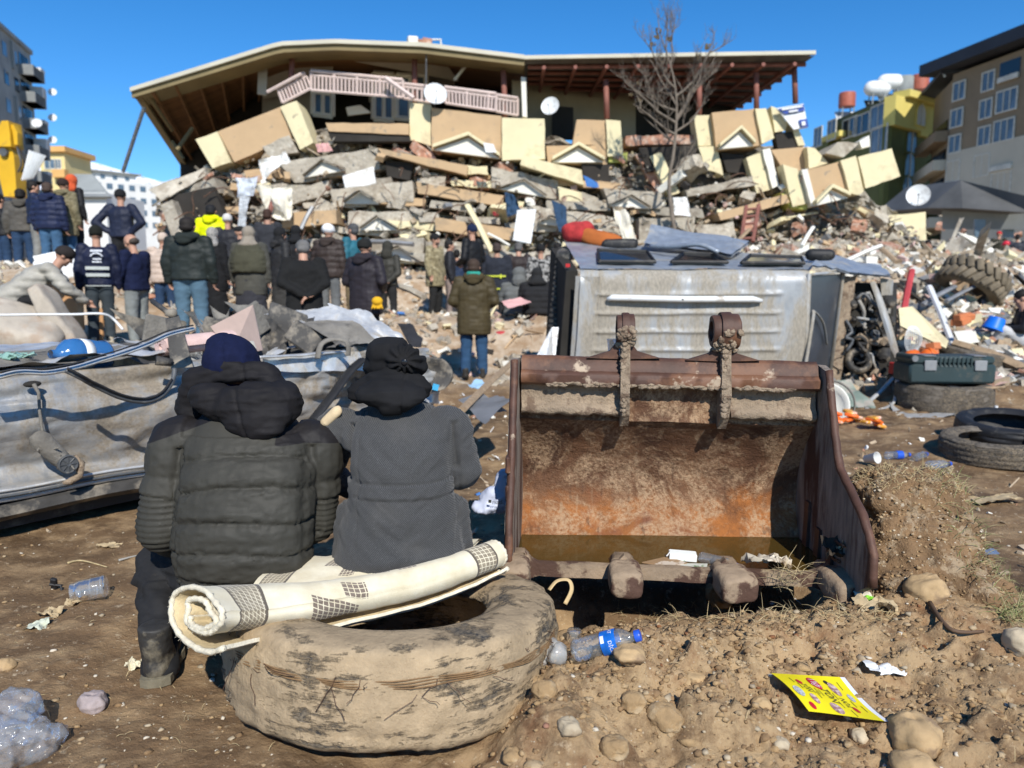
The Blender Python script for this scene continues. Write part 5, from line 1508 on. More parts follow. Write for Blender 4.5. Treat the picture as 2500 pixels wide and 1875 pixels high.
for r_ in range(4):
 for k in range(6): Wb.window(1.5 + k*2.3, zt - 1.3 - r_*2.6, 1.2, 1.2, m_win_far, False)
for k in range(3): Wb.window(3 + k*2.5, zt+.8, .9, .8, m_win_far, False).location += -Wb.n*1.45
hs3 = empty('house', at(240,560,60), 'low house with a grey sheet roof behind the standing crowd at left', 'house')
Wc = Wall(at(150,540,58), at(262,540,58), hs3)
Wc.box('wall', 0, Wc.L, 0, at(200,470,58).z, -6, 0, m_white_far)
MB().prism([at(140,480,57.5), at(270,480,57.5), at(225,425,61), at(170,425,61)], (0,.3,-.1)).build('roof', m_conc_far, hs3)

og = empty('apartment_building', at(2160,480,92), 'olive green apartment block with a lemon yellow corner bay on the right', 'building')
pA, pB, pC = at(1965,400,112), at(2161,400,92), at(2300,400,100)
WgL, WgR = Wall(pA, pB, og), Wall(pB, pC, og)
zt = at(2161,237,92).z
lm = WgL.at_px(2035,350)[0]
WgL.box('wall', lm, WgL.L, 0, zt, -.6, 0, m_olive_far); WgL.box('wall', 0, lm, 0, zt-2.6, -.6, .8, m_olive_far); WgL.box('parapet', lm-1.5, lm+3, zt-2.6, zt-1.9, -.6, .9, m_lemon_far)
WgR.box('wall', 0.1, WgR.L, 0, zt-.05, -.6, 0, m_olive_far)
MB().prism([WgL.P(lm,zt-.3), WgR.P(0,zt-.3), WgR.P(WgR.L,zt-.3), WgR.P(WgR.L,zt-.3,-12)], (0,0,.2)).build('roof', m_conc_far, og)
yb = at(2200,312,93).z
WgR.box('corner_bay', -.1, WgR.at_px(2230,300)[0]+.4, yb, zt+.1, -.5, .9, m_lemon_far); WgR.box('corner_bay', WgR.at_px(2238,300)[0], WgR.at_px(2266,300)[0], yb-.4, zt, -.5, .6, m_lemon_far)
WgR.box('cornice', 1.8, WgR.L+.6, zt+.1, zt+.9, -.5, 1.5, m_lemon_far); WgR.box('balcony', WgR.at_px(2268,300)[0], WgR.L+1.2, yb, yb+1.8, -.5, .8, m_white_far)
def arched(W_, u, v, w, h, mat):
 l, z = W_.at_px(u, v); o_ = .93 if v < 320 else .0
 poly = [W_.P(l-w/2,z-h/2,o_+.03), W_.P(l+w/2,z-h/2,o_+.03)] + [W_.P(l+w/2*math.cos(t), z+h/2-w/2+w/2*math.sin(t), o_+.03) for t in np.linspace(0, math.pi, 9)]
 wd = MB().prism(poly, W_.n*.06).build('window', mat, og)
 MB().tube(poly + [poly[0]], .14, 6).build('frame', m_lemon_far if v < 320 else m_olive_far, wd)
 W_.box('mullion', l-.06, l+.06, z-h/2, z+h/2, o_+.1, o_+.18, m_frame_far, wd)
arched(WgR, 2229, 284, 2.2, 2.6, m_white_far)
for u, v in ((2225,344),(2220,402),(2214,458)): arched(WgR, u, v, 2.4, 2.9, m_win_far)
for (u, v, w, h) in ((2075,312,3.2,2.2),(2105,303,3.2,2.2),(2145,285,3.0,2.6),(2147,340,3.2,2.9)):
 l, z = WgL.at_px(u, v); WgL.window(l, z, w, h, m_glassdark if u < 2120 else m_win_far)
for (u, v) in ((2046,318),(2012,335)):
 l, z = WgL.at_px(u, v); WgL.window(l, z, 2.0, 2.4).location += WgL.n*.8
m_tankw = M('white_tank', (.72,.72,.70), .5, bmp=0, var=.1); m_tankr = M('rusty_red_tank', (.36,.10,.06), .6, bmp=0, var=.2)
for i, (u, v, mt, q) in enumerate(((2068,246,m_tankr,'rusty red water tank on the lower left roof of the olive block'),(2142,216,m_tankw,'white water tank at left on the roof of the olive block'),(2174,200,m_tankw,'highest white water tank on the roof of the olive block'),(2208,208,m_conc_far,'grey water tank on the roof of the olive block'),(2246,204,m_tankr,'rusty red water tank above the lemon yellow bay'))):
 c = at(u, v, 99 if u > 2100 else 104); e = empty('water_tank', c - Vector((0,0,2)), q, 'water tank', 'rooftop water tanks on the olive block')
 mb = MB(); mb.capsule(c - Vector((.7,0,0)), c + Vector((.7,0,0)), .95, .95, 12) if mt is m_tankw else mb.lathe([(.001,1.0),(1.0,1.0),(1.05,.8),(1.05,-.8),(.001,-.8)], 16, 0, Matrix.Translation(c))
 mb.build('tank', mt, e, smooth=True, angle=50)
 for dx, dy in ((-.7,-.5),(.7,-.5),(-.7,.5),(.7,.5)):
  MB().tube([c + Vector((dx,dy,-.6)), c + Vector((dx*1.2,dy*1.2,-3.2))], .09, 5).build('leg', m_conc_far, e)
 MB().hexa([c+Vector((-1.2,-.4,-2.9)),c+Vector((1.4,-.4,-2.9)),c+Vector((1.4,-.3,-2.9)),c+Vector((-1.2,-.3,-2.9)),c+Vector((-1.2,.9,-1.2)),c+Vector((1.4,.9,-1.2)),c+Vector((1.4,1.0,-1.2)),c+Vector((-1.2,1.0,-1.2))]).build('solar_panel', m_glassdark if i % 2 else m_white_far, e)

bb = empty('apartment_building', at(2400,480,80), 'brown and beige apartment block with dark overhanging roof at right edge', 'building')
pA, pB, pC = at(2262,400,94), at(2312,400,84), at(2760,400,64)
Wr, Wf = Wall(pA, pB, bb), Wall(pB, pC, bb)
zt = at(2312,182,84).z; zm = at(2330,372,83.5).z
Wf.box('wall', 0, Wf.L, zm, zt, -14, 0, m_brown_far); Wf.box('wall', 0, Wf.L, 0, zm, -14, .1, m_beige_far)
Wr.box('wall', 2, Wr.L, 0, zt-.5, -6, -.05, m_brown_far)
Wf.box('roof', -3.2, Wf.L+2, zt+.5, zt+1.7, -16, 1.6, m_roofdark); Wr.box('roof', -2, Wr.L, zt+.2, zt+.6, -6, 1.2, m_roofdark)
for k in range(6):
 z = 3.4 + 3.05*k; bl = Wr.box('balcony', -.5, Wr.L-.3, z-1.4, z-.3, 0, 1.3, m_brown_far if z > zm else m_beige_far); Wr.box('opening', .3, Wr.L-1, z-.25, z+1.0, .0, .04, m_glassdark, bl)
for (u, v, w, h) in ((2343,222,1.5,1.7),(2337,288,1.5,1.7),(2332,352,1.5,1.7),(2414,198,1.4,1.7),(2408,266,1.4,1.7),(2404,332,1.4,1.7),(2459,245,2.3,1.9),(2452,318,2.3,1.9),(2398,404,1.8,2.0),(2328,418,1.7,2.0),(2445,448,2.2,2.0)):
 l, z = Wf.at_px(u, v); Wf.window(l, z, w, h, None, True, 2 if w > 2 else 1)
for (u, v, w, h) in ((2466,172,2.4,1.9),(2448,388,2.6,2.2)):
 l, z = Wf.at_px(u, v); Wf.window(l, z, w, h, m_glassdark, False); Wf.box('balcony_rail', l-w/2, l+w/2, z-h/2, z-h/2+.5, .1, .3, m_frame_far)
MB().tube([at(2306,186,84), at(2303,172,86)], .12, 6).build('roof_post', m_frame_far, bb)
sh = empty('shed', at(2400,520,44), 'dark grey sheet-roofed shed below the brown block on the right', 'shed')
m_shed = M('dark_corrugated_sheet', (.085,.085,.082), .7, var=.25, vs=.6, aniso=(1,1,.2), bmp=0)
MB().prism([at(2262,508,44), at(2346,440,44), at(2520,482,40), at(2520,520,40), at(2350,508,42)], (0,6,.4)).build('roof', m_shed, sh)
MB().hexa([at(2300,560,44.5),at(2520,560,41),at(2520,560,47),at(2300,560,50),at(2300,500,44.5),at(2520,512,41),at(2520,512,47),at(2300,500,50)]).build('wall', m_conc_far, sh)
for u in (2380, 2450): MB().prism([at(u,535,42.2), at(u+26,536,42), at(u+26,580,42), at(u,580,42.2)], (0,.1,0)).build('doorway', m_win_far, sh)

# ---------------------------------------------------------------- the collapsed apartment house
m_cream = M('cream_wall_paint', (.66,.585,.365), .85, var=.07, vs=1.4, c2=(.47,.39,.24), c2s=1.6, c2t=(.53,.70), c3=(.33,.28,.20), c3s=5, c3t=(.63,.70), bmp=.2, bs=14)
m_beige = M('tan_wall_paint', (.47,.325,.185), .85, var=.07, vs=1.4, c2=(.34,.245,.15), c2s=1.6, c2t=(.53,.68), c3=(.27,.22,.16), c3s=5, c3t=(.63,.70), bmp=.2, bs=14)
m_conc = M('broken_concrete', (.43,.385,.31), .95, var=.28, vs=2.2, c2=(.31,.265,.205), c2s=2.6, c2t=(.5,.62), c3=(.52,.48,.40), c3s=7, c3t=(.6,.66), bmp=.8, bs=9, bd=.06, rv=.15)
m_concdark = M('dark_slab_concrete', (.35,.315,.255), .95, var=.3, vs=2, c2=(.24,.205,.16), c2s=2.4, bmp=.7, bs=9, bd=.05, rv=.12)  # darker concrete tone, mixed in among the paler pieces
m_plaster = M('white_plaster', (.72,.70,.62), .9, var=.08, vs=3, c2=(.55,.50,.41), c2s=3, c2t=(.56,.7), bmp=.2, bs=15, rv=.08)
m_brick = M('broken_red_brick', (.40,.205,.135), .95, var=.3, vs=5, c2=(.50,.38,.30), c2s=4, c2t=(.5,.6), bmp=.6, bs=14, rv=.2)
m_railpink = M('pinkish_steel_rail', (.58,.47,.43), .6, var=.12, bmp=0)
m_postred = M('red_oxide_steel', (.22,.085,.062), .7, var=.2, vs=4, bmp=0)
m_soffit = M('olive_brown_soffit', (.20,.155,.075), .8, var=.2, vs=1, bmp=0)
m_woodbrown = M('brown_roof_boards', (.20,.095,.032), .85, var=.35, vs=.8, aniso=(1,6,1), bmp=.2, bs=6)
m_roofmetal = M('grey_roof_sheet', (.13,.12,.11), .7, var=.25, vs=.8, aniso=(5,.6,1), bmp=0)
m_gutter = M('cream_gutter', (.50,.47,.37), .6, var=.1, vs=1, bmp=0)
m_lime = M('lime_green_wall', (.45,.46,.12), .85, var=.15, bmp=.2)
m_void = M('near_black_shade', (.030,.026,.022), .95, var=.4, vs=1, bmp=0)  # near-black colour that paints in the shade of rooms and hollows
m_interior = M('dull_beige_interior_plaster', (.33,.285,.20), .9, var=.12, vs=1.5, bmp=0)  # dull beige plaster of the top-floor walls

ch = empty('collapsed_apartment_house', at(1200,640,20.5), 'collapsed apartment house with pancaked floors and a bent overhanging roof', 'building')
def slab(name, quad, Y, th, mat, parent=ch, rough=0.0, seed=1):
 """a wall or floor piece seen at the given photo corners, Y metres away, th metres thick"""
 Ys = Y if isinstance(Y, (list, tuple)) else [Y]*len(quad)
 P = [at(u, v, y) for (u, v), y in zip(quad, Ys)]
 mb = MB()
 if rough > 0:                                  # ragged edge
  out = []
  for i in range(len(P)):
   a_, b_ = P[i], P[(i+1) % len(P)]; n_ = max(2, int((b_-a_).length/.22))
   for k in range(n_):
    f = k/n_; q = a_*(1-f) + b_*f
    if k: q = q + Vector((rnd.uniform(-1,1), rnd.uniform(-.4,.4), rnd.uniform(-1,1)))*rough
    out.append(q)
  P = out
 mb.prism(P[::-1], (rnd.uniform(-.02,.02), th, rnd.uniform(-.02,.02)))
 return mb.build(name, mat, parent)
def gable(apex, left, right, Y, parent, plain=False):
 """white triangle in a raised moulding, the ornament under each balcony"""
 A_, L_, R_ = at(*apex, Y-.10), at(*left, Y-.10), at(*right, Y-.10)
 g = MB().prism([A_, R_, L_][::1][::-1], (0,.12,0)).build('gable_panel', m_plaster, parent)
 up = Vector((0,0,.07 if plain else .12))
 for (a_, b_) in ((L_, A_), (A_, R_)):
  MB().hexa([a_ + Vector((0,-.16,.04)), b_ + Vector((0,-.16,.04)), b_ + Vector((0,.1,.04)), a_ + Vector((0,.1,.04)), a_ + up + Vector((0,-.16,0)), b_ + up + Vector((0,-.16,0)), b_ + up + Vector((0,.1,0)), a_ + up + Vector((0,.1,0))]).build('moulding', m_concdark if plain else m_cream, g)
 return g
def roof_part(name, front, back, mat, thick, nu=24):
 f_ = resample([tuple(at(*q)) for q in front], nu); b_ = resample([tuple(at(*q)) for q in back], nu)
 mb = MB(); pts = []
 for i in range(nu):
  for j in range(6):
   g = j/5; pts.append(Vector(f_[i])*(1-g) + Vector(b_[i])*g)
 mb.grid(pts, nu, 6); mb.grid([p + Vector((0,0,thick)) for p in pts], nu, 6)
 return mb.build(name, mat, ch)
eave_l = [(323,228,20.2),(503,173,20.0),(685,117,19.8),(817,111,19.8),(1034,119,19.9),(1197,139,20.0),(1280,149,20.0)]
roofL = roof_part('roof', eave_l, [(447,414,27.5),(545,345,27.5),(640,255,27),(760,230,27),(1034,225,26.5),(1197,225,26),(1282,222,25.5)], m_woodbrown, .10, 40)
roofR = roof_part('roof', [(1280,149,20.0),(1988,137,20.0)], [(1282,235,24.5),(1806,262,25.5)], m_roofmetal, .08)
def along(name, pts, hgt, dep, mat, parent, dz=0.0, dy=0.0, nu=40):
 f_ = resample([tuple(at(*q)) for q in pts], nu); mb = MB(); g = []
 for p in f_:
  p = Vector(p) + Vector((0,dy,dz)); g += [p, p + Vector((0,dep,0)), p + Vector((0,dep,hgt)), p + Vector((0,0,hgt))]
 mb.grid(g, nu, 4, wrap=True); return mb.build(name, mat, parent)
along('gutter', eave_l, .10, .12, m_gutter, roofL, .02, -.12); along('soffit', eave_l, .03, .85, m_soffit, roofL, -.10, -.02); along('fascia', eave_l, .14, .05, m_soffit, roofL, -.12, -.04)
along('gutter', [(1280,149,20.0),(1988,137,20.0)], .09, .10, m_gutter, roofR, .02, -.10, 8)
MB().prism([at(323,228,20.2), at(345,236,20.3), at(466,420,27.4), at(447,414,27.5)], (.0,.1,.06)).build('verge_board', m_soffit, roofL)
for k in range(7):
 f = (k+.6)/7; a_ = at(1288+8*f,149,20.0).lerp(at(1284,236,24.5), f); b_ = at(1986,139,20.0).lerp(at(1806,262,25.5), f)
 MB().tube([a_ - Vector((0,0,.06)), b_ - Vector((0,0,.06))], .06, 5).build('purlin', m_postred, roofR)
for k in range(9):
 f = (k+.5)/9; a_ = at(1290+690*f,149-10*f,20.0) - Vector((0,0,.16)); b_ = at(1284+520*f,236+26*f,24.5+f) - Vector((0,0,.16))
 MB().tube([a_, b_], .055, 5).build('rafter', m_postred, roofR)
for k in range(6):
 f = (k+.5)/6; a_ = at(345+330*f,224-104*f,20.15) - Vector((0,0,.08)); b_ = at(462+180*f,410-150*f,27.3) - Vector((0,0,.08))
 MB().tube([a_, b_], .05, 5).build('rafter', m_woodbrown, roofL)
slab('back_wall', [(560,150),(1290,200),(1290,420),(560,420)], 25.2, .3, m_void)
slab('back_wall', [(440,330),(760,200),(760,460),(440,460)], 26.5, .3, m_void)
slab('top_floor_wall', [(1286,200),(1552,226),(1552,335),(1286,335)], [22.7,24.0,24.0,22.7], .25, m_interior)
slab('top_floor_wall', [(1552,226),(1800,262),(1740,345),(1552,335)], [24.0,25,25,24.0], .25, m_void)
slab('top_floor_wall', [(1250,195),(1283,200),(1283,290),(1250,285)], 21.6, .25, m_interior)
slab('corner_pillar', [(1272,187),(1284,189),(1287,286),(1276,284)], 20.4, .5, m_plaster)
slab('doorway', [(1347,258),(1400,262),(1400,340),(1347,338)], 22.4, .1, m_void)
for (x0,y0,x1,y1,Y) in ((1479,196,1482,290,20.6),(1707,189,1707,280,20.6),(1846,177,1847,266,20.6),(1939,158,1942,252,20.6),(1012,140,1013,250,20.5),(1229,173,1233,286,20.5),(714,135,707,246,20.4)):
 MB().tube([at(x0,y0,Y), at(x1,y1,Y)], .075, 8).build('post', m_postred, ch, smooth=True)
for pts in ([(300,420,20.5),(352,262,20.4)], [(358,228,20.4),(420,318,22)], [(432,366,21.5),(470,312,21.8)], [(420,345,22),(448,388,22)]):
 MB().tube([at(*q) for q in pts], .055, 6).build('bent_strut', m_soffit if pts[0][1] != 420 else m_seal, ch)
m_ceil = M('grey_ceiling_sheet', (.42,.39,.33), .9, var=.08, bmp=0)
for q, Y in (([(647,170),(813,138),(810,205),(642,240)],[22.5,22,23,23.4]), ([(817,141),(1009,145),(1085,151),(1120,198),(911,160)],[21.5,21.6,21.8,22.4,23]), ([(630,170),(652,158),(650,232),(628,228)],20.9), ([(900,165),(1110,195),(1100,250),(900,250)],23.6), ([(640,225),(760,205),(760,300),(640,300)],24)):
 slab('ceiling_sheet', q, Y, .04, m_ceil)
slab('hanging_batten', [(1128,166),(1140,160),(1112,196),(1106,194)], 21, .05, m_plaster)
def frame_px(name, x0, y0, x1, y1, Y, parent, skew=0, mull=1, glass=True):
 fr = empty(name, at((x0+x1)/2, y1, Y)); fr.parent = parent; fr.location = WP[fr.name] - WP[parent.name]
 t = .075
 cs = [at(x0,y0,Y), at(x1,y0+skew,Y), at(x1,y1+skew,Y), at(x0,y1,Y)]
 for i in range(4): MB().tube([cs[i], cs[(i+1)%4]], t, 4).build('frame_bar', m_plaster, fr)
 for k in range(mull):
  f = (k+1)/(mull+1); MB().tube([cs[0].lerp(cs[1], f), cs[3].lerp(cs[2], f)], t*.8, 4).build('frame_bar', m_plaster, fr)
 if glass: MB().prism([c + Vector((0,.05,0)) for c in cs][::-1], (0,.02,0)).build('pane', m_win_far, fr)
frame_px('balcony_door', 912,178,962,290,22.2,ch,4,1); frame_px('balcony_door', 968,182,1003,288,22.1,ch,3,0); frame_px('window', 764,222,812,278,22.0,ch,6,1); frame_px('window', 1010,180,1040,250,22.3,ch,3,0)
slab('fallen_ceiling_board', [(845,262),(880,256),(906,275),(850,282)], 21.6, .06, m_plaster)
slab('inner_wall', [(1003,200),(1060,206),(1060,255),(1003,250)], 22.8, .1, m_ceil)
def railing(t0, t1, b0, b1, n, Y0, Y1, mid=.22):
 r_ = empty('railing', at(*b0, Y0)); r_.parent = ch; r_.location = WP[r_.name] - WP[ch.name]
 T0, T1, B0, B1 = at(*t0,Y0), at(*t1,Y1), at(*b0,Y0), at(*b1,Y1)
 M0, M1 = T0.lerp(B0, mid), T1.lerp(B1, mid)
 for a_, b_, w in ((T0,T1,.045),(M0,M1,.03),(B0,B1,.035)): MB().tube([a_, b_], w, 5).build('rail', m_railpink, r_)
 for k in range(n+1):
  f = k/n; MB().tube([(M0 if k % 6 else T0).lerp(M1 if k % 6 else T1, f), B0.lerp(B1, f)], .028 if k % 6 else .04, 4).build('baluster', m_railpink, r_)
railing((759,173),(983,195),(759,220),(983,238),24,20.3,20.3); railing((676,213),(745,178),(690,251),(759,216),9,20.3,20.3); railing((1085,213),(1211,229),(1088,252),(1208,270),14,20.2,20.2); railing((1211,232),(1263,240),(1211,272),(1263,282),6,20.2,20.6); railing((985,205),(1052,212),(985,240),(1052,250),6,20.4,20.4)
MB().tube([at(652,225,20.2), at(736,180,20.2)], .04, 5).build('loose_rail', m_railpink, ch); MB().tube([at(940,190,20.0), at(1010,240,19.9)], .06, 5).build('loose_rail', m_railpink, ch)
FQ = [
 ('balcony_wall', [(477,340),(530,321),(563,396),(519,411)], 19.9, .9, m_cream), ('balcony_wall', [(532,321),(684,261),(712,336),(572,396)], 19.95, .9, m_beige), ('balcony_wall', [(684,261),(724,246),(765,348),(732,365)], 19.85, 1.0, m_cream),
 ('wall_piece', [(640,358),(706,330),(728,372),(655,384)], 19.9, .5, m_conc),
 ('balcony_slab', [(795,300),(998,302),(998,329),(802,320)], 19.9, 2.2, m_beige), ('wall_piece', [(1001,251),(1052,255),(1052,356),(1000,341)], 20.1, .8, m_cream),
 ('balcony_wall', [(1054,263),(1224,283),(1224,386),(1054,367)], 19.95, .8, m_beige), ('balcony_wall', [(1226,287),(1329,290),(1331,388),(1226,392)], 19.85, .9, m_cream),
 ('balcony_wall', [(1408,292),(1479,294),(1479,356),(1398,352)], 20.0, .8, m_beige), ('balcony_wall', [(1479,292),(1515,295),(1521,378),(1483,382)], 19.9, .9, m_cream), ('wall_piece', [(1334,356),(1480,356),(1482,402),(1338,398)], 20.0, .9, m_beige), ('wall_piece', [(1484,378),(1532,372),(1530,396),(1486,398)], 20.0, .8, m_lime),
 ('wall_piece', [(1694,281),(1733,281),(1749,354),(1705,356)], 20.0, .5, m_cream), ('wall_piece', [(1705,358),(1750,356),(1766,428),(1722,413)], 19.9, .5, m_cream),
 ('balcony_wall', [(1738,275),(1844,265),(1860,354),(1749,368)], 19.8, .9, m_beige), ('balcony_wall', [(1844,265),(1870,264),(1890,337),(1860,351)], 19.7, .9, m_cream),
 ('wall_piece', [(1882,259),(1900,266),(1922,303),(1914,320),(1892,323)], 19.9, .5, m_cream), ('wall_piece', [(1927,289),(1942,294),(1966,355),(1949,356)], 19.9, .5, m_cream),
 ('balcony_wall', [(1882,366),(1969,358),(1990,408),(1922,432)], 19.9, .9, m_beige), ('wall_piece', [(1822,385),(1862,372),(1884,462),(1848,472)], 19.6, .5, m_cream), ('wall_piece', [(1862,365),(1880,362),(1902,452),(1886,460)], 19.5, .5, m_plaster),
 ('wall_piece', [(1911,401),(1947,412),(1973,497),(1936,505)], 19.2, .5, m_cream), ('balcony_wall', [(1971,414),(2052,394),(2072,474),(1992,505)], 19.1, 1.0, m_beige), ('wall_piece', [(1957,414),(1971,411),(1994,500),(1982,504)], 19.05, .6, m_plaster),
 ('wall_piece', [(2052,392),(2089,380),(2109,467),(2095,476),(2074,470)], 19.0, .7, m_cream), ('balcony_wall', [(2095,383),(2177,362),(2198,430),(2113,460)], 19.0, 1.2, m_cream), ('wall_piece', [(2016,374),(2045,347),(2096,351),(2059,384)], 19.4, 1.0, m_conc), ('wall_piece', [(1970,358),(1990,362),(2022,398),(1975,412)], 19.6, .4, m_cream),
 ('wall_piece', [(2098,345),(2122,330),(2124,358),(2104,362)], 19.5, .4, m_plaster), ('wall_piece', [(1905,470),(1972,500),(1970,512),(1930,508)], 19.3, .5, m_lime),
 ('wall_piece', [(2169,526),(2260,517),(2262,586),(2180,593)], 21.0, .8, m_cream), ('wall_piece', [(2150,505),(2165,500),(2172,600),(2156,604)], 20.5, .4, m_concdark),
 ('floor_edge', [(680,397),(922,361),(926,413),(719,446)], 19.9, 2.0, m_conc), ('floor_edge', [(922,361),(1142,404),(1139,428),(933,377)], 19.7, 2.2, m_beige),
 ('floor_edge', [(803,462),(1006,441),(1010,493),(813,497)], 19.7, 1.8, m_conc), ('floor_edge', [(1016,444),(1229,477),(1226,504),(1020,472)], 19.6, 2.2, m_beige),
 ('floor_edge', [(1200,408),(1362,441),(1362,486),(1200,457)], 19.8, 1.8, m_conc), ('floor_edge', [(1276,379),(1420,415),(1426,452),(1270,402)], 19.5, 1.4, m_cream),
 ('floor_edge', [(850,517),(1041,513),(1041,568),(850,568)], 19.4, 1.6, m_conc), ('floor_edge', [(1472,459),(1615,470),(1615,510),(1488,506)], 19.5, 1.6, m_conc), ('floor_edge', [(1290,502),(1520,532),(1520,574),(1290,562)], 19.4, 1.6, m_conc),
 ('floor_edge', [(1561,532),(1697,530),(1697,590),(1561,590)], 19.2, 1.4, m_conc), ('floor_edge', [(1752,521),(1920,474),(1928,494),(1759,538)], 19.2, 2.0, m_beige), ('floor_edge', [(1673,462),(1838,430),(1846,452),(1678,480)], 19.6, 2.0, m_conc),
 ('floor_edge', [(362,463),(500,408),(504,428),(436,466),(392,488)], [19.3,19.8,19.8,19.3,19.2], 3.0, m_conc), ('floor_edge', [(905,583),(1034,580),(1034,648),(905,626)], 18.9, 1.4, m_conc), ('floor_edge', [(1060,530),(1262,560),(1260,590),(1064,562)], 19.0, 1.8, m_beige),
 ('floor_edge', [(688,520),(820,512),(822,545),(690,556)], 19.1, 1.6, m_beige), ('floor_edge', [(560,430),(690,400),(715,440),(590,470)], 20.3, 1.8, m_concdark), ('floor_edge', [(1528,332),(1708,328),(1710,352),(1528,356)], 20.3, 3.0, m_brick),
 ('floor_edge', [(1040,590),(1300,622),(1298,650),(1040,628)], 18.7, 1.6, m_concdark), ('floor_edge', [(1400,590),(1700,600),(1700,640),(1400,640)], 18.9, 1.4, m_concdark), ('floor_edge', [(700,470),(800,440),(806,470),(712,500)], 19.8, 1.4, m_conc),
 ('floor_edge', [(1362,455),(1420,470),(1424,500),(1366,492)], 19.6, 1.2, m_cream), ('floor_edge', [(1420,468),(1470,490),(1462,506),(1420,498)], 19.9, 1.4, m_concdark), ('wall_piece', [(1586,382),(1614,372),(1660,470),(1632,478)], 19.9, .4, m_cream), ('wall_piece', [(1550,378),(1572,372),(1620,462),(1606,470)], 20.1, .3, m_brick),
 ('wall_piece', [(1482,420),(1514,410),(1520,458),(1478,458)], 20.1, .4, m_conc), ('floor_edge', [(1700,560),(1790,540),(1800,590),(1710,600)], 19.0, 1.2, m_conc),
]
for i, (nm, q, Y, th, mt) in enumerate(FQ): slab(nm, q, Y, th, mt, rough=.028 if mt in (m_conc, m_brick, m_concdark) else .012, seed=i)
r6 = random.Random(8)
for vb, u0, u1, Yb in ((402,600,1240,20.2),(446,560,1480,20.0),(492,520,1760,19.8),(538,470,1800,19.5),(582,520,1900,19.2),(624,560,1950,18.9)):
 u = u0
 while u < u1:
  w_ = r6.uniform(70,190); h_ = r6.uniform(13,24); t_ = r6.uniform(-.10,.10)*w_; v_ = vb + r6.uniform(-14,14) + .00003*(u-1150)**2; sk = r6.uniform(-6,6)
  slab('floor_edge', [(u+sk,v_),(u+w_,v_+t_),(u+w_+r6.uniform(-8,8),v_+t_+h_),(u,v_+h_*r6.uniform(.7,1.1))], Yb - .25*r6.random(), r6.uniform(.9,2), r6.choice((m_conc,m_conc,m_conc,m_beige,m_cream,m_concdark)), rough=.022, seed=int(u)); u += w_*r6.uniform(.9,1.7)
for i, (a_, l_, r_, Y) in enumerate((((1144,336),(1058,366),(1220,387),19.9),((1412,360),(1348,396),(1474,396),19.95),((1806,320),(1754,364),(1840,356),19.75),((2027,463),(1988,503),(2070,483),19.0),((788,395),(741,434),(842,416),19.85),((878,470),(839,498),(925,498),19.65),
 ((1280,442),(1222,462),(1334,482),19.75),((922,531),(878,562),(972,562),19.35),((1539,480),(1488,503),(1587,510),19.45),((1344,532),(1315,546),(1398,556),19.35),((1638,554),(1588,583),(1697,580),19.15),((972,607),(920,624),(1028,643),18.85))):
 gable(a_, l_, r_, Y, ch, i > 3)
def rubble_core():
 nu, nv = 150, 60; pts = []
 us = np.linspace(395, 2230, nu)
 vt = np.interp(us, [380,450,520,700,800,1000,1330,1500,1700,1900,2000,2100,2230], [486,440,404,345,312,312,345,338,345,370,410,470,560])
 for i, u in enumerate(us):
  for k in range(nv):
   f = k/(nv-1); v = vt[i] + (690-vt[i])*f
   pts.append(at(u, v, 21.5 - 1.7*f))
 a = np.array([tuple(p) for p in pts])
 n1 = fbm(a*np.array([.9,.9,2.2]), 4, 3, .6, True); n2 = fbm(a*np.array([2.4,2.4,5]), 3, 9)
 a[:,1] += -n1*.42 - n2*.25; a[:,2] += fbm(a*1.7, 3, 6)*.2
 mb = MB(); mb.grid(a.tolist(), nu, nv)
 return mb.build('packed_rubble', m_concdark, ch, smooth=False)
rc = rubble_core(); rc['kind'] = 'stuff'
mb = MB(); r5 = random.Random(2)
for k in range(150):
 p = at(r5.uniform(450,2150), r5.uniform(430,640), r5.uniform(18.9,19.6)); q = [p]; dd = Vector((r5.uniform(-1,1), r5.uniform(-1,.1), r5.uniform(-.6,.9)))
 for j in range(4): q.append(q[-1] + dd*.16); dd += Vector((r5.uniform(-.5,.5), r5.uniform(-.3,.3), -.35))
 mb.tube(q, .013, 4)
q = mb.build('reinforcing_bars', M('rusty_rebar', (.12,.065,.04), .8, bmp=0), ch); q['kind'] = 'stuff'
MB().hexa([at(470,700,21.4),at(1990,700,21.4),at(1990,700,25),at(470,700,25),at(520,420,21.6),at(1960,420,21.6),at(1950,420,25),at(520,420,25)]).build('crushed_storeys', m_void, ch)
slab('hollow_shade', [(408,480),(520,455),(560,560),(420,575)], 19.35, .5, m_void)  # solid black slab standing in for the shade under the overhang
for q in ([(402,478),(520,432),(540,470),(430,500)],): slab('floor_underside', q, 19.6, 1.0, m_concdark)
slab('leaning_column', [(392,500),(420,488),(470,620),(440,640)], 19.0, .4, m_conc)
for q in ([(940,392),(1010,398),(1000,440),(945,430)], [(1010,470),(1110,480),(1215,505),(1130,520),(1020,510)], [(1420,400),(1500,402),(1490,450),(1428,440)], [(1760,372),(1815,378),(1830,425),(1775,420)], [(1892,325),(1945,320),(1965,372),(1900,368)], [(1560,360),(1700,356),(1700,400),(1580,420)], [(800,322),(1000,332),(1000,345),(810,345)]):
 slab('dark_gap', q, 19.95, .3, m_void)  # black slabs painting in the shade between crushed floors

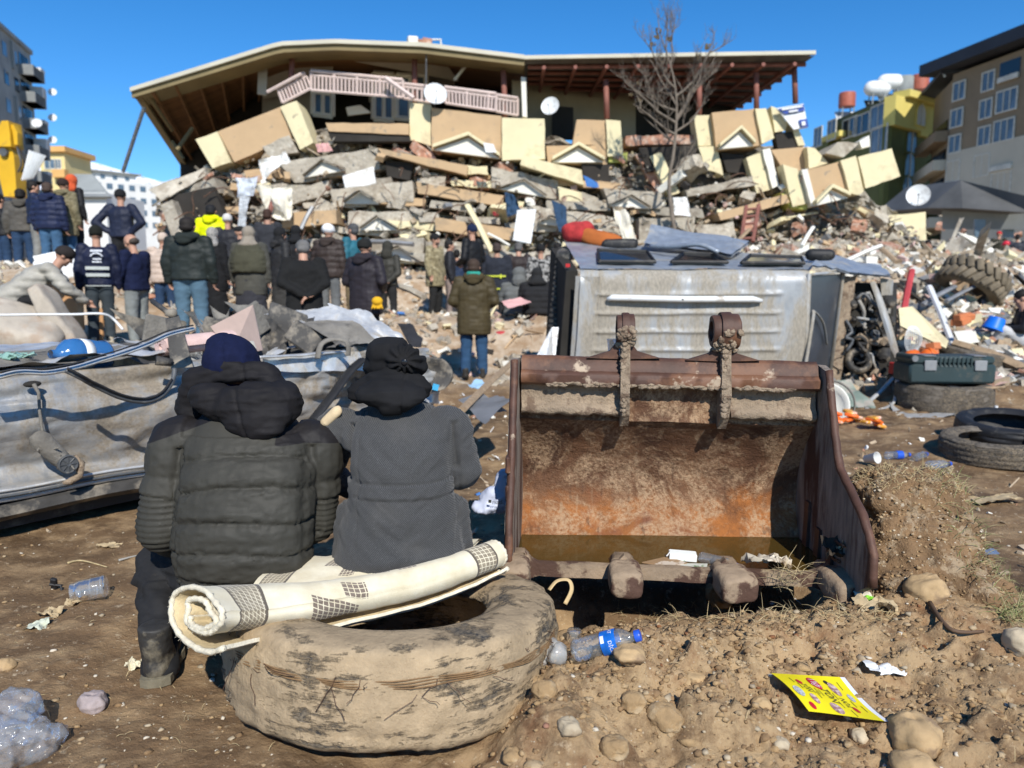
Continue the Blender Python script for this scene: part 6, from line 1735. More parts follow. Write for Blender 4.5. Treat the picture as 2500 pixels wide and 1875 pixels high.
cs_ = empty('chimney_stack', at(1035,116,22.5), 'broken brick chimney stack with water heater frame on top of the bent roof', 'chimney')
for k in range(7):
 p = at(1000+rnd.random()*50, 104, 22.5); MB().box(p + Vector((0,rnd.random()*.5,rnd.uniform(-.08,.08))), (.28,.3,.22), (0,rnd.uniform(-.2,.2),rnd.random()), ch=.02).build('block', m_brick if k % 2 else m_plaster, cs_)
MB().tube([at(1055,97,22.5), at(1076,97,22.5), at(1077,116,22.5)], .03, 5).build('pipe_frame', m_plaster, cs_)
dish(at(1063,228,19.75), .285, (.25,-1,.35), 'large white satellite dish on the balcony railing of the collapsed house')
dish(at(1343,258,20.3), .235, (-.35,-1,.25), 'smaller grey satellite dish beside the dark doorway of the collapsed house')
ant = MB().tube([at(1041,122,20.0), at(1040,205,19.9)], .018, 5).build('antenna_pole', m_seal, None); tag(ant, 'thin antenna pole above the large satellite dish', 'antenna')
# ---------------------------------------------------------------- rubble: countable chunks, then the uncountable rest
m_pinkplaster = M('pink_plaster', (.52,.36,.31), .9, var=.15, bmp=.3, rv=.15)
m_timber = M('weathered_timber', (.33,.235,.145), .85, var=.25, vs=4, aniso=(6,6,1), bmp=.3, rv=.2)
m_steelgrey = M('grey_bent_steel', (.23,.235,.24), .5, metal=.3, var=.3, bmp=.2, rv=.2)
m_dust = M('dusty_tan_debris', (.43,.34,.235), .95, var=.25, vs=3, bmp=.4, rv=.2)
m_redcloth = M('red_cloth', (.42,.05,.055), .9, var=.2, bmp=.3); m_bluecloth = M('blue_cloth', (.05,.16,.42), .9, var=.2, bmp=.3)
m_whitecloth = M('white_cloth', (.74,.74,.72), .9, var=.08, vs=6, bmp=.3, bs=12, c2=(.52,.49,.43), c2s=3)
m_darkcloth = M('black_cloth', (.022,.022,.025), .95, var=.3, bmp=.4)
m_pinkcloth = M('pink_cloth', (.62,.35,.33), .9, var=.15, bmp=.3); m_creamcloth = M('cream_net_curtain', (.66,.62,.52), .9, var=.15, vs=5, aniso=(5,5,.6), bmp=.5, bs=8)
m_teal = M('teal_plastic', (.03,.24,.27), .5, bmp=.1); m_orange = M('orange_plastic', (.72,.14,.02), .4, var=.1, bmp=.05); m_redplastic = M('red_plastic', (.55,.03,.03), .35, var=.1, bmp=.05)
m_greenrag = M('grey_green_plastic_sheet', (.19,.24,.20), .6, var=.3, vs=5, bmp=.4, bs=12, c2=(.36,.33,.28), c2s=4)

def chunk_mesh(name, mat, seed, flat=1.0, n=2, sharp=True):
 r_ = random.Random(seed)
 mb = MB()
 sx, sy, sz = 1.0, r_.uniform(.55,.95), r_.uniform(.35,.75)*flat
 pts = []
 for x in (-.5,0,.5):
  for y in (-.5,0,.5):
   for z in (-.5,.5):
    if x == 0 and y == 0: k = r_.uniform(.95,1.2)
    else: k = r_.uniform(.72,1.05)
    pts.append((x*sx*k, y*sy*k, z*sz*k))
 idx = lambda i, j, k: (i*3+j)*2+k
 fs = []
 for i in range(2):
  for j in range(2):
   fs.append((idx(i,j,1), idx(i+1,j,1), idx(i+1,j+1,1), idx(i,j+1,1))); fs.append((idx(i,j+1,0), idx(i+1,j+1,0), idx(i+1,j,0), idx(i,j,0)))
 for i in range(2):
  fs.append((idx(i,0,0), idx(i+1,0,0), idx(i+1,0,1), idx(i,0,1))); fs.append((idx(i+1,2,0), idx(i,2,0), idx(i,2,1), idx(i+1,2,1)))
  fs.append((idx(0,i+1,0), idx(0,i,0), idx(0,i,1), idx(0,i+1,1))); fs.append((idx(2,i,0), idx(2,i+1,0), idx(2,i+1,1), idx(2,i,1)))
 mb.add(pts, fs)
 me = mb.mesh(name); me.materials.append(mat); me.update()
 return me
def put(name, me, loc, size, rot, label=None, cat=None, group=None, mat=None):
 o = bpy.data.objects.new(name, me); col.objects.link(o); o.location = loc; o.scale = size if isinstance(size, (tuple, list)) else (size,)*3; o.rotation_euler = rot
 WP[o.name] = Vector(loc)
 if label: tag(o, label, cat, group)
 return o
def face_Y(v): return float(np.interp(v, [340,450,550,640], [20.35,19.95,19.55,19.1]))
LANDMARKS = [((560,370),'the tilted tan balcony wall'),((665,490),'the net curtain'),((600,450),'the patterned rag'),((875,435),'the torn white sheet'),((1140,360),'the tan wall with the largest gable'),((1280,340),'the cream wall right of the largest gable'),((1415,375),'the tan wall under the small dish'),((1285,550),'the blank white board'),((1365,530),'the hanging jeans'),((1530,570),'the long cream curtain'),((1650,400),'the bare tree trunk'),((1665,505),'the white towel'),((1830,545),'the red ladder'),((1800,320),'the tan wall with the rightmost upper gable'),((2030,450),'the tan wall with the lowest right gable'),((2150,410),'the white box wall'),((2215,555),'the upright cream panel'),((1940,290),'the blue sign'),((510,430),'the overhanging left slab'),((450,540),'the dark cave at left'),((1150,560),'the cream door frame post'),((940,590),'the long grey pipe'),((1060,480),'the long beige floor edge'),((920,550),'the gable behind the crowd'),((760,420),'the highest left gable'),((1450,440),'the blue tarpaulin'),
 ((1270,690),'the crouching grey figure'),((1155,760),'the olive coat person'),((1060,720),'the camouflage coat'),((1005,822),'the black coat on the ground'),((1225,822),'the red bag'),((1150,940),'the pale blue wrapper'),((920,690),'the dark puffer with yellow gloves'),((1700,600),'the silver van windows'),((2000,620),'the van bonnet'),((1910,560),'the red ladder foot'),((2090,590),'the white batten behind the van'),((2372,690),'the loader tyre'),((2255,800),'the cream wall board'),((2222,828),'the fan cage'),((2345,778),'the orange bricks'),((2424,802),'the blue bucket'),((2420,870),'the timber beam'),((2375,880),'the half-buried tyre'),((2300,770),'the white pipe'),((2242,476),'the dish by the shed'),((2400,520),'the shed'),((2440,620),'the far right workers'),((2303,600),'the bending worker in black'),((120,560),'the left crowd'),((30,400),'the excavator arm'),((130,650),'the white tarpaulin'),((290,500),'the hands-on-hips man'),((85,400),'the corrugated sheet')]
def to_px(p):
 q = Vector(p) - Vector((0,0,CAM_H)); dep = q.y*CP - q.z*SP; up_ = q.y*SP + q.z*CP
 return 1250 + FPX*q.x/dep, 937.5 - FPX*up_/dep
_seen_labels = set()
def where_label(base, p):
 u, v = to_px(p); ls = sorted(LANDMARKS, key=lambda L: (L[0][0]-u)**2 + (L[0][1]-v)**2)
 def rel(L):
  dx, dy = u-L[0][0], v-L[0][1]
  return ('right of ' if dx > 0 else 'left of ') if abs(dx) > abs(dy) else ('below ' if dy > 0 else 'above ')
 for cand in ([base + ' ' + rel(ls[0]) + ls[0][1]] + [base + ', ' + rel(ls[0]) + ls[0][1] + ' and ' + rel(ls[k]) + ls[k][1] for k in (1,2,3,4)]):
  if cand not in _seen_labels and len(cand.split()) <= 16: break
 else: cand = base + ' ' + rel(ls[0]) + ls[0][1]
 _seen_labels.add(cand); return cand
ch_conc = [chunk_mesh('chunk', m_conc, 100+i) for i in range(7)]; ch_plas = [chunk_mesh('plaster', m_plaster, 200+i, .5) for i in range(3)]; ch_cream = [chunk_mesh('wall_chunk', m_cream, 300+i, .4) for i in range(3)]; ch_brick = [chunk_mesh('brick', m_brick, 400+i) for i in range(4)]; ch_dust = [chunk_mesh('dusty', m_dust, 500+i) for i in range(4)]; ch_slab = [chunk_mesh('slab', m_conc, 600+i, .28) for i in range(4)]
KINDS_ = [('concrete_chunk', ch_conc, 'grey concrete chunk', 'rubble'), ('brickwork_lump', ch_brick, 'reddish brickwork lump', 'rubble'), ('plaster_chunk', ch_plas, 'white plaster slab', 'rubble'), ('painted_chunk', ch_cream, 'cream painted chunk', 'rubble'), ('concrete_flake', ch_slab, 'flat concrete slab', 'rubble')]
SZ = lambda s_, a, b: 'small ' if s_ < a else 'large ' if s_ > b else ''
def drop(u, v, Y=None):
 return at(u, v, Y) if Y else ground_at(u, v)
r7 = random.Random(77)
for i in range(80):
 u = r7.uniform(400, 2180); vt = np.interp(u, [380,450,520,700,800,1000,1330,1500,1700,1900,2000,2100,2230], [480,440,410,360,340,350,400,380,390,420,470,500,560])
 v = r7.uniform(vt, 665); k = r7.choices(range(5), (5,2.2,1.4,1.4,2.4))[0]
 nm, ms, lb, ct = KINDS_[k]; s_ = r7.uniform(.25,.62)*(1.4 if k in (2,3,4) else 1)
 put(nm, r7.choice(ms), at(u, v, face_Y(v)+.15-.35*r7.random()), s_, (r7.uniform(-.5,.5), r7.uniform(-.6,.6), r7.random()*6), where_label(SZ(s_,.36,.7)+lb, at(u,v,19)), ct, 'broken pieces on the face of the collapsed house')
def slope_spots(n, box, rr):
 out = []
 while len(out) < n:
  u, v = rr.uniform(box[0], box[2]), rr.uniform(box[1], box[3]); p = ground_at(u, v); out.append(p)
 return out
for (n, box, lb2, smin, smax) in ((34, (1880,560,2240,690), 'on the slope behind the silver van', .25,.6), (46, (2190,640,2500,880), 'on the heap right of the silver van', .15,.42), (16, (2260,500,2500,600), 'in the pale mound below the brown block', .4,1.0), (34, (860,680,1330,900), 'on the ground before the collapsed house', .10,.26), (18, (0,480,360,620), 'on the heap under the left crowd', .2,.5)):
 for p in slope_spots(n, box, r7):
  k = r7.choices(range(5), (5,2,1.8,1.2,1.5))[0]; nm, ms, lb, ct = KINDS_[k]; s_ = r7.uniform(smin, smax)
  put(nm, r7.choice(ms), p + Vector((0,0,s_*.12)), s_, (r7.uniform(-.5,.5), r7.uniform(-.5,.5), r7.random()*6), where_label(SZ(s_, smin+(smax-smin)*.35, smin+(smax-smin)*.75)+lb, p), ct, 'broken pieces '+lb2)
STICKS = [((1130,1000,5.4),(1250,885,8.2),.035,m_timber,'long grey plank lying between the olive coat person and the bucket'),
 ((1750,640,15),(1830,560,15.5),.05,m_timber,'thin timber batten leaning behind the silver van'),
 ((2268,700,12.4),(2328,845,10.5),.05,m_white,'white pipe sloping down the heap right of the van'), ((2203,775,11.4),(2226,660,12.6),.05,m_redcloth,'red steel bar standing in the heap right of the van'),
 ((2330,838,10.5),(2510,905,9.8),.10,m_timber,'thick brown timber beam lying across the right edge of the heap'), ((2430,860,10.6),(2500,884,10.4),.06,m_white,'white plastic pipe end lying over the brown timber beam'),
 ((2300,812,11.4),(2425,806,11.3),.035,m_pinkplaster,'pale red conduit lying flat in the heap above the toolbox'), ((2310,735,12),(2400,690,13),.04,m_steelgrey,'grey steel bar under the big loader tyre'), ((2250,745,12),(2330,700,12.6),.05,m_steelgrey,'bent grey angle iron left of the big loader tyre'),
 ((650,545,18.4),(672,470,18.6),.06,m_postred,'red steel post sticking up behind the standing crowd'), ((735,560,18.2),(762,505,18.4),.07,m_steelgrey,'grey pipe leaning on the floor edge behind the crowd'),
 ((1140,500,18.8),(1200,615,18.4),.09,m_cream,'long cream door frame post leaning on the crushed floors'), ((1190,570,18.5),(1245,600,18.4),.05,m_plaster,'short white batten below the cream door frame post'),
 ((880,590,18.6),(1010,596,18.4),.09,m_steelgrey,'long grey steel pipe lying on the crushed floors above the camouflage coat'), ((975,700,15.5),(1035,725,15),.09,m_conc,'pale concrete post lying behind the standing camouflage coat'),
 ((1958,600,14),(1985,555,14.5),.04,m_plaster,'white batten standing in the slope behind the van'), ((2060,640,13),(2150,600,14),.05,m_plaster,'white board edge lying behind the van bonnet'), ((2130,590,15),(2190,640,14),.06,m_timber,'timber sloping down behind the van bonnet')]
for a_, b_, r_, mt, lb in STICKS:
 mb = MB(); A_, B_ = at(*a_), at(*b_); mid = A_.lerp(B_, .5) + Vector((0,0,r_*.3)); mb.tube([A_, mid, B_], r_, 6, squash=.7); mb.noise(r_*.25, 3, 5)
 tag(mb.build(lb.split()[2] if False else 'bar', mt, None), lb, 'bar')
for o_ in [o for o in sc.objects if o.name.split('.')[0] == 'bar']:
 l_ = o_['label']; nm = 'timber_beam' if 'timber' in l_ or 'plank' in l_ else 'steel_pipe' if 'pipe' in l_ or 'conduit' in l_ else 'steel_bar' if ('bar' in l_ or 'iron' in l_ or 'steel' in l_) else 'batten'
 w_ = WP.pop(o_.name); o_.name = nm; WP[o_.name] = w_; o_['category'] = nm.replace('_', ' ')
def debris_mass(name, label, n, spot, sizes, mats, weights, seed, flat=(.25,.8)):
 rr = random.Random(seed); mb = MB()
 C = [(-1,-1,-1),(1,-1,-1),(1,1,-1),(-1,1,-1),(-1,-1,1),(1,-1,1),(1,1,1),(-1,1,1)]
 F = [(3,2,1,0),(4,5,6,7),(0,1,5,4),(1,2,6,5),(2,3,7,6),(3,0,4,7)]
 for i in range(n):
  p = spot(rr)
  if p is None: continue
  s_ = sizes[0] + (sizes[1]-sizes[0])*rr.random()**2.2
  long_ = rr.random() < .16
  d_ = (s_*rr.uniform(2,5), s_*.25, s_*.2) if long_ else (s_, s_*rr.uniform(.5,1), s_*rr.uniform(*flat))
  E = Euler((rr.uniform(-.9,.9), rr.uniform(-.9,.9), rr.random()*6.3)).to_matrix()
  vs = [p + E @ Vector((c[0]*d_[0]*.5*rr.uniform(.55,1), c[1]*d_[1]*.5*rr.uniform(.55,1), c[2]*d_[2]*.5*rr.uniform(.6,1))) for c in C]
  mi = rr.choices(range(len(mats)), weights)[0]
  mb.add(vs, F, mi)
 o = mb.build(name, mats, None); o['kind'] = 'stuff'; o['label'] = label
 return o
dm = [m_conc, m_plaster, m_cream, m_brick, m_dust, m_pinkplaster, m_timber, m_steelgrey, m_concdark, m_bluecloth, m_redcloth, m_beige, m_void]
dw = [7,2.8,1.6,.9,5,.9,1.0,.6,2.2,.05,.05,1.6,.5]
def spot_face(rr):
 u = rr.uniform(385, 2240); vt = float(np.interp(u, [380,450,520,700,800,1000,1330,1500,1700,1900,2000,2100,2240], [478,432,402,352,330,345,398,372,372,410,470,500,560]))
 v = rr.uniform(vt, 680); return at(u, v, face_Y(v) + .55 - (1.2 if rr.random() < .16 else .5)*rr.random())
debris_mass('rubble', 'small broken bits of concrete, brick and plaster covering the face of the collapsed house', 4200, spot_face, (.04,.28), dm, dw, 5)
def spot_slope(rr):
 while True:
  y = 10.0 + 11.5*rr.random()**.8; x = rr.uniform(-.86, .86)*y
  th = x/y
  den = 1.0
  if y < 13: den = .35 if th < .28 else .95
  if th < -.2 and y < 13: den = .25
  if rr.random() < den: break
 return Vector((x, y, gz1(x, y) + .02 + .05*rr.random()))
debris_mass('rubble', 'small broken bits of concrete, brick and plaster strewn over the slope', 8500, spot_slope, (.03,.22), dm, dw, 6)
def spot_right(rr):
 u, v = rr.uniform(1950, 2560), rr.uniform(600, 985)
 if u < 2200 and v < 690: v = rr.uniform(560, 660)
 if u < 2190 and 660 < v < 930: u = rr.uniform(2195, 2560)
 y = 9.3 + 8.5*(1-(v-560)/425)**1.3
 x = (u-1250)/1850*y*1.01
 return Vector((x, y, gz1(x, y) + .02 + .10*rr.random()*(v < 900)))
debris_mass('rubble', 'tangled bits of boards, brick and bars on the heap right of the van', 3600, spot_right, (.04,.34), dm, [4,3,2.2,1.3,3.4,1.2,2.2,1.6,2.2,.15,.15,.8,1.0], 7)
def spot_pale(rr):
 u, v = rr.uniform(2235, 2560), rr.uniform(490, 690); y = 30 - 12*max(0,(v-560)/130)
 x = (u-1250)/1850*y; z = gz1(x,y) + 1.9*math.exp(-((u-2350)/75)**2)*max(0, 1-abs(v-560)/110)*rr.random()
 return Vector((x, y + rr.random()*2, z))
debris_mass('rubble', 'pale grey heap of broken blocks below the brown block', 1500, spot_pale, (.15,.9), [m_conc, m_plaster, m_cream, m_brick, m_dust, m_concdark], [5,3,1,1,3,3], 8)
def spot_mid(rr):
 y = 3.3 + 8*rr.random(); x = rr.uniform(-.75,.8)*y
 if -2.6 < x < -.3 and y < 6: return None
 return Vector((x, y, zg(x, y) + .004))
debris_mass('litter', 'scattered chips, splinters and paper bits on the mud', 1900, spot_mid, (.012,.075), [m_dust, m_plaster, m_brick, m_timber, m_conc, m_whitecloth, m_bluecloth], [4,2.4,1.2,2.5,3,1,.2], 9, (.12,.5))

# ---------------------------------------------------------------- cloth and boards on the collapsed house
def cloth(name, quad, Y, mat, label, seed, amp=.09, n=14, freq=2.2, cat='cloth'):
 P = [at(u, v, y) for (u, v), y in zip(quad, Y if isinstance(Y, (list, tuple)) else [Y]*4)]
 pts = []
 for i in range(n):
  for j in range(n):
   f, g = i/(n-1), j/(n-1); pts.append((P[0]*(1-f)+P[1]*f)*(1-g) + (P[3]*(1-f)+P[2]*f)*g)
 a = np.array([tuple(p) for p in pts]); sz = max((P[1]-P[0]).length, (P[3]-P[0]).length)
 a[:,1] += fbm(a*np.array([freq*3/sz, freq/sz, freq*.8/sz]), 3, seed, .5, True)*amp*sz; a[:,0] += fbm(a*freq/sz+3, 2, seed+1)*amp*.5*sz; a[:,2] += fbm(a*freq/sz+9, 2, seed+2)*amp*.5*sz
 mb = MB(); mb.grid(a.tolist(), n, n); mb.grid((a + np.array([0,.012,0])).tolist(), n, n)
 return tag(mb.build(name, mat, None, smooth=True), label, cat)
cloth('net_curtain', [(612,455),(716,450),(708,532),(655,528)], 18.5, m_creamcloth, 'bundled cream net curtain hanging out of the crushed floors above the crowd', 3, .22, 22)
cloth('rag', [(572,435),(628,430),(618,475),(580,478)], 18.5, M('blue_white_rag', (.52,.56,.62), .9, var=.3, vs=9, bmp=.4), 'pale blue patterned rag hanging left of the net curtain', 5, .2)
cloth('rag', [(585,480),(608,478),(600,552),(582,556)], 18.4, M('striped_rag', (.40,.42,.44), .9, var=.6, vs=14, aniso=(.3,.3,3), bmp=.3), 'grey striped rag hanging below the patterned rag', 6, .12)
cloth('white_sheeting', [(628,390),(700,372),(704,392),(640,442)], 18.9, m_whitecloth, 'white twisted sheeting trailing below the tilted tan balcony wall', 7, .2)
cloth('white_sheet', [(835,430),(911,406),(918,448),(842,459)], 18.9, m_whitecloth, 'torn white sheet spread over the second crushed floor', 8, .05, cat='sheet')
cloth('jeans', [(1345,486),(1384,502),(1382,568),(1366,568)], 18.7, m_jeans, 'blue jeans hanging over the floor edge at centre of the rubble', 9, .08, cat='jeans')
cloth('blue_rag', [(1228,466),(1250,474),(1275,512),(1240,530)], 18.7, m_jeans, 'dark blue rag hanging left of the white board', 10, .2)
cloth('long_curtain', [(1493,508),(1525,508),(1562,600),(1545,640)], 18.6, m_creamcloth, 'long cream curtain trailing down the rubble above the van', 11, .14)
cloth('towel', [(1642,482),(1678,482),(1686,528),(1646,525)], 18.6, m_whitecloth, 'white towel hanging at the foot of the bare tree', 12, .12)
cloth('blue_tarpaulin', [(1424,428),(1460,445),(1462,458),(1432,456)], 18.9, m_bluecloth, 'small blue tarpaulin showing in the dark gap below the cream slab', 13, .08)
cloth('pink_bedding', [(770,352),(800,348),(812,368),(776,372)], 19.4, m_pinkcloth, 'pink bedding spilling out right of the tilted cream wall', 14, .15)
cloth('white_cloth', [(1440,560),(1470,560),(1474,590),(1434,590)], 13, m_whitecloth, 'white cloth peaked like a tent behind the red top on the van', 15, .05)
for nm, q, Y, mt, lb in (('white_board', [(1263,513),(1309,511),(1296,595),(1252,586)], 18.4, m_white, 'blank white board hanging upright in the middle of the rubble'), ('white_board', [(1180,348),(1205,352),(1212,372),(1186,372)], 18.9, m_white, 'small white board with a dark print on the beige slab'),
 ('cream_board', [(2194,752),(2228,748),(2316,832),(2310,850),(2198,795)], 11.0, m_cream, 'large cream wall board lying tilted right of the van nose'), ('white_tile_board', [(2330,812),(2375,808),(2392,835),(2344,842)], 10.5, m_plaster, 'square white board lying above the half-buried tyre')):
 o = slab(nm, q, Y if nm != 'cream_board' else [10.9,11.0,10.1,10.0,10.4], .05, mt, None); tag(o, lb, 'board')
sg = empty('sign_board', at(1935,300,19.7), 'torn blue and white sign board on the right corner of the collapsed house', 'sign')
slab('panel', [(1896,264),(1962,253),(1972,309),(1938,316)], 19.72, .06, m_white, sg)
m_signblue = M('sign_blue', (.02,.06,.30), .5, bmp=0)
slab('blue_band', [(1899,266),(1962,255),(1964,270),(1918,279)], 19.68, .02, m_signblue, sg); slab('blue_band', [(1950,293),(1969,290),(1973,309),(1956,312)], 19.68, .02, m_signblue, sg)
slab('lettering', [(1908,266),(1958,257.5),(1959,261),(1910,269.5)], 19.65, .01, m_white, sg); slab('lettering', [(1926,270.5),(1948,267),(1949,271),(1927,274.5)], 19.65, .01, m_white, sg); slab('lettering', [(1957,297),(1966,295.5),(1967,304),(1958,305.5)], 19.65, .01, m_white, sg)
ld = empty('ladder', at(1820,590,17.4), 'red steel ladder leaning against the rubble behind the van', 'ladder')
L0, L1, R0, R1 = at(1808,592,17.3), at(1822,503,17.8), at(1838,590,17.3), at(1852,500,17.8)
for a_, b_ in ((L0,L1),(R0,R1)): MB().tube([a_, b_], .045, 6).build('stile', m_postred, ld)
for k in range(5): MB().tube([L0.lerp(L1, .1+.2*k), R0.lerp(R1, .1+.2*k)], .03, 5).build('rung', m_postred, ld)
dish(at(2242,476,21.5), .30, (-.5,-1,.3), 'white satellite dish standing on the rubble at right, left of the shed')
def bare_tree():
 m_bark = M('grey_brown_bark', (.17,.14,.11), .9, var=.25, vs=8, bmp=.3)
 e = empty('bare_tree', at(1655,600,18.6), 'leafless young tree standing in front of the broken canopy roof', 'tree')
 rr = random.Random(4)
 tr = [at(1655,600,18.6), at(1640,520,18.6), at(1634,440,18.6), at(1645,370,18.6), at(1652,280,18.6), at(1648,210,18.6), at(1634,150,18.6), at(1612,80,18.6), at(1604,20,18.6)]
 mb = MB(); pts = catmull(tr, 40); mb.tube(pts, [.055 - .048*k/39 for k in range(40)], 8); mb.build('trunk', m_bark, e, smooth=True)
 def branch(p, d_, L, r_, depth, mb):
  q = [p]; dd = d_.normalized()
  for k in range(6):
   dd = (dd + Vector((rr.uniform(-.28,.28), rr.uniform(-.28,.28), rr.uniform(-.05,.22)))).normalized(); q.append(q[-1] + dd*L/6)
  mb.tube(q, [r_*(1-.75*k/6) for k in range(7)], 4, caps=False)
  if depth > 0:
   for k in range(rr.randint(3,5)):
    s_ = q[rr.randint(1,5)]; ax = Vector((rr.uniform(-1,1), rr.uniform(-1,1), rr.uniform(-.2,.9)))
    branch(s_, dd*.6 + ax*.8, L*rr.uniform(.4,.65), r_*.5, depth-1, mb)
 limbs = [((1650,300),(-1,.1,.55),1.6,.04),((1652,290),(.7,-.2,.8),1.5,.04),((1648,215),(-.8,.2,.9),1.2,.03),((1650,235),(.75,.1,.75),1.6,.035),((1652,330),(-1,-.2,.35),1.3,.035),((1652,320),(.8,.2,.5),1.1,.03),((1636,160),(.5,.1,1),1.2,.022),((1630,140),(-.35,0,1),1.1,.02),((1650,270),(-.9,-.3,.2),1.2,.03),((1650,350),(-.6,-.2,.1),1.0,.03),((1640,420),(.6,-.2,.3),.8,.025),((1650,255),(-.5,.4,.7),1.5,.03),((1648,300),(.4,-.4,.5),1.2,.028)]
 for (u, v), d_, L, r_ in limbs:
  mb = MB(); branch(at(u, v, 18.6), Vector(d_), L, r_, 3, mb); mb.build('limb', m_bark, e, smooth=True)
 mb = MB()
 for (u, v) in ((1608,75),(1603,90),(1635,95),(1595,108),(1728,113),(1705,140),(1560,205),(1540,230),(1560,245)):
  for k in range(7): mb.box(at(u+rr.uniform(-5,5), v+rr.uniform(-6,6), 18.6), (.06,.02,.05), (rr.random()*3, rr.random()*3, rr.random()*3))
 q = mb.build('dead_leaves', M('dry_leaf', (.12,.09,.05), .9, bmp=0), e); q['kind'] = 'stuff'
bare_tree()
m_yellow = M('excavator_yellow', (.62,.36,.012), .5, var=.12, vs=1.5, c2=(.36,.22,.03), c2s=1.5, c2t=(.58,.7), bmp=.05)
ex = empty('excavator', at(-60,560,24), 'yellow excavator arm rising above the crowd at the left edge', 'excavator')
def beam(name, pts, w, hts, mat, parent):
 mb = MB(); g = []
 for (u, v, Y), (hx) in zip(pts, hts):
  p = at(u, v, Y); g += [p + Vector((-hx, -w/2, 0)), p + Vector((hx, -w/2, 0)), p + Vector((hx, w/2, 0)), p + Vector((-hx, w/2, 0))]
 mb.grid(g, len(pts), 4, wrap=True); n = len(g); mb.add(g[:4], [(0,1,2,3)]); mb.add(g[-4:], [(3,2,1,0)])
 return mb.build(name, mat, parent)
beam('stick', [(38,482,23.5),(32,440,23.5),(26,385,23.5),(22,360,23.5)], .5, [.19,.24,.26,.22], m_yellow, ex)
beam('bucket_linkage', [(20,362,23.4),(24,330,23.4),(28,300,23.4)], .6, [.28,.20,.10], m_yellow, ex); beam('side_link', [(44,355,23.3),(42,325,23.3),(34,306,23.3)], .2, [.05,.07,.05], m_yellow, ex)
beam('boom', [(-120,470,24),(-40,385,23.8),(12,368,23.6),(26,366,23.6)], .55, [.4,.35,.22,.15], m_yellow, ex); beam('boom', [(-170,620,24.4),(-140,520,24.2),(-110,460,24)], .55, [.5,.45,.4], m_yellow, ex)
MB().hexa([at(-330,640,24),at(-120,640,24),at(-120,640,27),at(-330,640,27),at(-330,520,24),at(-120,520,24),at(-120,520,27),at(-330,520,27)]).build('cab_body', m_yellow, ex)
for k, (du, dv) in enumerate(((0,0),(8,4),(14,10))): MB().tube(catmull([at(42,360,23.2), at(46+du,375+dv,23.1), at(52+du,400+dv,23.1), at(44+du,420,23.2)], 14), .028, 6).build('hydraulic_hose', m_black if k else m_seal, ex, smooth=True)
MB().lathe([(.001,.32),(.12,.32),(.12,-.32),(.001,-.32)], 14, 0, Matrix.Translation(at(24,376,23.45)) @ Matrix.Rotation(R(90),4,'X')).build('pivot_pin', m_seal, ex, smooth=True, angle=40)
mb = MB(); pts = []
for i in range(40):
 for j in range(8):
  f, g = i/39, j/7; p = (at(52,440,22.5)*(1-f)+at(80,436,22.3)*f)*(1-g) + (at(70,366,22.8)*(1-f)+at(112,380,22.4)*f)*g; p.y += .07*math.sin(f*2*math.pi*5.5); pts.append(p)
mb.grid(pts, 40, 8); o = mb.build('corrugated_sheet', m_white, None, smooth=False); tag(o, 'bent white corrugated sheet standing beside the excavator arm', 'metal sheet')

# ---------------------------------------------------------------- middle distance things, left
m_mattress = M('soiled_beige_mattress', (.40,.35,.285), .9, var=.28, vs=3, c2=(.36,.28,.21), c2s=2.5, bmp=.3, bs=12)
def pillow(name, c, size, rot, mat, label, cat, n=2.8, seed=1):
 mb = MB(); E = Euler(rot).to_matrix(); m = 26; pts = []
 for i in range(m+1):
  th = -math.pi/2 + math.pi*i/m
  for j in range(40):
   w = 2*math.pi*j/40
   f = lambda x: math.copysign(abs(x)**(2/n), x)
   pts.append(Vector((f(math.cos(th))*f(math.cos(w))*size[0]/2, f(math.cos(th))*f(math.sin(w))*size[1]/2, math.copysign(abs(math.sin(th))**.8, math.sin(th))*size[2]/2)))
 a = np.array([tuple(p) for p in pts]); a += np.stack([fbm(a*3+k*7, 3, seed+k) for k in range(3)], 1)*.055*min(1, size[2]*3)
 mb.grid([Vector(c) + E @ Vector(p) for p in a], m+1, 40, wrap=True)
 return tag(mb.build(name, mat, None, smooth=True), label, cat)
pillow('mattress', at(45,802,9.3), (1.0,.8,.42), (R(24),R(20),R(20)), m_mattress, 'bulging soiled beige mattress lying behind the crushed car', 'mattress', 5)
pillow('mattress', at(140,775,9.6), (.22,.5,.95), (0,R(-30),R(10)), m_mattress, 'pale rolled mattress leaning beside the brown board', 'mattress', 5, 4)
pillow('armchair_seat', at(178,842,10.9), (.7,.5,.25), (0,0,R(10)), M('olive_upholstery', (.24,.185,.10), .9, var=.2), 'olive brown cushion on the ground below the vest wearer', 'cushion', 3.5, 6)
m_plyw = M('orange_brown_plywood', (.47,.26,.12), .8, var=.2, vs=2, c2=(.56,.40,.24), c2s=2.4, c2t=(.52,.62), bmp=.1)
for q, Y, lb in (([(122,692),(200,690),(205,800),(180,832),(150,800)], [11.1,11.0,10.9,10.9,11.0], 'brown plywood board standing behind the vest wearer at left'), ([(224,755),(252,752),(250,838),(226,838)], 10.9, 'narrow orange board standing between the legs of the vest wearer')): tag(slab('plywood_board', q, Y, .03, m_plyw, None), lb, 'board')
cloth('white_tarpaulin', [(72,625),(190,606),(196,668),(110,700)], [11.2,11.4,11,10.6], m_whitecloth, 'white tarpaulin heaped in front of the left crowd', 21, .10, 18, cat='tarpaulin')
o = strip_px('cable', [(-40,770,7.2),(80,768,7.3),(180,768,7.4),(245,766,7.5),(275,778,7.6),(300,805,7.6)], .012, m_white, None, sq=1); tag(o, 'thin white cable strung across behind the crushed car', 'cable')
m_jugblue = clear_plastic('blue_jug_plastic', (.05,.22,.55), .55, .12)
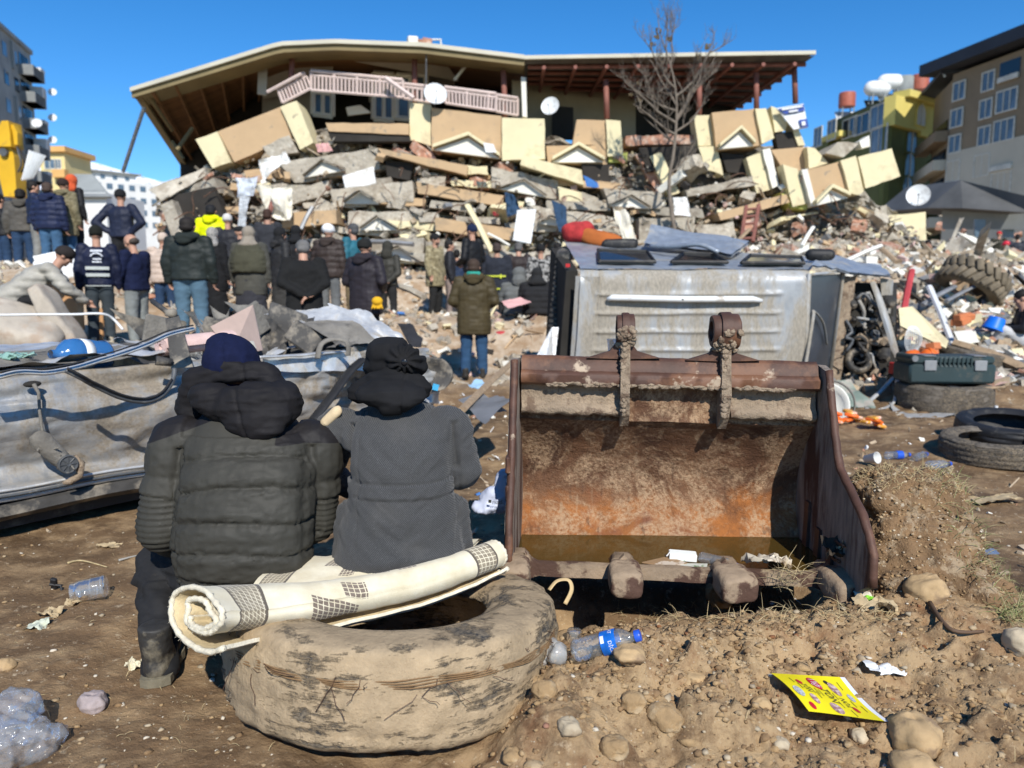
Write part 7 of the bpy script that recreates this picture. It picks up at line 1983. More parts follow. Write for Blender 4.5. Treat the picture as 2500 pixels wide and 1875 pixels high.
mb = MB(); Mx = Matrix.Translation(at(198,868,4.55)) @ Matrix.Rotation(R(82),4,'X') @ Matrix.Rotation(R(-25),4,'Y')
jg = empty('water_jug', at(198,876,4.5), 'blue water jug lying on the crushed car roof', 'jug')
MB().lathe([(.001,-.16),(.09,-.16),(.10,-.14),(.095,-.09),(.10,-.05),(.095,0),(.10,.05),(.09,.10),(.05,.14),(.025,.16),(.025,.19)], 24, 0, Mx).build('jug_body', m_jugblue, jg, smooth=True)
MB().lathe([(.101,-.03),(.102,-.03),(.102,.03),(.101,.03)], 24, 0, Mx, closed=True).build('jug_label', m_white, jg, smooth=True)
mb = MB(); P0 = [at(514,797,5.0), at(617,744,5.6), at(641,855,5.5), at(563,870,5.0)]
mb.prism(P0[::-1], (-.01,.04,0)); pb = mb.build('pink_board', M('pink_flecked_board', (.58,.42,.34), .8, var=.08, vs=6, bmp=.1), None); tag(pb, 'pinkish board with a pale stripe standing on the crushed car', 'board')
MB().prism([P0[0].lerp(P0[1], .62)+Vector((0,-.006,-.03)), P0[0].lerp(P0[1], .76)+Vector((0,-.006,-.03)), P0[3].lerp(P0[2], .80)+Vector((0,-.006,.02)), P0[3].lerp(P0[2], .62)+Vector((0,-.006,.02))][::-1], (0,.003,0)).build('stripe', m_creamcloth, pb)
def spiral_roll(name, c, r0, L, axis, mat, label, turns=3.2, squash=.8):
 mb = MB(); ax = Vector(axis).normalized(); s_ = ax.cross(Vector((0,0,1))).normalized(); u_ = s_.cross(ax); pts = []; n = 70
 for i in (0, 1):
  for k in range(n):
   q = k/(n-1); w = q*turns*2*math.pi; rr = r0*(1-.7*q); pts.append(Vector(c) + ax*(L*(i-.5)) + s_*math.cos(w)*rr + u_*math.sin(w)*rr*squash)
 for i in (0, 1):
  for k in range(n):
   q = k/(n-1); w = q*turns*2*math.pi; rr = r0*(1-.7*q)-.012; pts.append(Vector(c) + ax*(L*(i-.5)) + s_*math.cos(w)*rr + u_*math.sin(w)*rr*squash)
 fs = []
 for k in range(n-1):
  fs += [(k,k+1,n+k+1,n+k), (2*n+k+1,2*n+k,3*n+k,3*n+k+1), (k+1,k,2*n+k,2*n+k+1), (n+k,n+k+1,3*n+k+1,3*n+k)]
 mb.add(pts, fs); return tag(mb.build(name, mat, None, smooth=True, angle=50), label, 'rug')
spiral_roll('rolled_carpet', at(482,838,4.95), .085, .5, (.6,.8,.05), M('pink_pile_carpet', (.60,.43,.39), .95, var=.12, vs=9, bmp=.4, bs=60), 'pink carpet rolled up on the crushed car beside the navy beanie')
cloth('dark_coat', [(975,790),(1008,785),(1032,850),(1000,856)], [8.8,8.9,8.2,8.2], m_darkcloth, 'black coat dropped on the rubble behind the crushed car nose', 7, .2, cat='coat')
pillow('red_bag', ground_at(1225,822) + Vector((0,0,.05)), (.22,.16,.12), (0,0,.3), m_redcloth, 'small red and white plastic bag on the pale rubble', 'bag', 2.4, 8)
for i, (q, lb) in enumerate((([(1128,985),(1215,965),(1250,975),(1180,1035)], 'grey sheet metal scrap lying left of the bucket'), ([(1120,975),(1180,962),(1240,1005),(1165,1012)], 'second grey scrap lying under the sheet left of the bucket'))):
 cloth('metal_scrap', q, [5.7,6.1,5.6,5.2] if i == 0 else [5.9,6.2,5.7,5.6], m_steelgrey, lb, 30+i, .08, cat='scrap')
cloth('plastic_wrapper', [(1142,936),(1170,928),(1190,940),(1150,950)], [8.0,8.4,8.0,7.7], M('pale_blue_wrapper', (.35,.55,.72), .5, bmp=.2), 'pale blue plastic wrapper on the mud right of the crushed car', 33, .15, cat='wrapper')
pillow('orange_box_cushion', at(1466,585,10.3), (.62,.4,.22), (0,R(14),0), M('rust_orange_fabric', (.36,.10,.02), .9, var=.2), 'rust orange cushion lying on the upturned side of the van', 'cushion', 5, 3)
pillow('red_tasselled_cushion', at(1412,568,10.3), (.42,.36,.30), (0,R(-10),.3), M('red_plush', (.36,.03,.03), .95, var=.35, vs=12, bmp=.6, bs=30), 'red tasselled cushion on the rear end of the van', 'cushion', 2.3, 4)
pillow('black_bag', at(1510,596,10.2), (.5,.3,.14), (0,0,0), m_black, 'flat black bag lying right of the rust orange cushion on the van', 'bag', 5, 5)

# ---------------------------------------------------------------- middle distance things, right
def simple_tyre(name, c, Ro, W, Rb, rot, mat, label, lugs=0, seed=2, n=70):
 mb = make_tyre(name, Ro, W, Rb, mat, n, seed, .008)
 if lugs:
  for k in range(lugs):
   for sgn in (-1,1):
    w = 2*math.pi*(k + (.5 if sgn > 0 else 0))/lugs
    L = MB(); L.box((0,0,0), (.07,.10,W*.52), (sgn*.5,0,0), ch=.01)
    Mx = Matrix.Rotation(w,4,'Z') @ Matrix.Translation((Ro+.02,0,sgn*W*.25)); mb.add([Mx @ Vector(q) for q in L.v], L.f)
 Mx = Matrix.Translation(Vector(c)) @ Euler(rot).to_matrix().to_4x4(); mb.v = [tuple(Mx @ Vector(q)) for q in mb.v]
 return tag(mb.build(name, mat, None, smooth=True, angle=50), label, 'tyre')
tc = ground_at(2325,1004) + Vector((0,.2,.14)); simple_tyre('tyre_casing', tc, .50, .30, .28, (0,0,0), m_dustytyre, 'dusty tyre lying flat under the green toolbox', seed=3)
simple_tyre('tyre_casing', at(2375,876,10.4) , .46, .27, .26, (R(6),R(8),0), m_dustytyre, 'brown half-buried tyre between the toolbox and the timber beam', seed=4)
simple_tyre('loader_tyre_casing', at(2374,690,13.0), .50, .40, .30, (R(-8),R(34),0), M('dry_mud_on_rubber', (.155,.125,.085), .95, var=.35, vs=5, bmp=.5, bs=25), 'large treaded loader tyre leaning on the heap at right', 22, 5)
simple_tyre('tyre_casing', ground_at(2442,1122) + Vector((0,.05,.09)), .40, .18, .265, (R(2),R(-2),0), m_dustytyre, 'worn bare tyre lying flat at the right edge', seed=6)
simple_tyre('tyre_casing', ground_at(2480,1085) + Vector((0,.1,.10)), .40, .2, .26, (R(6),R(-3),0), m_black, 'black tyre lying just behind the worn bare tyre', seed=7)
tb = empty('toolbox', tc + Vector((0,0,.15)), 'dark green plastic toolbox with two silver latches on a tyre', 'toolbox')
m_tbx = M('dark_green_plastic', (.022,.040,.042), .5, var=.15, c2=(.09,.085,.07), c2s=5, c2t=(.58,.68), bmp=.1)
T0 = tc + Vector((-.02,0,.17)); tz = R(-3); TK = 1.2
def TB(x, y, z): return T0 + Vector((x*math.cos(tz) - y*math.sin(tz), x*math.sin(tz) + y*math.cos(tz), z))*TK
def tbox(name, c, s_, mat, par, chf=.02): return MB().box(TB(*c), tuple(q*TK for q in s_), (0,0,tz), ch=chf).build(name, mat, par, smooth=True, angle=40)
tbox('case', (0,0,.09), (.78,.36,.18), m_tbx, tb, .025); lid = tbox('lid', (0,0,.215), (.76,.34,.075), m_tbx, tb, .025)
for k in range(9): tbox('rib', (-.16+.04*k, -.178, .20), (.016,.012,.09), m_tbx, lid, .003)
for x in (-.21,.24): lt = tbox('latch', (x,-.186,.17), (.11,.018,.095), m_steelgrey, tb, .006); tbox('latch_top', (x,-.06,.256), (.11,.22,.008), m_steelgrey, tb, .002)
MB().tube([TB(-.36,-.20,.235), TB(-.36,.12,.235)], .042, 14).build('roll_handle', m_tbx, tb, smooth=True, angle=40); MB().lathe([(.001,.004),(.035,.004),(.035,-.02)], 16, 0, Matrix.Translation(TB(-.36,-.205,.235)) @ Matrix.Rotation(R(90),4,'X')).build('handle_cap', m_steelgrey, tb, smooth=True, angle=40)
hm = empty('mallet', at(2345,955,tc.y-.3), 'mallet with a wooden handle lying in front of the toolbox', 'hammer')
my = tc.y-.36; h0, h1 = at(2338,953,my), at(2452,945,my); MB().tube([h0, h1], .016, 8).build('handle', m_timber, hm, smooth=True); MB().box(at(2328,953,my), (.14,.08,.09), (0,R(4),0), ch=.015).build('head', m_black, hm, smooth=True, angle=40)
def helmet(c, label, mat, rot=(0,0,0), s_=1.0):
 e = empty('hard_hat', Vector(c), label, 'helmet'); Mx = Matrix.Translation(Vector(c)) @ Euler(rot).to_matrix().to_4x4()
 MB().lathe([(.001,.13*s_)] + [(.115*s_*math.sin(w), .13*s_*math.cos(w)) for w in np.linspace(.25,1.57,8)] + [(.15*s_,-.008),(.15*s_,-.014),(.11*s_,-.008)], 24, 0, Mx).build('shell', mat, e, smooth=True, angle=60)
 MB().tube([Mx @ Vector((0,-.09*s_,.095*s_)), Mx @ Vector((0,0,.137*s_)), Mx @ Vector((0,.09*s_,.095*s_))], .012*s_, 6).build('ridge', mat, e, smooth=True)
helmet(at(2268,876,tc.y+.55), 'orange hard hat lying behind the left end of the toolbox', m_orange, (R(20),R(-10),0)); helmet(at(2226,880,tc.y+.6), 'orange hard hat half hidden left of the other one', m_orange, (R(-15),R(20),0))
bx_ = empty('red_crate', at(2195,915,tc.y+.5), 'small red box with a yellow label left of the toolbox', 'box'); MB().box(at(2196,900,tc.y+.5), (.19,.15,.14), (0,.05,.1), ch=.01).build('case', m_redplastic, bx_); MB().box(at(2192,901,tc.y+.41), (.04,.01,.06), (0,.05,.1)).build('label', M('yellow_label', (.7,.5,.03), .5, bmp=0), bx_); MB().box(at(2196,925,tc.y+.5), (.22,.18,.10), (0,.05,.1), ch=.01).build('base', m_black, bx_)
bs_ = empty('washbasin', at(2012,1010,7.6), 'white basin lying on its edge beside the bucket rim', 'basin')
MB().lathe([(.02,-.12),(.12,-.11),(.20,-.04),(.235,.02),(.25,.02),(.22,-.06),(.13,-.13),(.02,-.14)], 30, 0, Matrix.Translation(at(2010,990,7.6)) @ Matrix.Rotation(R(62),4,'X') @ Matrix.Rotation(R(-20),4,'Y')).build('bowl', m_plaster, bs_, smooth=True); MB().lathe([(.24,.0),(.26,.01),(.26,-.01)], 30, 0, Matrix.Translation(at(2022,985,7.7)) @ Matrix.Rotation(R(62),4,'X') @ Matrix.Rotation(R(-20),4,'Y'), closed=True).build('rim_hoop', m_greydust, bs_, smooth=True)
cloth('plastic_sheet', [(2020,935),(2075,925),(2130,985),(2060,1005)], [8.9,9.0,8.5,8.2], m_greenrag, 'crumpled grey green plastic sheet beside the white basin', 41, .16, 20, cat='sheet')
cloth('car_panel_scrap', [(2175,985),(2215,1010),(2340,1012),(2220,1052)], [8.6,8.1,8.1,7.2], m_silver2, 'bent silver car panel scrap lying before the toolbox tyre', 42, .05, cat='scrap')
cloth('dark_board', [(2200,1000),(2290,968),(2330,1008),(2240,1030)], [8.4,9.2,8.2,7.7], m_concdark, 'dark flat panel lying under the toolbox tyre', 43, .04, cat='board')
mb = MB(); mb.tube(catmull([at(2110,990,8.7), at(2150,955,8.9), at(2185,920,9), at(2190,935,8.8), at(2180,985,8.6), at(2130,1005,8.3), at(2112,992,8.6)], 30), .03, 8, squash=.6); tag(mb.build('lamp_bracket', m_silver2, None, smooth=True), 'bent silver headlamp frame below the van engine', 'car part')
for i, (u, v, lb) in enumerate(((2030,1035,'orange juice packets spilled at left'),(2085,1035,'orange juice packets spilled in the middle'),(2140,1048,'orange juice packets spilled at right'))):
 g0 = ground_at(u, v); e = empty('juice_packets', g0, lb + ', on the mud behind the bucket', 'packets', 'spilled juice packets')
 for k in range(5): pillow_o = MB().box(g0 + Vector((rnd.uniform(-.09,.09), rnd.uniform(-.05,.05), .03+.02*k)), (.13,.08,.03), (rnd.uniform(-.3,.3), rnd.uniform(-.3,.3), rnd.random()*3), ch=.01).build('packet', m_orange if k % 2 else M('amber_packet', (.66,.30,.03), .4, var=.2, c2=(.75,.5,.42), c2s=14, bmp=.1), e, smooth=True, angle=40)
for i, (u, v, rz, lb) in enumerate(((2160,1122,.1,'clear bottle with blue label lying on wet mud near the worn tyre'),(2235,1128,.7,'empty clear bottle lying on wet mud beside the blue labelled one'),(2262,1146,.2,'flattened clear bottle lying nearest the worn tyre'))):
 b_ = small_bottle('plastic_bottle', .21, .032, (m_pet, m_blue)); b_.location = ground_at(u, v) + Vector((0,0,.034)); b_.rotation_euler = (0,0,rz); tag(b_, lb, 'bottle')
 if i == 0: MB().lathe([(.0335,.09),(.0335,.14)], 20, 0, Matrix.Rotation(R(90),4,'Y')).build('bottle_label', m_blue, b_, smooth=True, origin=(0,0,0))
cu = empty('paper_cup', ground_at(2112,1135), 'white paper cup tipped over on the mud right of the bucket', 'cup'); MB().lathe([(.001,0),(.03,0),(.042,.10),(.045,.10),(.044,.104),(.04,.10),(.028,.004)], 22, 0, Matrix.Translation(ground_at(2112,1135) + Vector((0,0,.045))) @ Matrix.Rotation(R(70),4,'X') @ Matrix.Rotation(R(30),4,'Y')).build('cup_body', m_white, cu, smooth=True)
rb = empty('cleaner_bottle', ground_at(2428,1045), 'small white bottle standing on a red tray behind the worn tyre', 'bottle'); g0 = WP[rb.name]; MB().lathe([(.001,0),(.035,0),(.035,.14),(.015,.18),(.015,.21),(.001,.21)], 16, 0, Matrix.Translation(g0)).build('bottle_body', m_white, rb, smooth=True, angle=40); MB().box(g0 + Vector((.06,-.02,.03)), (.22,.12,.05), (0,.2,.3), ch=.01).build('tray', m_redplastic, rb)
bk_ = empty('blue_bucket', at(2424,802,11.0), 'upturned bright blue bucket on the heap at right', 'bucket'); MB().lathe([(.001,.16),(.11,.16),(.14,0),(.15,0),(.15,-.02)], 20, 0, Matrix.Translation(at(2424,802,11.0)) @ Matrix.Rotation(R(20),4,'Y')).build('pail', M('bright_blue_plastic', (.01,.16,.72), .4, bmp=0), bk_, smooth=True, angle=40)
fn = empty('fan_cage', at(2222,850,10.0), 'white wire fan cage in front of the cream wall board', 'fan'); fc = at(2222,828,9.9)
for k in range(9):
 w = R(-40+10*k); MB().tube([fc + Vector((math.sin(w)*.17*math.cos(t), -.06*math.cos(t)-.02, .17*math.sin(t))) for t in np.linspace(-1.5,1.5,11)], .006, 5).build('wire', m_white, fn)
MB().tube([fc + Vector((0,0,-.17)), fc + Vector((.02,0,-.36))], .05, 10).build('stand', m_white, fn, smooth=True)
for i, (u, v, s_, lb) in enumerate(((2345,778,.30,'orange hollow bricks stuck together on the heap at right'),(2270,858,.26,'orange brick block below the cream wall board'))):
 e = empty('brick_cluster', at(u,v,11), lb, 'bricks', None)
 for k in range(4):
  MB().box(at(u,v,11.0 if i == 0 else 9.9) + Vector((rnd.uniform(-.14,.14), rnd.uniform(-.05,.05), rnd.uniform(-.07,.09))), (.2,.12,.09), (rnd.uniform(-.3,.3), rnd.uniform(-.4,.4), rnd.random()), ch=.01).build('brick', M('orange_brick', (.50,.165,.065), .9, var=.2, bmp=.4), e)
# ---------------------------------------------------------------- the crowd
def pose_points(kind):
 J = dict(hipL=V(-.09,0,.92), hipR=V(.09,0,.92), knL=V(-.10,.02,.50), knR=V(.10,.02,.50), anL=V(-.11,-.02,.09), anR=V(.11,-.02,.09), shL=V(-.185,0,1.42), shR=V(.185,0,1.42),
    elL=V(-.245,-.02,1.13), elR=V(.245,-.02,1.13), wrL=V(-.25,.04,.88), wrR=V(.25,.04,.88), neck=V(0,0,1.48), head=V(0,.015,1.61), chest=V(0,0,1.28), hip=V(0,0,.95), face=V(0,1,-.1))
 if kind == 'front': J.update(wrL=V(-.12,.24,1.02), wrR=V(.12,.24,1.02), elL=V(-.27,-.02,1.12), elR=V(.27,-.02,1.12))
 if kind == 'behind': J.update(elL=V(-.25,-.10,1.13), elR=V(.25,-.10,1.13), wrL=V(-.03,-.19,.98), wrR=V(.05,-.20,.95), head=V(0,.06,1.60), face=V(0,1,-.35))
 if kind == 'hips': J.update(elL=V(-.40,-.12,1.14), elR=V(.40,-.12,1.14), wrL=V(-.18,-.06,.98), wrR=V(.18,-.06,.98))
 if kind == 'phone': J.update(elL=V(-.26,.05,1.12), elR=V(.26,.05,1.12), wrL=V(-.06,.32,1.25), wrR=V(.08,.30,1.22), face=V(0,1,-.5), head=V(0,.05,1.61))
 if kind == 'sit': J.update(hipL=V(-.09,0,.13), hipR=V(.09,0,.13), knL=V(-.20,.36,.34), knR=V(.20,.36,.34), anL=V(-.12,.52,.06), anR=V(.12,.52,.06), shL=V(-.18,.06,.60), shR=V(.18,.06,.60), elL=V(-.26,.12,.36), elR=V(.26,.12,.36), wrL=V(-.12,.34,.36), wrR=V(.12,.34,.36), neck=V(0,.08,.66), head=V(0,.13,.80), chest=V(0,.04,.45), hip=V(0,0,.16), face=V(0,1,-.4))
 if kind == 'crouch': J.update(hipL=V(-.09,-.10,.46), hipR=V(.09,-.10,.46), knL=V(-.18,.32,.50), knR=V(.18,.32,.44), anL=V(-.14,.12,.09), anR=V(.14,.05,.09), shL=V(-.18,.34,.86), shR=V(.18,.34,.86), elL=V(-.24,.50,.62), elR=V(.24,.50,.62), wrL=V(-.14,.66,.46), wrR=V(.14,.66,.46), neck=V(0,.40,.92), head=V(0,.50,1.03), chest=V(0,.20,.72), hip=V(0,-.08,.48), face=V(0,1,-.7))
 return J
def limb_pair(mb, J, a, b, c, r0, r1, r2, n=10):
 for s_ in 'LR':
  mb.capsule(J[a+s_], J[b+s_], r0, r1, n); mb.capsule(J[b+s_], J[c+s_], r1, r2, n)
POSES = {}
def torso(mb, J, k, hem, rx, ry):
 """clothes over the trunk, hem: how far below the hips they reach"""
 h, c, n_ = J['hip'], J['chest'], J['neck']; ax = (c-h).normalized()
 pts = [h - ax*hem, h - ax*hem*.5, h, h.lerp(c, .5), c, c.lerp(n_, .45), c.lerp(n_, .8)]
 rad = [rx*1.03, rx*1.03, rx, rx*.97, rx*1.03, rx*.92, rx*.45]
 L = MB(); L.loft([(0,0,i*.1,r_,r_*ry) for i, r_ in enumerate(rad)], 18, power=2.4)
 for i, p in enumerate(pts):
  t = (pts[min(i+1,6)]-pts[max(i-1,0)]).normalized(); q = Vector((0,0,1)).rotation_difference(t)
  for k2 in range(18):
   x, y, z = L.v[i*18+k2]; L.v[i*18+k2] = tuple(p + q @ Vector((x, y, 0)))
 mb.add(L.v, L.f)
def template(kind):
 J = pose_points(kind); T = {}
 mb = MB()
 torso(mb, J, 0, .02, .135, .66)
 mb.capsule(J['neck'] - V(0,0,.05), J['neck'].lerp(J['head'], .6), .056, .054)
 limb_pair(mb, J, 'sh', 'el', 'wr', .046, .038, .026); limb_pair(mb, J, 'hip', 'kn', 'an', .075, .054, .036)
 for s_ in 'LR': mb.capsule(J['an'+s_] + V(0,-.02,-.05), J['an'+s_] + V(0,.14,-.06), .034, .032)
 hand(mb, J['wrL'], (J['wrL']-J['elL']).normalized() + V(.1,.1,0), V(.2,1,.2) if kind != 'phone' else V(.3,0,1), .55); hand(mb, J['wrR'], (J['wrR']-J['elR']).normalized() + V(-.1,.1,0), V(-.2,1,.2) if kind != 'phone' else V(-.3,0,1), .55)
 P = head_prims(mb, J['head'], J['face'])
 a, f, nn = remesh(mb, .0125, 2)
 m2 = from_arrays(a, f)
 for sg in (-1,1): m2.ball(P(sg*.031,.079,.002), (.012,.009,.009), 7, 5, 1)
 m2.capsule(P(-.02,.086,-.062), P(.02,.086,-.062), .006, .006, 6, 2)
 me = m2.mesh('body'); 
 for m_ in (m_skin, M('eye', (.03,.02,.015), .3, bmp=0) if 'eye' not in bpy.data.materials else bpy.data.materials['eye'], m_lips): me.materials.append(m_)
 me.polygons.foreach_set('material_index', np.array(m2.m, dtype=np.int32)); me.polygons.foreach_set('use_smooth', np.ones(len(me.polygons), bool)); T['body'] = me
 def cloth_mesh(nm, mb, vox, seed, amp, band=0.0):
  a, f, nn = remesh(mb, vox, 4)
  dd = fbm(a*np.array([9,9,16]), 3, seed, .5, True)*amp
  if band: dd = dd + .013*puff(a[:,2]/band, 2.0)
  m2 = from_arrays(a + nn*dd[:,None], f); me = m2.mesh(nm); me.materials.append(m_skin); me.polygons.foreach_set('use_smooth', np.ones(len(me.polygons), bool)); return me
 def coat(hem, rx, band=0.0, vox=.017):
  mb = MB(); torso(mb, J, 0, hem, rx, .70); limb_pair(mb, J, 'sh', 'el', 'wr', .078, .066, .050, 12)
  for s_ in 'LR': mb.ball(J['sh'+s_], (.085,.08,.075), 12, 8)
  return cloth_mesh('coat', mb, vox, 5, .010, band)
 T['jacket'] = coat(.06, .195); T['puffer'] = coat(.08, .215, .10); T['long'] = coat(.30 if kind not in ('sit','crouch') else .08, .215)
 mb = MB(); limb_pair(mb, J, 'hip', 'kn', 'an', .100, .078, .062, 12); mb.ball(J['hip'], (.165,.125,.12), 14, 10); T['trousers'] = cloth_mesh('trousers', mb, .017, 8, .009)
 if kind not in ('sit','crouch'):
  mb = MB(); mb.loft([(0,.0,.10,.26,.20),(0,0,.4,.23,.18),(0,0,.7,.20,.155),(0,0,1.0,.185,.14)], 20); T['skirt'] = cloth_mesh('skirt', mb, .02, 9, .016)
 mb = MB()
 for s_ in 'LR':
  q = J['an'+s_]; mb.capsule(q + V(0,-.03,-.045), q + V(0,.17,-.055), .043, .038, 10); mb.capsule(q + V(0,-.02,-.03), q + V(0,-.02,.05), .046, .05, 10)
 T['shoes'] = cloth_mesh('shoes', mb, .014, 3, .002)
 fz = J['face'].normalized(); hc = J['head']; e = math.atan2(-fz.z, fz.y); tilt = -e
 def HM(nm, build, vox=.011, amp=.004, seed=3):
  mb = MB(); build(mb); Rm = Matrix.Rotation(tilt, 4, 'X')
  mb.v = [tuple(hc + (Rm @ Vector(q))) for q in mb.v]; return cloth_mesh(nm, mb, vox, seed, amp)
 T['beanie'] = HM('beanie', lambda m: (m.ball((0,-.014,.045), (.092,.108,.092), 16, 10), m.ball((0,-.02,.015), (.092,.105,.05), 16, 8)))
 T['hair'] = HM('hair', lambda m: (m.ball((0,-.022,.036), (.085,.099,.086), 16, 10), m.ball((0,-.05,-.02), (.078,.066,.062), 14, 8)), amp=.007)
 T['fringe_hair'] = HM('hair', lambda m: (m.ball((0,-.055,-.015), (.081,.066,.050), 14, 8),), amp=.004)
 T['scarf'] = HM('scarf', lambda m: (m.ball((0,-.024,.025), (.094,.108,.108), 16, 10), m.capsule((0,-.03,-.06), (0,-.03,-.13), .088, .115), m.ball((0,-.05,-.17), (.15,.11,.07), 14, 8)), amp=.008)
 T['hood_up'] = HM('hood', lambda m: (m.ball((0,-.03,.03), (.108,.120,.125), 16, 10), m.capsule((0,-.04,-.06), (0,-.04,-.13), .10, .12)), amp=.007)
 T['hood_down'] = HM('hood', lambda m: (m.ball((0,-.105,-.165), (.125,.070,.062), 16, 10), m.capsule((-.085,-.02,-.13), (.085,-.02,-.13), .055, .055), m.ball((0,-.125,-.215), (.085,.05,.05), 12, 8)), amp=.008)
 T['helmet'] = HM('helmet', lambda m: (m.ball((0,-.01,.055), (.108,.125,.095), 18, 10), m.ball((0,.02,.03), (.118,.145,.018), 18, 6)), amp=.0)
 T['cap'] = HM('cap', lambda m: (m.ball((0,-.014,.05), (.090,.104,.070), 16, 10), m.ball((0,.10,.035), (.065,.07,.012), 12, 6)), amp=.002)
 T['shawl'] = HM('shawl', lambda m: (m.loft([(0,.0,-.62,.25,.17),(0,.0,-.45,.275,.185),(0,0,-.28,.255,.165),(0,-.01,-.16,.16,.13),(0,-.01,-.11,.09,.09)], 20),), .018, .012)
 T['neck_scarf'] = HM('scarf', lambda m: (m.ball((0,-.01,-.105), (.105,.105,.055), 16, 8),), amp=.010)
 T['beard'] = HM('beard', lambda m: (m.ball((0,.050,-.075), (.050,.045,.042), 12, 8),), amp=.004)
 T['J'] = J
 return T
m_lips = M('lips', (.30,.12,.10), .5, bmp=0)
for k in ('down','front','behind','hips','phone','sit','crouch'): POSES[k] = template(k)
_cm = {}
def CM(c, kind='cloth'):
 key = (tuple(c), kind)
 if key not in _cm:
  rough = {'cloth':.9, 'nylon':.6, 'denim':.85, 'hard':.3, 'leather':.55, 'hair':.7}[kind]
  _cm[key] = M(f'{kind}_{len(_cm)}', c, rough, var=.22, vs=6, bmp=.3 if kind != 'hard' else 0, bs=60, bd=.006, spec=.25)
 return _cm[key]
def camo(cols, s_=16, nm='camouflage'):
 m, nt, b = new_mat(nm); co = coords(nt); o = mix(nt, ramp(nt, noise_tex(nt, co, s_, 3), .48, .52), cols[0], cols[1]); o = mix(nt, ramp(nt, noise_tex(nt, co, s_*1.4, 3), .56, .60), o, cols[2]); nt.links.new(o, b.inputs['Base Color']); b.inputs['Roughness'].default_value = .9; return m
BLK, NAVY, DGREY, BROWN, OLIVE = (.012,.012,.013), (.010,.016,.042), (.045,.046,.048), (.042,.030,.024), (.060,.052,.026)
JEAN, DJEAN, GJEAN, KHAKI, GTR = (.045,.105,.19), (.02,.045,.095), (.075,.09,.10), (.16,.125,.075), (.20,.20,.19)
def part_obj(name, me, parent, mat):
 o = bpy.data.objects.new(name, me); col.objects.link(o); o.parent = parent
 if mat is not None:
  o.material_slots[0].link = 'OBJECT'; o.material_slots[0].material = mat
 WP[o.name] = WP[parent.name].copy()
 return o
def person(u, vtop, label, pose='down', d=None, vfoot=None, height=1.74, rot=0, wide=1.0, coat='jacket', ccol=BLK, cfab='nylon', legs='trousers', lcol=DJEAN, head=('hair', BLK), extra=(), shoe=(.03,.028,.025), lean=0.0, cmat=None):
 """placed by the top of the head at (u, vtop) and either the feet row or the distance d"""
 if d is None: d = FPX*height/(vfoot - vtop)*1.0
 top = at(u, vtop, d); s_ = height/1.75
 T = POSES[pose]; hz = {'sit':.93, 'crouch':1.15}.get(pose, 1.755)
 z = top.z - hz*s_; x = top.x
 e = empty('person', (x, d, z), label, 'person', 'people watching and working at the ruins')
 e.scale = (s_*wide, s_*(.5+.5*wide), s_); e.rotation_euler = (lean, 0, R(rot))
 part_obj('body', T['body'], e, None)
 part_obj({'jacket':'jacket','puffer':'puffer_jacket','long':'long_coat'}[coat], T[coat], e, cmat or CM(ccol, cfab))
 part_obj(legs, T[legs], e, CM(lcol, 'denim' if legs == 'trousers' else 'cloth'))
 part_obj('shoes', T['shoes'], e, CM(shoe, 'leather'))
 nm = {'fringe_hair':'hair','hood_up':'hood','hood_down':'hood','neck_scarf':'neck_scarf'}
 for it in ([head] if head else []) + list(extra):
  m_ = it[1] if not isinstance(it[1], tuple) else CM(it[1], it[2] if len(it) > 2 else ('hair' if 'hair' in it[0] or it[0] == 'beard' else 'hard' if it[0] == 'helmet' else 'cloth'))
  part_obj(nm.get(it[0], it[0]), T[it[0]], e, m_)
 g = gz1(x, d)
 return e
HD, GREY = ('hair', (.012,.010,.009)), ('hair', (.13,.125,.12))
person(-4,470,'person in black coat cut by the left edge of the picture', vfoot=650, d=15.6, ccol=BLK, lcol=DJEAN, head=HD, rot=-20)
person(48,458,'person in taupe grey jacket with black hair, leftmost of the standing crowd', d=15.4, ccol=(.075,.068,.058), lcol=DJEAN, head=HD, extra=[('hood_down',(.07,.064,.055))], wide=1.15, rot=15)
person(78,438,'person in navy jacket and light grey trousers looking right at left', d=15.2, ccol=NAVY, lcol=GTR, head=HD, rot=-55)
person(114,442,'person in navy puffer jacket and jeans with cropped brown hair', d=14.6, coat='puffer', ccol=(.012,.018,.05), lcol=JEAN, head=('hair',(.06,.04,.03)), extra=[('hood_down',(.012,.018,.05))], wide=1.1)
person(152,434,'person in faded camouflage coat and dark beanie in the left crowd', d=15.0, coat='long', cmat=camo(((.17,.145,.08),(.11,.095,.05),(.21,.18,.11))), lcol=JEAN, head=('beanie',(.03,.018,.015)), extra=[('hood_down',(.15,.13,.075))], wide=1.1, rot=-15)
person(174,427,'person in black jacket with an orange hood in the left crowd', d=15.9, ccol=BLK, lcol=BLK, head=('hood_up',(.55,.09,.03)), rot=-20)
person(292,460,'person in navy uniform jacket with hands on hips and black beanie', 'hips', d=13.8, ccol=(.012,.016,.035), lcol=BLK, head=('beanie',BLK), wide=1.05)
vm = person(232,548,'person in navy reflective vest, dark jeans and black beanie', vfoot=848, d=10.9, ccol=(.007,.010,.030), lcol=(.035,.045,.052), head=('beanie',(.010,.011,.008)), shoe=(.42,.36,.26), rot=25)
bm = person(325,567,'balding person in navy fleece and grey jeans holding up a phone', 'phone', d=11.3, height=1.72, ccol=(.006,.010,.036), cfab='cloth', lcol=(.19,.205,.20), head=('fringe_hair',(.07,.055,.045)), extra=[('beard',(.12,.105,.095))], rot=78, wide=1.12)
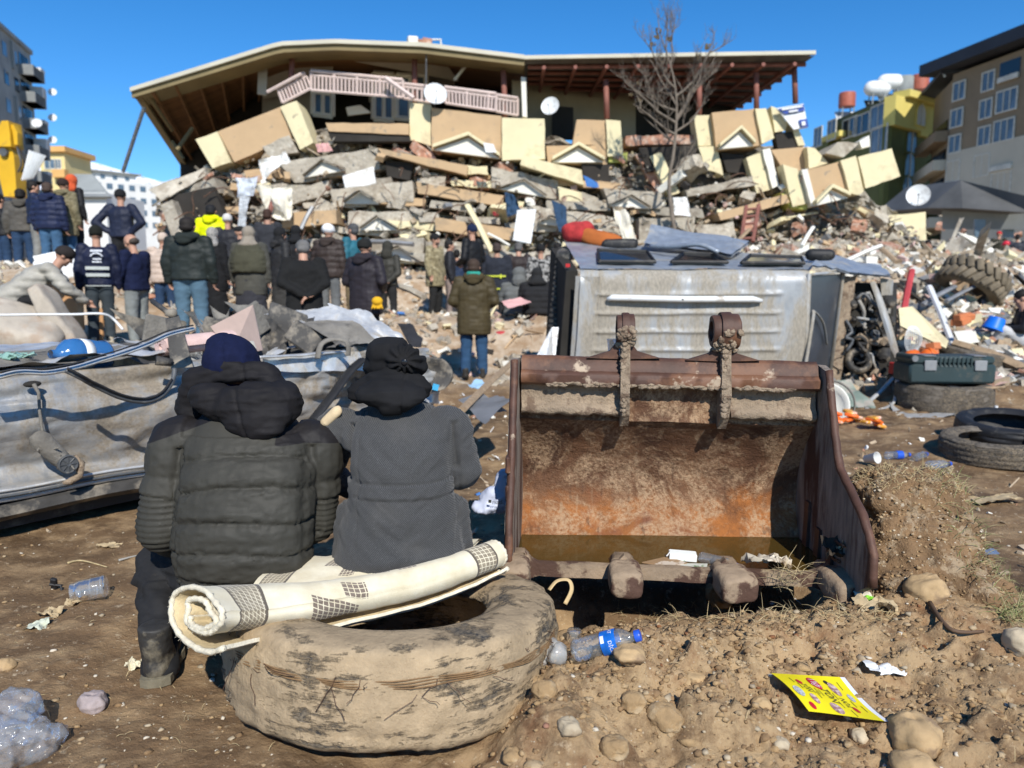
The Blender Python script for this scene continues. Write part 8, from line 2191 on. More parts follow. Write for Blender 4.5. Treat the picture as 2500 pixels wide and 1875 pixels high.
person(30,600,'person in pale grey puffer jacket and black trousers bending at far left', 'crouch', d=10.0, coat='puffer', ccol=(.33,.31,.265), lcol=BLK, head=('beanie',(.02,.016,.015)), rot=-62, wide=1.25, height=1.8)
person(396,566,'person in blush beige puffer jacket and beige beanie behind the dark green jacket', d=13.6, coat='puffer', ccol=(.46,.36,.29), lcol=DJEAN, head=('beanie',(.50,.40,.32)), rot=10)
person(456,526,'broad person in dark green jacket and blue jeans', d=10.7, ccol=(.017,.022,.020), lcol=(.075,.135,.185), head=('hair',(.018,.014,.012)), extra=[('hood_down',(.017,.022,.020))], wide=1.22, height=1.8)
person(514,497,'person in bright lime yellow hooded jacket', 'front', d=15.6, coat='jacket', ccol=(.62,.68,.0), lcol=BLK, head=('hair',BLK), extra=[('hood_down',(.62,.68,.0))], wide=1.18, height=1.82)
person(518,553,'person in long black robe with a grey patterned head scarf', 'down', d=12.6, coat='long', ccol=(.010,.010,.011), cfab='cloth', legs='skirt', lcol=(.010,.010,.011), head=('scarf',camo(((.30,.28,.25),(.17,.16,.15),(.38,.36,.33)), 45, 'scarf_print')), rot=-20, height=1.66)
person(554,520,'person in dark coat and pale knitted hat beside the lime yellow jacket', d=15.0, ccol=(.02,.02,.024), head=('beanie',(.55,.53,.50)), lcol=BLK)
person(585,548,'person in dark coat with black cap, face half hidden behind the olive shawl', d=13.4, ccol=BLK, head=('cap',BLK), rot=-70)
person(606,550,'person in olive shawl and grey coat with a beige head scarf', d=11.4, coat='long', ccol=(.062,.060,.050), cfab='cloth', legs='skirt', lcol=(.03,.03,.036), head=('scarf',(.25,.215,.17)), extra=[('shawl',(.056,.054,.035))], wide=1.1, height=1.62)
person(652,507,'person in charcoal blazer with short brown hair behind the crowd', d=15.2, ccol=(.030,.031,.036), cfab='cloth', head=('hair',(.045,.022,.015)), lcol=BLK, height=1.8)
person(683,552,'person in long dark puffer coat and black head scarf looking right', d=12.8, coat='long', ccol=(.026,.025,.025), legs='skirt', lcol=(.035,.034,.032), head=('scarf',BLK), extra=[('hood_down',(.026,.025,.025))], rot=-48, height=1.66)
person(722,548,'person in black coat and black head scarf behind the grey haired man', d=13.6, coat='long', ccol=(.014,.014,.015), legs='skirt', lcol=BLK, head=('scarf',BLK), height=1.66, rot=-10)
person(738,577,'stooping person in black coat with grey hair and hands clasped behind', 'behind', d=9.4, height=1.6, coat='long', ccol=(.010,.010,.010), cfab='cloth', lcol=(.02,.02,.022), head=GREY, wide=1.12, rot=14, lean=R(-4))
person(800,546,'person in brown puffer jacket and white hard hat', d=12.9, coat='puffer', ccol=(.040,.029,.025), lcol=(.115,.12,.12), head=('helmet',(.80,.80,.80)), extra=[('hood_down',(.040,.029,.025))], rot=-12)
person(862,542,'person in teal jacket with grey hair looking left', d=13.9, ccol=(.022,.115,.155), lcol=KHAKI, head=('hair',(.07,.07,.072)), extra=[('beard',(.12,.11,.10))], rot=60, height=1.8)
pg = person(889,580,'person in dark plum long puffer coat with bright yellow work gloves', 'front', d=10.3, height=1.62, coat='long', ccol=(.024,.020,.025), lcol=BLK, head=('beanie',(.014,.014,.013)), extra=[('hood_down',(.024,.020,.025))], wide=1.15, rot=-25)
person(944,588,'person in dark olive hooded jacket with hands behind, apart from the crowd', 'behind', d=14.9, ccol=(.036,.034,.027), lcol=(.02,.02,.02), head=('hood_up',(.036,.034,.027)), rot=-8)
person(1061,568,'person in khaki camouflage coat and black trousers turning to look right', d=16.0, height=1.75, coat='long', cmat=camo(((.27,.225,.125),(.17,.14,.075),(.36,.31,.19)), 13, 'khaki_camouflage'), lcol=(.016,.016,.016), head=('beanie',BLK), extra=[('beard',(.05,.035,.03))], rot=-115, wide=1.1)
person(1096,583,'person in dark jacket with a red face and tan trousers looking right', d=16.6, ccol=(.018,.019,.024), lcol=(.24,.19,.17), head=HD, rot=-80)
person(1115,607,'short person in blue jacket in front of the rubble', d=16.9, height=1.5, ccol=(.020,.035,.075), lcol=(.05,.05,.06), head=HD)
person(1153,545,'tall person in black jacket and navy beanie looking left', 'front', d=14.6, height=1.82, ccol=(.010,.010,.011), lcol=BLK, head=('beanie',(.010,.018,.05)), extra=[('beard',(.04,.03,.025))], rot=55)
person(1156,628,'person in olive parka with teal neck scarf and blue jeans, standing alone', 'front', d=11.1, vfoot=921, height=1.76, coat='long', ccol=(.055,.042,.019), lcol=(.022,.06,.125), head=('hair',(.05,.032,.022)), extra=[('hood_down',(.055,.042,.019)),('neck_scarf',(.03,.26,.20))], wide=1.12)
fm = person(1213,590,'firefighter in dark coat with yellow reflective bands', d=15.4, coat='long', ccol=(.022,.025,.034), cfab='cloth', lcol=(.02,.02,.022), head=('hair',(.05,.035,.03)), wide=1.1, rot=-10)
person(1266,588,'person in dark brown jacket with hands behind, right of the firefighter', 'behind', d=15.8, ccol=(.030,.022,.021), lcol=(.03,.035,.05), head=('hair',(.10,.095,.09)))
person(1320,594,'person in black and white patterned hoodie and black beanie', d=15.0, height=1.7, ccol=BLK, cmat=camo(((.30,.29,.27),(.015,.015,.015),(.14,.13,.12)), 14, 'black_white_print'), lcol=(.03,.025,.025), head=('beanie',BLK))
person(1361,590,'person with black hair half hidden behind the van rear', d=15.6, height=1.7, ccol=(.07,.055,.05), lcol=BLK, head=HD)
person(1268,655,'person wrapped in a grey blanket sitting low beside the van', 'sit', d=14.2, height=1.8, coat='puffer', ccol=(.115,.118,.112), cfab='cloth', lcol=(.05,.05,.05), head=('hood_up',(.115,.118,.112)), wide=1.25)
person(1312,655,'person in black coat and plum skirt sitting close to the van', 'sit', d=14.0, height=1.75, coat='puffer', ccol=(.016,.016,.017), cfab='cloth', lcol=(.06,.015,.035), head=('scarf',(.018,.018,.018)), wide=1.2)
cloth('pink_blanket', [(1225,735),(1270,725),(1298,738),(1240,752)], [13.7,13.9,13.7,13.4], m_pinkcloth, 'pink blanket spread beside the grey wrapped sitter', 51, .12, cat='blanket')
person(2356,564,'worker in dark top and pale blue trousers in the far right group', d=32, ccol=(.02,.022,.03), lcol=(.13,.25,.34), head=HD, rot=20)
person(2397,566,'worker in charcoal jacket standing near the pale blue trousers', d=30, ccol=(.03,.03,.032), lcol=(.04,.04,.05), head=HD)
person(2440,563,'worker in dark overalls and red cap in the far right group', 'front', d=28, ccol=(.035,.033,.02), lcol=(.03,.05,.07), head=('cap',(.50,.03,.03)), rot=-40, cmat=None)
person(2458,588,'worker in pale coat and red hard hat below the red cap', 'front', d=27, ccol=(.30,.25,.20), lcol=BLK, head=('helmet',(.55,.03,.05)), rot=60)
person(2485,570,'worker in dark jacket at the far right edge', d=28, ccol=(.03,.034,.045), lcol=BLK, head=HD, rot=-30)
person(2303,585,'bending worker in black at left of the far right group', 'crouch', d=27, ccol=BLK, lcol=BLK, head=HD, rot=80)
person(2520,706,'person in black sitting at the right edge of the heap', 'sit', d=11, ccol=BLK, lcol=(.4,.4,.4), head=HD, rot=70)
def worn(e, name, quad, mat, y=-.155, th=.006):
 """thin patch sewn on the back of a person, in template coordinates"""
 mb = MB(); n = 8; pts = []
 for i in range(n):
  for j in range(3):
   f, g = i/(n-1), j/2; x = quad[0]*(1-f) + quad[1]*f; z = quad[2]*(1-g) + quad[3]*g
   pts.append((x, y + .35*max(0, abs(x)-.08)**1.0*abs(x)*4, z))
 mb.grid(pts, n, 3); mb.grid([(p[0], p[1]-th, p[2]) for p in pts], n, 3)
 me = mb.mesh(name); me.materials.append(mat); o = bpy.data.objects.new(name, me); col.objects.link(o); o.parent = e; WP[o.name] = WP[e.name].copy(); return o
m_reflect = M('silver_reflective_tape', (.42,.44,.42), .4, var=.15, vs=8, bmp=0); m_hiy = M('yellow_reflective_tape', (.55,.60,.05), .5, bmp=0); m_print = M('white_vest_print', (.55,.57,.62), .7, var=.5, vs=45, bmp=0)
for z0, z1 in ((1.115,1.16),(1.02,1.065)): worn(vm, 'reflective_band', (-.15,.15,z0,z1), m_reflect)
worn(vm, 'vest_hem', (-.16,.16,.885,.897), m_reflect); worn(vm, 'vest_print', (-.075,.075,1.365,1.395), m_print); worn(vm, 'vest_print', (-.05,.06,1.255,1.275), m_print); worn(vm, 'vest_print', (-.06,.06,1.215,1.235), m_print)
mb = MB(); mb.tube([(-.075*math.cos(t), -.165, 1.285+.06*math.sin(t)) for t in np.linspace(.2,2.9,12)], .012, 5); me = mb.mesh('vest_print'); me.materials.append(m_print); o = bpy.data.objects.new('vest_print', me); col.objects.link(o); o.parent = vm; WP[o.name] = WP[vm.name].copy()
for q in ((-.19,.19,.80,.825),(-.19,.19,1.05,1.08)): worn(fm, 'reflective_band', q, m_hiy, -.17)
for q in ((-.10,-.07,.82,1.08),(.09,.12,1.02,1.1)): worn(fm, 'reflective_band', q, m_hiy, -.172)
ph = MB(); ph.box((.0,.42,1.30), (.075,.012,.15), (R(-15),0,0), ch=.004); me = ph.mesh('phone'); me.materials.append(m_black); o = bpy.data.objects.new('mobile_phone', me); col.objects.link(o); o.matrix_world = bm.matrix_basis if False else Matrix.LocRotScale(bm.location, bm.rotation_euler, bm.scale); tag(o, 'dark mobile phone held up by the balding person', 'phone')
gl = MB(); q = at(921,735,9.95); gl.ball(q, (.075,.06,.06), 12, 8); 
for k in range(5): gl.capsule(q + V(.03*(k-2)*.8,-.01,-.03), q + V(.034*(k-2),-.02,-.095), .014, .012, 7)
a, f, nn = remesh(gl, .009, 3); me_o = from_arrays(a, f).build('work_gloves', M('yellow_work_glove', (.66,.36,.01), .85, var=.15, bmp=.3), None, smooth=True); tag(me_o, 'bright yellow work gloves held by the person in plum coat', 'gloves')
# ---------------------------------------------------------------- foreground: soil, stones, litter
_t = (1+5**.5)/2
ICO_V = np.array([(-1,_t,0),(1,_t,0),(-1,-_t,0),(1,-_t,0),(0,-1,_t),(0,1,_t),(0,-1,-_t),(0,1,-_t),(_t,0,-1),(_t,0,1),(-_t,0,-1),(-_t,0,1)])/math.hypot(1,_t)
ICO_F = np.array([(0,11,5),(0,5,1),(0,1,7),(0,7,10),(0,10,11),(1,5,9),(5,11,4),(11,10,2),(10,7,6),(7,1,8),(3,9,4),(3,4,2),(3,2,6),(3,6,8),(3,8,9),(4,9,5),(2,4,11),(6,2,10),(8,6,7),(9,8,1)])
def grains(name, label, pos, size, mats, w, seed, squash=.65):
 """many small lumps as one mass"""
 rg = np.random.default_rng(seed); n = len(pos)
 rad = rg.uniform(.42, 1.3, (n,12,1)); v = ICO_V[None]*rad*np.array([1,1,squash])
 A = rg.uniform(0, 6.283, n); c, s_ = np.cos(A), np.sin(A); st = rg.uniform(.7,1.3,(n,1)); 
 x = v[:,:,0]*st; y = v[:,:,1]
 v = np.stack([x*c[:,None]-y*s_[:,None], x*s_[:,None]+y*c[:,None], v[:,:,2]], 2)*np.asarray(size)[:,None,None] + np.asarray(pos)[:,None,:]
 f = (ICO_F[None] + 12*np.arange(n)[:,None,None]).reshape(-1,3)
 me = bpy.data.meshes.new(name); me.vertices.add(n*12); me.vertices.foreach_set('co', v.ravel()); me.loops.add(f.size); me.loops.foreach_set('vertex_index', f.ravel().astype(np.int32)); me.polygons.add(len(f)); me.polygons.foreach_set('loop_start', np.arange(0, f.size, 3, dtype=np.int32))
 for m_ in mats: me.materials.append(m_)
 mi = rg.choice(len(mats), n, p=np.array(w)/sum(w)); me.polygons.foreach_set('material_index', np.repeat(mi, 20).astype(np.int32)); me.update(calc_edges=True)
 o = place(name, me, (0,0,0)); o['kind'] = 'stuff'; o['label'] = label; return o
m_clod = M('crumbly_brown_soil', (.21,.132,.066), .95, var=.3, vs=14, bmp=.7, bs=60, bd=.01, c2=(.27,.17,.085), c2s=9); m_clod2 = M('crumbly_tan_soil', (.33,.22,.11), .95, var=.25, vs=14, bmp=.7, bs=60, bd=.01, c2=(.40,.30,.18), c2s=11); m_clodred = M('red_clay_clod', (.22,.095,.04), .95, var=.25, vs=14, bmp=.6, bs=60, bd=.01)
m_stone = M('pale_limestone', (.42,.345,.235), .85, var=.2, vs=8, c2=(.30,.23,.15), c2s=6, bmp=.4, bs=35, bd=.008, rv=.2); m_stonetan = M('ochre_stone', (.42,.29,.15), .85, var=.25, vs=8, c2=(.25,.17,.10), c2s=6, bmp=.4, bs=35, bd=.008); m_chip = M('white_chip', (.54,.48,.38), .9, var=.15, bmp=.2)
rg = np.random.default_rng(3)
_lq = [ground_at(*q) for q in ((1872,1650),(2070,1648),(2180,1750),(1968,1765))]
def in_leaflet(x, y): return all((_lq[(k+1)%4].x-_lq[k].x)*(y-_lq[k].y) - (_lq[(k+1)%4].y-_lq[k].y)*(x-_lq[k].x) < 0 for k in range(4))
def soil_pos(n, cx, cy, sx, sy, lift, sz):
 P, S = [], []
 while len(P) < n:
  x, y = rg.normal(cx, sx), rg.normal(cy, sy)
  if y < 1.5 or y > 3.4 or (x > .0 and x < 1.42 and y > 2.93) or (x+.4)**2 + (y-2.49)**2 < .55**2 or in_leaflet(x, y): continue
  s_ = sz[0] + (sz[1]-sz[0])*rg.random()**3.2; P.append((x, y, zg(x, y) + s_*lift)); S.append(s_)
 return P, S
P, S = soil_pos(6500, .75, 2.35, .62, .30, .1, (.0025,.015)); grains('soil_clods', 'crumbled brown soil clods on the dug-up heap before the bucket', P, S, [m_clod, m_clod2, m_clodred, m_stone, m_chip], [5,7,.25,.35,.12], 4)
P, S = soil_pos(120, .6, 2.2, .55, .28, -.1, (.012,.032)); grains('soil_clods', 'larger tan soil lumps on the dug-up heap', P, S, [m_clod, m_clod2, m_stone], [3,5,.6], 5)
P, S = [], []
for k in range(2600):
 y = 1.75 + 4.5*rg.random()**1.7; x = rg.uniform(-.8,.85)*y
 if (x+.4)**2 + (y-2.49)**2 < .55**2 or (.0 < x < 1.4 and 2.9 < y < 3.7): continue
 s_ = .0025 + .013*rg.random()**3; P.append((x, y, zg(x, y) + s_*.2)); S.append(s_)
grains('pebbles', 'small pale pebbles and chips pressed into the mud', P, S, [m_stone, m_chip, m_clod2, m_brick], [4,2.5,6,.15], 6, .5)
def rock(u, v, w, label, mat=None, seed=1, sq=.62, lift=.3, name='stone', Y=None):
 g = at(u, v, Y) if Y else ground_at(u, v); s_ = w*g.y*1.03/FPX/2
 mb = MB(); mb.ball((0,0,0), (s_, s_*.85, s_*sq), 34, 22, rot=(rnd.uniform(-.2,.2), rnd.uniform(-.3,.3), rnd.random()*3))
 a = np.array(mb.v); nrm = a/np.linalg.norm(a, axis=1)[:,None]; a = a + nrm*(fbm(a/s_*1.2+seed*3, 2, seed, .5, True)*.22*s_ + fbm(a/s_*3.4+seed, 4, seed, .6, True)*.075*s_)[:,None]
 mb.v = (a + np.array(g) + np.array([0,0,s_*sq*lift])).tolist(); return tag(mb.build(name, mat or m_stonetan, None, smooth=True, angle=70), label, 'stone')
for i, q in enumerate(((2230,1810,130,'large rounded tan stone at lower right, below the yellow leaflet',m_stonetan,.75),(228,1722,78,'purplish grey stone on the mud left of the boot',M('mauve_rock',(.36,.30,.29),.85,var=.25,vs=14,bmp=.5),.6),(1694,1665,70,'long tan stone on the heap below the blue capped bottle',m_stonetan,.5),(1535,1600,90,'flat ochre stone under the cap of the water bottle',m_stonetan,.4),(2262,1450,95,'brown rounded stone at the foot of the soil mound',m_stonetan,.7),(2492,1580,80,'pale grey rock cut by the right edge',m_stone,.8),(2235,1880,110,'stone cut by the bottom edge at lower right',m_stonetan,.5),(1390,1780,60,'pale stone half buried in the lower middle of the heap',m_stone,.6),(1860,1725,50,'small ochre stone left of the yellow leaflet',m_stonetan,.6),(2100,1800,55,'flat stone left of the large rounded stone',m_stone,.5),(1905,1820,45,'small pale stone below the yellow leaflet',m_stone,.6),(1545,1720,60,'rough pale clod in the middle of the heap',m_clod2,.8),(1620,1760,85,'big tan soil lump in the lower middle of the heap',m_clod2,.7),(1250,1850,55,'tan lump beside the tyre at the bottom edge',m_clod2,.6),(1500,1830,70,'tan lump near the bottom edge',m_clod2,.7),(1330,1690,60,'soil lump pressed against the tyre side',m_clod2,.7),(1755,1460,70,'dry tan clod in front of the third bucket tooth',m_clod2,.7),(10,1630,50,'tan stone at the left edge of the picture',m_stonetan,.6))): rock(q[0], q[1], q[2], q[3], q[4], 20+i, q[5])
def mound():
 mb = MB(); P_ = [(2190,1215,3.2,.19,.17,.13),(2260,1250,3.2,.17,.17,.15),(2215,1300,3.15,.23,.2,.15),(2170,1320,3.15,.13,.15,.13),(2290,1320,3.1,.17,.18,.15),(2230,1390,3.0,.20,.2,.13),(2200,1430,2.92,.16,.16,.10),(2300,1440,2.95,.26,.2,.10),(2390,1480,2.95,.22,.2,.08),(2330,1370,3.1,.14,.15,.12)]
 for u, v, Y, a, b_, c in P_: mb.ball(at(u,v,Y), (a,b_,c), 16, 10)
 a, f, nn = remesh(mb, .012, 3)
 d_ = fbm(a*6,3,3)*.05 + fbm(a*17,3,5,.55,True)*.022 + fbm(a*42,3,8)*.011
 a = a + nn*d_[:,None]; o = from_arrays(a, f).build('soil_mound', M('clod_of_gritty_soil', (.205,.125,.062), .95, var=.35, vs=9, c2=(.34,.25,.155), c2s=13, c2t=(.52,.6), c3=(.50,.42,.31), c3s=38, c3t=(.66,.69), bmp=.9, bs=55, bd=.02), None, smooth=True, angle=60)
 tag(o, 'tall rough soil mound with dry grass right of the bucket', 'soil')
 up = np.where((nn[:,2] > -.1) & (nn[:,1] < .4))[0]; rr = np.random.default_rng(5); idx = rr.choice(up, 1500); S_ = .003 + .009*rr.random(1500)**2.5
 g_ = grains('grit', 'grit stuck on the soil mound', a[idx], S_, [m_stone, m_clod2, m_chip, m_clod], [1.2,4,.4,5], 9)
 return a, nn
ma, mn = mound()
m_grass = M('dry_green_grass', (.16,.19,.065), .9, var=.4, vs=30, bmp=0, c2=(.34,.29,.15), c2s=20, c2t=(.45,.55)); m_straw = M('dry_straw', (.42,.33,.18), .9, var=.3, vs=30, bmp=0)
def blades(name, label, pts, L, mat, seed, r_=.0016, droop=.5, par=None):
 rr = random.Random(seed); mb = MB()
 for p in pts:
  d_ = Vector((rr.uniform(-1,1), rr.uniform(-1,.6), rr.uniform(.1,1))).normalized(); l_ = L*rr.uniform(.5,1.3); q = [Vector(p)]
  for k in range(3): q.append(q[-1] + d_*l_/3); d_ = (d_ + Vector((0,0,-droop*.6))).normalized()
  mb.tube(q, [r_, r_*.9, r_*.7, r_*.3], 3, caps=False)
 o = mb.build(name, mat, par); o['kind'] = 'stuff'; o['label'] = label; return o
gi = [i for i in range(len(ma)) if ma[i,0] > at(2270,1250,3.1).x and mn[i,2] > -.2]; rnd.shuffle(gi)
blades('grass', 'green and dry grass on the right flank of the soil mound', [ma[i] for i in gi[:420]], .07, m_grass, 3)
ti = [i for i in range(len(ma)) if mn[i,2] > .55 and ma[i,2] > at(2200,1200,3.1).z]; rnd.shuffle(ti)
blades('dry_grass', 'dry straw roots on top of the soil mound', [ma[i] for i in ti[:500]], .035, m_straw, 4, .0012)
blades('grass', 'grass tuft at the right edge', [ground_at(2440+60*rnd.random(), 1470+50*rnd.random()) for k in range(160)], .09, m_grass, 5)
blades('roots', 'tangled dry roots round the right bucket tooth', [at(1900+60*rnd.random(), 1395+50*rnd.random(), 2.86) for k in range(34)], .12, m_straw, 6, .0013, .5)
blades('dry_grass', 'dry grass stems lying before the bucket', [ground_at(1500+700*rnd.random(), 1480+40*rnd.random()) for k in range(260)], .07, m_straw, 7, .0012, .5)
blades('straw', 'bits of straw trodden into the mud', [(x, y, zg(x,y)+.003) for x, y in ((rnd.uniform(-2.2,2.2), rnd.uniform(1.9,3.8)) for k in range(380))], .035, m_straw, 8, .0011, .9)
m_leaf = M('dry_cabbage_leaf', (.44,.34,.20), .8, var=.25, vs=10, c2=(.27,.19,.10), c2s=8, bmp=.4, bs=20)
for i, (u, v, sz, mt, lb, c_) in enumerate(((1880,1455,(.10,.07,.09),m_leaf,'dry crumpled leaf beside the third bucket tooth','leaf'),(1850,1440,(.09,.06,.08),m_leaf,'tall dry leaf standing by the bucket tooth','leaf'),(1790,1440,(.11,.06,.05),m_leaf,'tan torn leaf under the bucket lip','leaf'),(2075,1345,(.10,.08,.09),m_leaf,'rotten cabbage leaf on the soil by the bucket side','leaf'),(2110,1375,(.09,.07,.07),m_leaf,'pale cabbage half by the bucket side','leaf'),(2055,1330,(.13,.10,.09),M('black_rot',(.035,.025,.015),.8,var=.4),'blackened rotting lump inside the bucket edge','waste'),(2140,1500,(.14,.10,.08),m_leaf,'large grey dry leaf below the right bucket tooth','leaf'),(2155,1430,(.14,.08,.04),M('newsprint',(.42,.38,.28),.9,var=.2,vs=30),'crumpled newspaper piece right of the right tooth','paper'),(2105,1455,(.06,.20,.03),M('cream_paper_strip',(.66,.60,.46),.8,var=.1),'long cream paper strip right of the right tooth','paper'),(2122,1468,(.05,.03,.03),M('green_wrapper',(.22,.55,.04),.4,var=.3,vs=30),'bright green sweet wrapper right of the right tooth','wrapper'),(2160,1642,(.12,.055,.03),m_white,'crumpled white tissue above the yellow leaflet','tissue'),(2330,1350,(.30,.05,.04),m_film,'clear plastic film stretched across the soil mound','film'),(265,1335,(.12,.06,.03),m_leaf,'tan rag on the mud left of the puffer jacket','rag'),(95,1530,(.07,.09,.03),M('pale_green_tissue',(.52,.55,.44),.8,var=.15),'pale green tissue scrap at left','tissue'),(120,1505,(.09,.06,.04),m_leaf,'dry grey leaf at left by the green tissue','leaf'),(330,1630,(.05,.05,.03),M('cream_scrap',(.60,.54,.38),.8,var=.15),'cream paper scrap behind the boot','paper'),(175,1475,(.06,.05,.03),m_leaf,'dry tan leaf below the clear jar','leaf'),(2000,1120,(.10,.06,.03),m_whitecloth,'white rag behind the bucket rim','rag'),(2430,1225,(.30,.14,.05),m_leaf,'flattened tan cardboard beyond the soil mound','cardboard'))):
 g = ground_at(u, v)
 if u in (2330,): g = at(u, v, 2.98)
 if u in (2075,2110,2055): g = at(u, v+25, 2.93)
 o = crumple({'leaf':'dry_leaf','waste':'rotten_lump','paper':'paper_scrap','wrapper':'sweet_wrapper','tissue':'tissue','film':'plastic_film','rag':'rag','cardboard':'cardboard_sheet'}[c_], g - Vector((0,0,.004)), sz, mt, 60+i, amp=.45); tag(o, lb, c_)
for i, (pts, r_, mt, lb) in enumerate(((((165,1378),(200,1372),(262,1388)),.006,m_straw,'forked dry twig on the mud at left'),(((290,1372),(315,1365),(335,1360)),.007,M('grey_twig',(.30,.29,.26)),'short grey twig beside the trouser leg'),(((2000,1440),(2060,1450),(2160,1470)),.005,m_straw,'thin dry stem lying before the right tooth'),(((2270,1480),(2320,1545),(2400,1550)),.010,M('dark_root',(.10,.06,.035)),'dark root curving out of the soil mound'))):
 q = [ground_at(*p) + Vector((0,0,r_*1.2)) for p in pts]; mb = MB(); mb.tube(catmull(q, 12), [r_*(1-.05*k) for k in range(12)], 6); tag(mb.build('twig', mt, None, smooth=True), lb, 'twig')
mb = MB(); mb.tube(catmull([at(1340,1440,2.72), at(1360,1418,2.74), at(1388,1416,2.74), at(1396,1440,2.72), at(1380,1475,2.70)], 24), .010, 6, squash=.2); tag(mb.build('packing_strap', M('tan_strap',(.55,.40,.20)), None, smooth=True), 'tan packing strap looping up between tyre and bucket', 'strap')
def text_geo(txt, size=1.0):
 cu_ = bpy.data.curves.new('t', 'FONT'); cu_.body = txt; cu_.size = size; cu_.resolution_u = 2; ob = bpy.data.objects.new('t', cu_); col.objects.link(ob)
 dg = bpy.context.evaluated_depsgraph_get(); me = bpy.data.meshes.new_from_object(ob.evaluated_get(dg)); vs = [tuple(v_.co) for v_ in me.vertices]; fs = [tuple(p.vertices) for p in me.polygons]
 bpy.data.objects.remove(ob); bpy.data.meshes.remove(me); xs = [v_[0] for v_ in vs]; ys_ = [v_[1] for v_ in vs]; cx, cy = (min(xs)+max(xs))/2, (min(ys_)+max(ys_))/2
 return [(x-cx, y-cy) for x, y, _ in vs], fs
LC = [ground_at(1882,1660), ground_at(2062,1658), ground_at(2172,1770), ground_at(1972,1792)]
for k in range(4): LC[k].z = max(max(zg(LC[0].x*(1-a)*(1-b)+LC[1].x*a*(1-b)+LC[2].x*a*b+LC[3].x*(1-a)*b, LC[0].y*(1-a)*(1-b)+LC[1].y*a*(1-b)+LC[2].y*a*b+LC[3].y*(1-a)*b) for b in np.linspace(max(0,(k>1)-.5), min(1,(k>1)+.5), 7)) for a in np.linspace(max(0,(k in (1,2))-.5), min(1,(k in (1,2))+.5), 7)) + .006
def LS(s_, t, o_=0.0):
 p = (LC[0]*(1-s_)+LC[1]*s_)*(1-t) + (LC[3]*(1-s_)+LC[2]*s_)*t; return p + Vector((0,0,.014*math.sin(s_*4+1)*math.sin(t*3) + .012*(1-s_)*(t) + o_))
m_leaflet = M('yellow_print', (.80,.68,.01), .55, var=.05, vs=20, bmp=0); m_lred = M('red_print', (.50,.015,.03), .55, bmp=0); m_lwhite = M('white_paper', (.72,.74,.78), .6, var=.05, bmp=0); m_lblack = M('black_print', (.03,.03,.02), .6, bmp=0); m_meat = M('photo_print', (.36,.20,.19), .6, var=.5, vs=90, bmp=0, c2=(.62,.50,.45), c2s=70); m_lgrey = M('grey_print', (.40,.42,.42), .6, var=.5, vs=120, bmp=0)
lf = empty('leaflet', LC[0].lerp(LC[2], .5), 'yellow printed leaflet lying on the mud at lower right', 'leaflet')
def lpatch(name, s0, s1, t0, t1, mat, o_, n=10):
 mb = MB(); mb.grid([LS(s0+(s1-s0)*i/(n-1), t0+(t1-t0)*j/(n-1), o_) for i in range(n) for j in range(n)], n, n); return mb.build(name, mat, lf, smooth=True)
lpatch('sheet', 0, .935, 0, 1, m_leaflet, 0, 24); lpatch('white_margin', .935, 1, 0, 1, m_lwhite, 0, 16)
def lell(name, s_, t, rs, rt, mat, o_=.0015):
 mb = MB(); n = 22; mb.add([LS(s_,t,o_)] + [LS(s_+rs*math.cos(2*math.pi*k/n), t+rt*math.sin(2*math.pi*k/n), o_) for k in range(n)], [(0,1+k,1+(k+1)%n) for k in range(n)]); return mb.build(name, mat, lf)
def ltext(txt, s_, t, size, mat, flip=1, o_=.0022):
 vs, fs = text_geo(txt, size); mb = MB(); mb.add([LS(s_ + flip*y, t + flip*x, o_) for x, y in vs], fs); return mb.build('lettering', mat, lf)
lell('red_logo', .455, .25, .075, .16, m_lred); ltext("1'liği", .455, .25, .13, m_lwhite)
for s_, t in ((.23,.29),(.11,.88),(.72,.78)): lell('red_logo', s_, t, .032, .075, m_lred)
for s_, t, a_, b_, m_ in ((.70,.30,.06,.15,m_meat),(.43,.86,.07,.12,m_meat),(.22,.72,.04,.11,m_meat),(.09,.57,.05,.13,m_lgrey),(.84,.45,.035,.09,m_lgrey),(.66,.16,.03,.05,m_lblack)): lell('picture', s_, t, a_, b_, m_)
ltext('TON', .51, .54, .16, m_lblack); ltext('TON', .25, .46, .10, m_lblack); ltext('TON', .67, .64, .11, m_lblack, -1)
for k in range(12): s_, t = (.36,.40,.60,.78,.30,.15,.86,.82,.56,.33,.18,.62)[k], (.5,.52,.5,.6,.5,.25,.7,.2,.72,.6,.42,.9)[k]; lpatch('small_print', s_, s_+.008, t-.08, t+.08, m_lblack, .0012, 3)
B0, B1 = ground_at(1398,1626) + Vector((0,0,.05)), ground_at(1560,1592) + Vector((0,0,.055)); Lb = (B1-B0).length*1.02
bt = small_bottle('water_bottle', Lb, .037, (m_pet, m_blue)); bt.location = B0; bt.rotation_euler = (B1-B0).to_track_quat('X','Z').to_euler(); tag(bt, 'clear water bottle with blue label and blue cap beside the tyre', 'bottle')
lb_ = MB(); lb_.lathe([(.0382,Lb*.45),(.0384,Lb*.46),(.0384,Lb*.66),(.0382,Lb*.67)], 36, 0, Matrix.Rotation(R(90),4,'Y')); lab = lb_.build('label', M('blue_label', (.01,.13,.52), .35, var=.35, vs=30, bmp=0), bt, smooth=True, origin=(0,0,0))
def wrap_text(txt, x, a0, size, mat):
 vs, fs = text_geo(txt, size); mb = MB(); r_ = .0392
 mb.add([(x + y, -r_*math.cos(a0 + w/r_), r_*math.sin(a0 + w/r_)) for w, y in ((-q[0], q[1]) for q in vs)], fs); o = mb.build('lettering', mat, lab, origin=(0,0,0)); o.location = (0,0,0)
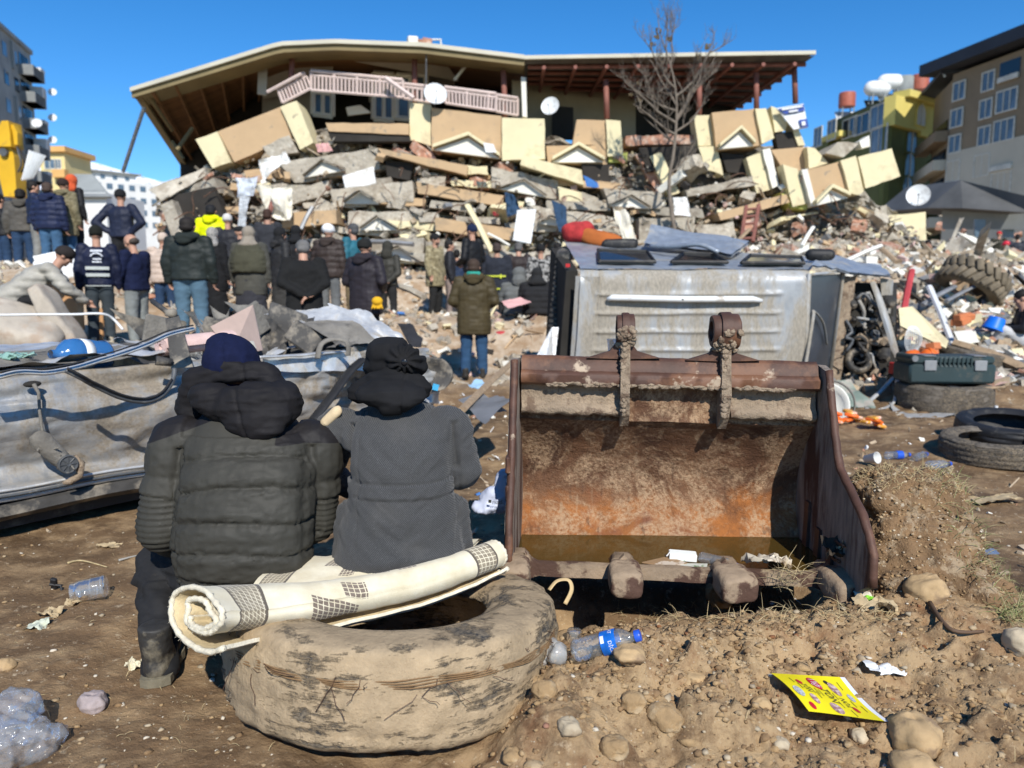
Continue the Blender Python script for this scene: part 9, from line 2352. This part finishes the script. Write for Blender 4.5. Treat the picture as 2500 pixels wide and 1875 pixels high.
wrap_text('DİCLE', Lb*.60, R(-5), .017, m_lwhite); wrap_text('FIRAT', Lb*.60, R(95), .017, m_lwhite)
mb = MB(); mb.grid([(Lb*(.46+.05*i), -.0390*math.cos(w), .0390*math.sin(w)) for i in range(2) for w in np.linspace(R(25),R(60),6)], 2, 6); o = mb.build('label_panel', m_lwhite, lab, origin=(0,0,0)); o.location = (0,0,0)
def soft_bag(name, blobs, mat, label, seed, cat='bag', amp=.5, vox=.008):
 mb = MB()
 for p, r_ in blobs: mb.ball(p, r_, 16, 10)
 a, f, nn = remesh(mb, vox, 4); s_ = max(r_[0] for _, r_ in blobs)
 a = a + nn*(fbm(a/s_*1.6, 3, seed, .55, True)*.16*s_*amp*2 + fbm(a/s_*5, 3, seed+2, .5, True)*.03*s_)[:,None]; return tag(from_arrays(a, f).build(name, mat, None, smooth=True), label, cat)
gk = ground_at(1300,1632) + Vector((0,0,.012)); soft_bag('clear_bag', [(gk + Vector((-.03,-.01,.03)), (.085,.04,.032)), (gk + Vector((.06,.0,.05)), (.05,.03,.03)), (at(1360,1596,2.28), (.03,.03,.032)), (gk + Vector((-.09,-.02,.02)), (.04,.03,.02))], m_film, 'knotted clear plastic bag stuffed against the bottle bottom', 3)
cp = ground_at(1402,1568); e = empty('bottle_stub', cp, 'cut-off clear bottle bottom standing behind the water bottle', 'bottle'); MB().lathe([(.001,.052),(.026,.050),(.029,.042),(.027,.036),(.029,.028),(.027,.022),(.029,.014),(.028,0)], 22, 0, Matrix.Translation(cp)).build('stub_body', m_pet, e, smooth=True)
gb = ground_at(45,1850); soft_bag('clear_bag', [(gb + Vector((-.02,0,.05)), (.10,.09,.07)), (gb + Vector((.03,.02,.03)), (.08,.08,.05)), (gb + Vector((-.06,.08,.10)), (.07,.06,.05)), (gb + Vector((-.10,-.02,.07)), (.09,.08,.07))], clear_plastic('milky_bag_film', (.80,.82,.86), .16, .08), 'crumpled clear plastic bag in the lower left corner', 5, amp=.7)
jg0 = ground_at(205,1462); jr = empty('clear_jar', jg0, 'clear plastic jar lying on its side on the mud at left', 'jar'); Mx = Matrix.Translation(jg0 + Vector((.03,0,.045))) @ Euler((0,R(82),R(14))).to_matrix().to_4x4()
MB().lathe([(.001,.066),(.040,.066),(.047,.060),(.046,.02),(.048,.015),(.046,.010),(.046,-.03),(.044,-.05),(.040,-.055),(.040,-.072),(.037,-.072),(.037,-.05)], 30, 0, Mx).build('jar_body', m_pet, jr, smooth=True, angle=60)
for z_ in (.055,.012): MB().lathe([(.0475,z_-.003),(.049,z_),(.0475,z_+.003)], 30, 0, Mx).build('ring', m_pet, jr, smooth=True)
cl0 = ground_at(133,1440); ck = empty('black_clip', cl0, 'broken black plastic clip lying beside the clear jar', 'clip'); MB().box(cl0 + Vector((0,0,.03)), (.028,.018,.06), (R(20),R(12),0), ch=.004).build('clip_plate', m_black, ck); MB().tube([cl0 + Vector((-.015,-.01,.03)), cl0 + Vector((.03,0,.02)), cl0 + Vector((.04,-.01,.0))], .006, 6).build('clip_arm', m_black, ck)
soft_bag('carrier_bag', [(at(1215,1218,3.3), (.075,.05,.06)), (at(1232,1185,3.3), (.04,.04,.075)), (at(1192,1236,3.28), (.07,.045,.026)), (at(1244,1150,3.32), (.016,.02,.045)), (at(1176,1246,3.26), (.03,.03,.014))], M('shade_toned_white_film', (.46,.50,.62), .5, var=.1, bmp=.2), 'pale carrier bag with a small dark logo leaning on the bucket side', 8)  # white film, with its bluish shade beside the bucket mixed into the colour
lg = bpy.data.objects['carrier_bag']; mb = MB(); q = at(1196,1224,3.205); mb.box(q, (.013,.002,.013), (0,.1,0)); mb.build('logo', m_lblack, lg)
vs, fs = text_geo('matli', .026); mb = MB(); q = at(1215,1226,3.2); mb.add([q + Vector((x, 0, y)) for x, y in vs], fs); mb.build('lettering', m_lblack, lg)
cq = BP(-.36,.30,1.052); cf = empty('plastic_cup', cq, 'clear plastic cup with orange juice on the bucket top rail', 'cup'); MB().lathe([(.001,0),(.024,0),(.032,.075),(.034,.075),(.034,.078),(.030,.075)], 24, 0, Matrix.Translation(cq)).build('cup_wall', m_pet, cf, smooth=True); MB().lathe([(.001,.004),(.022,.004),(.0245,.026),(.001,.026)], 20, 0, Matrix.Translation(cq)).build('juice', M('orange_juice', (.75,.27,.01), .3, bmp=0), cf, smooth=True, angle=40)
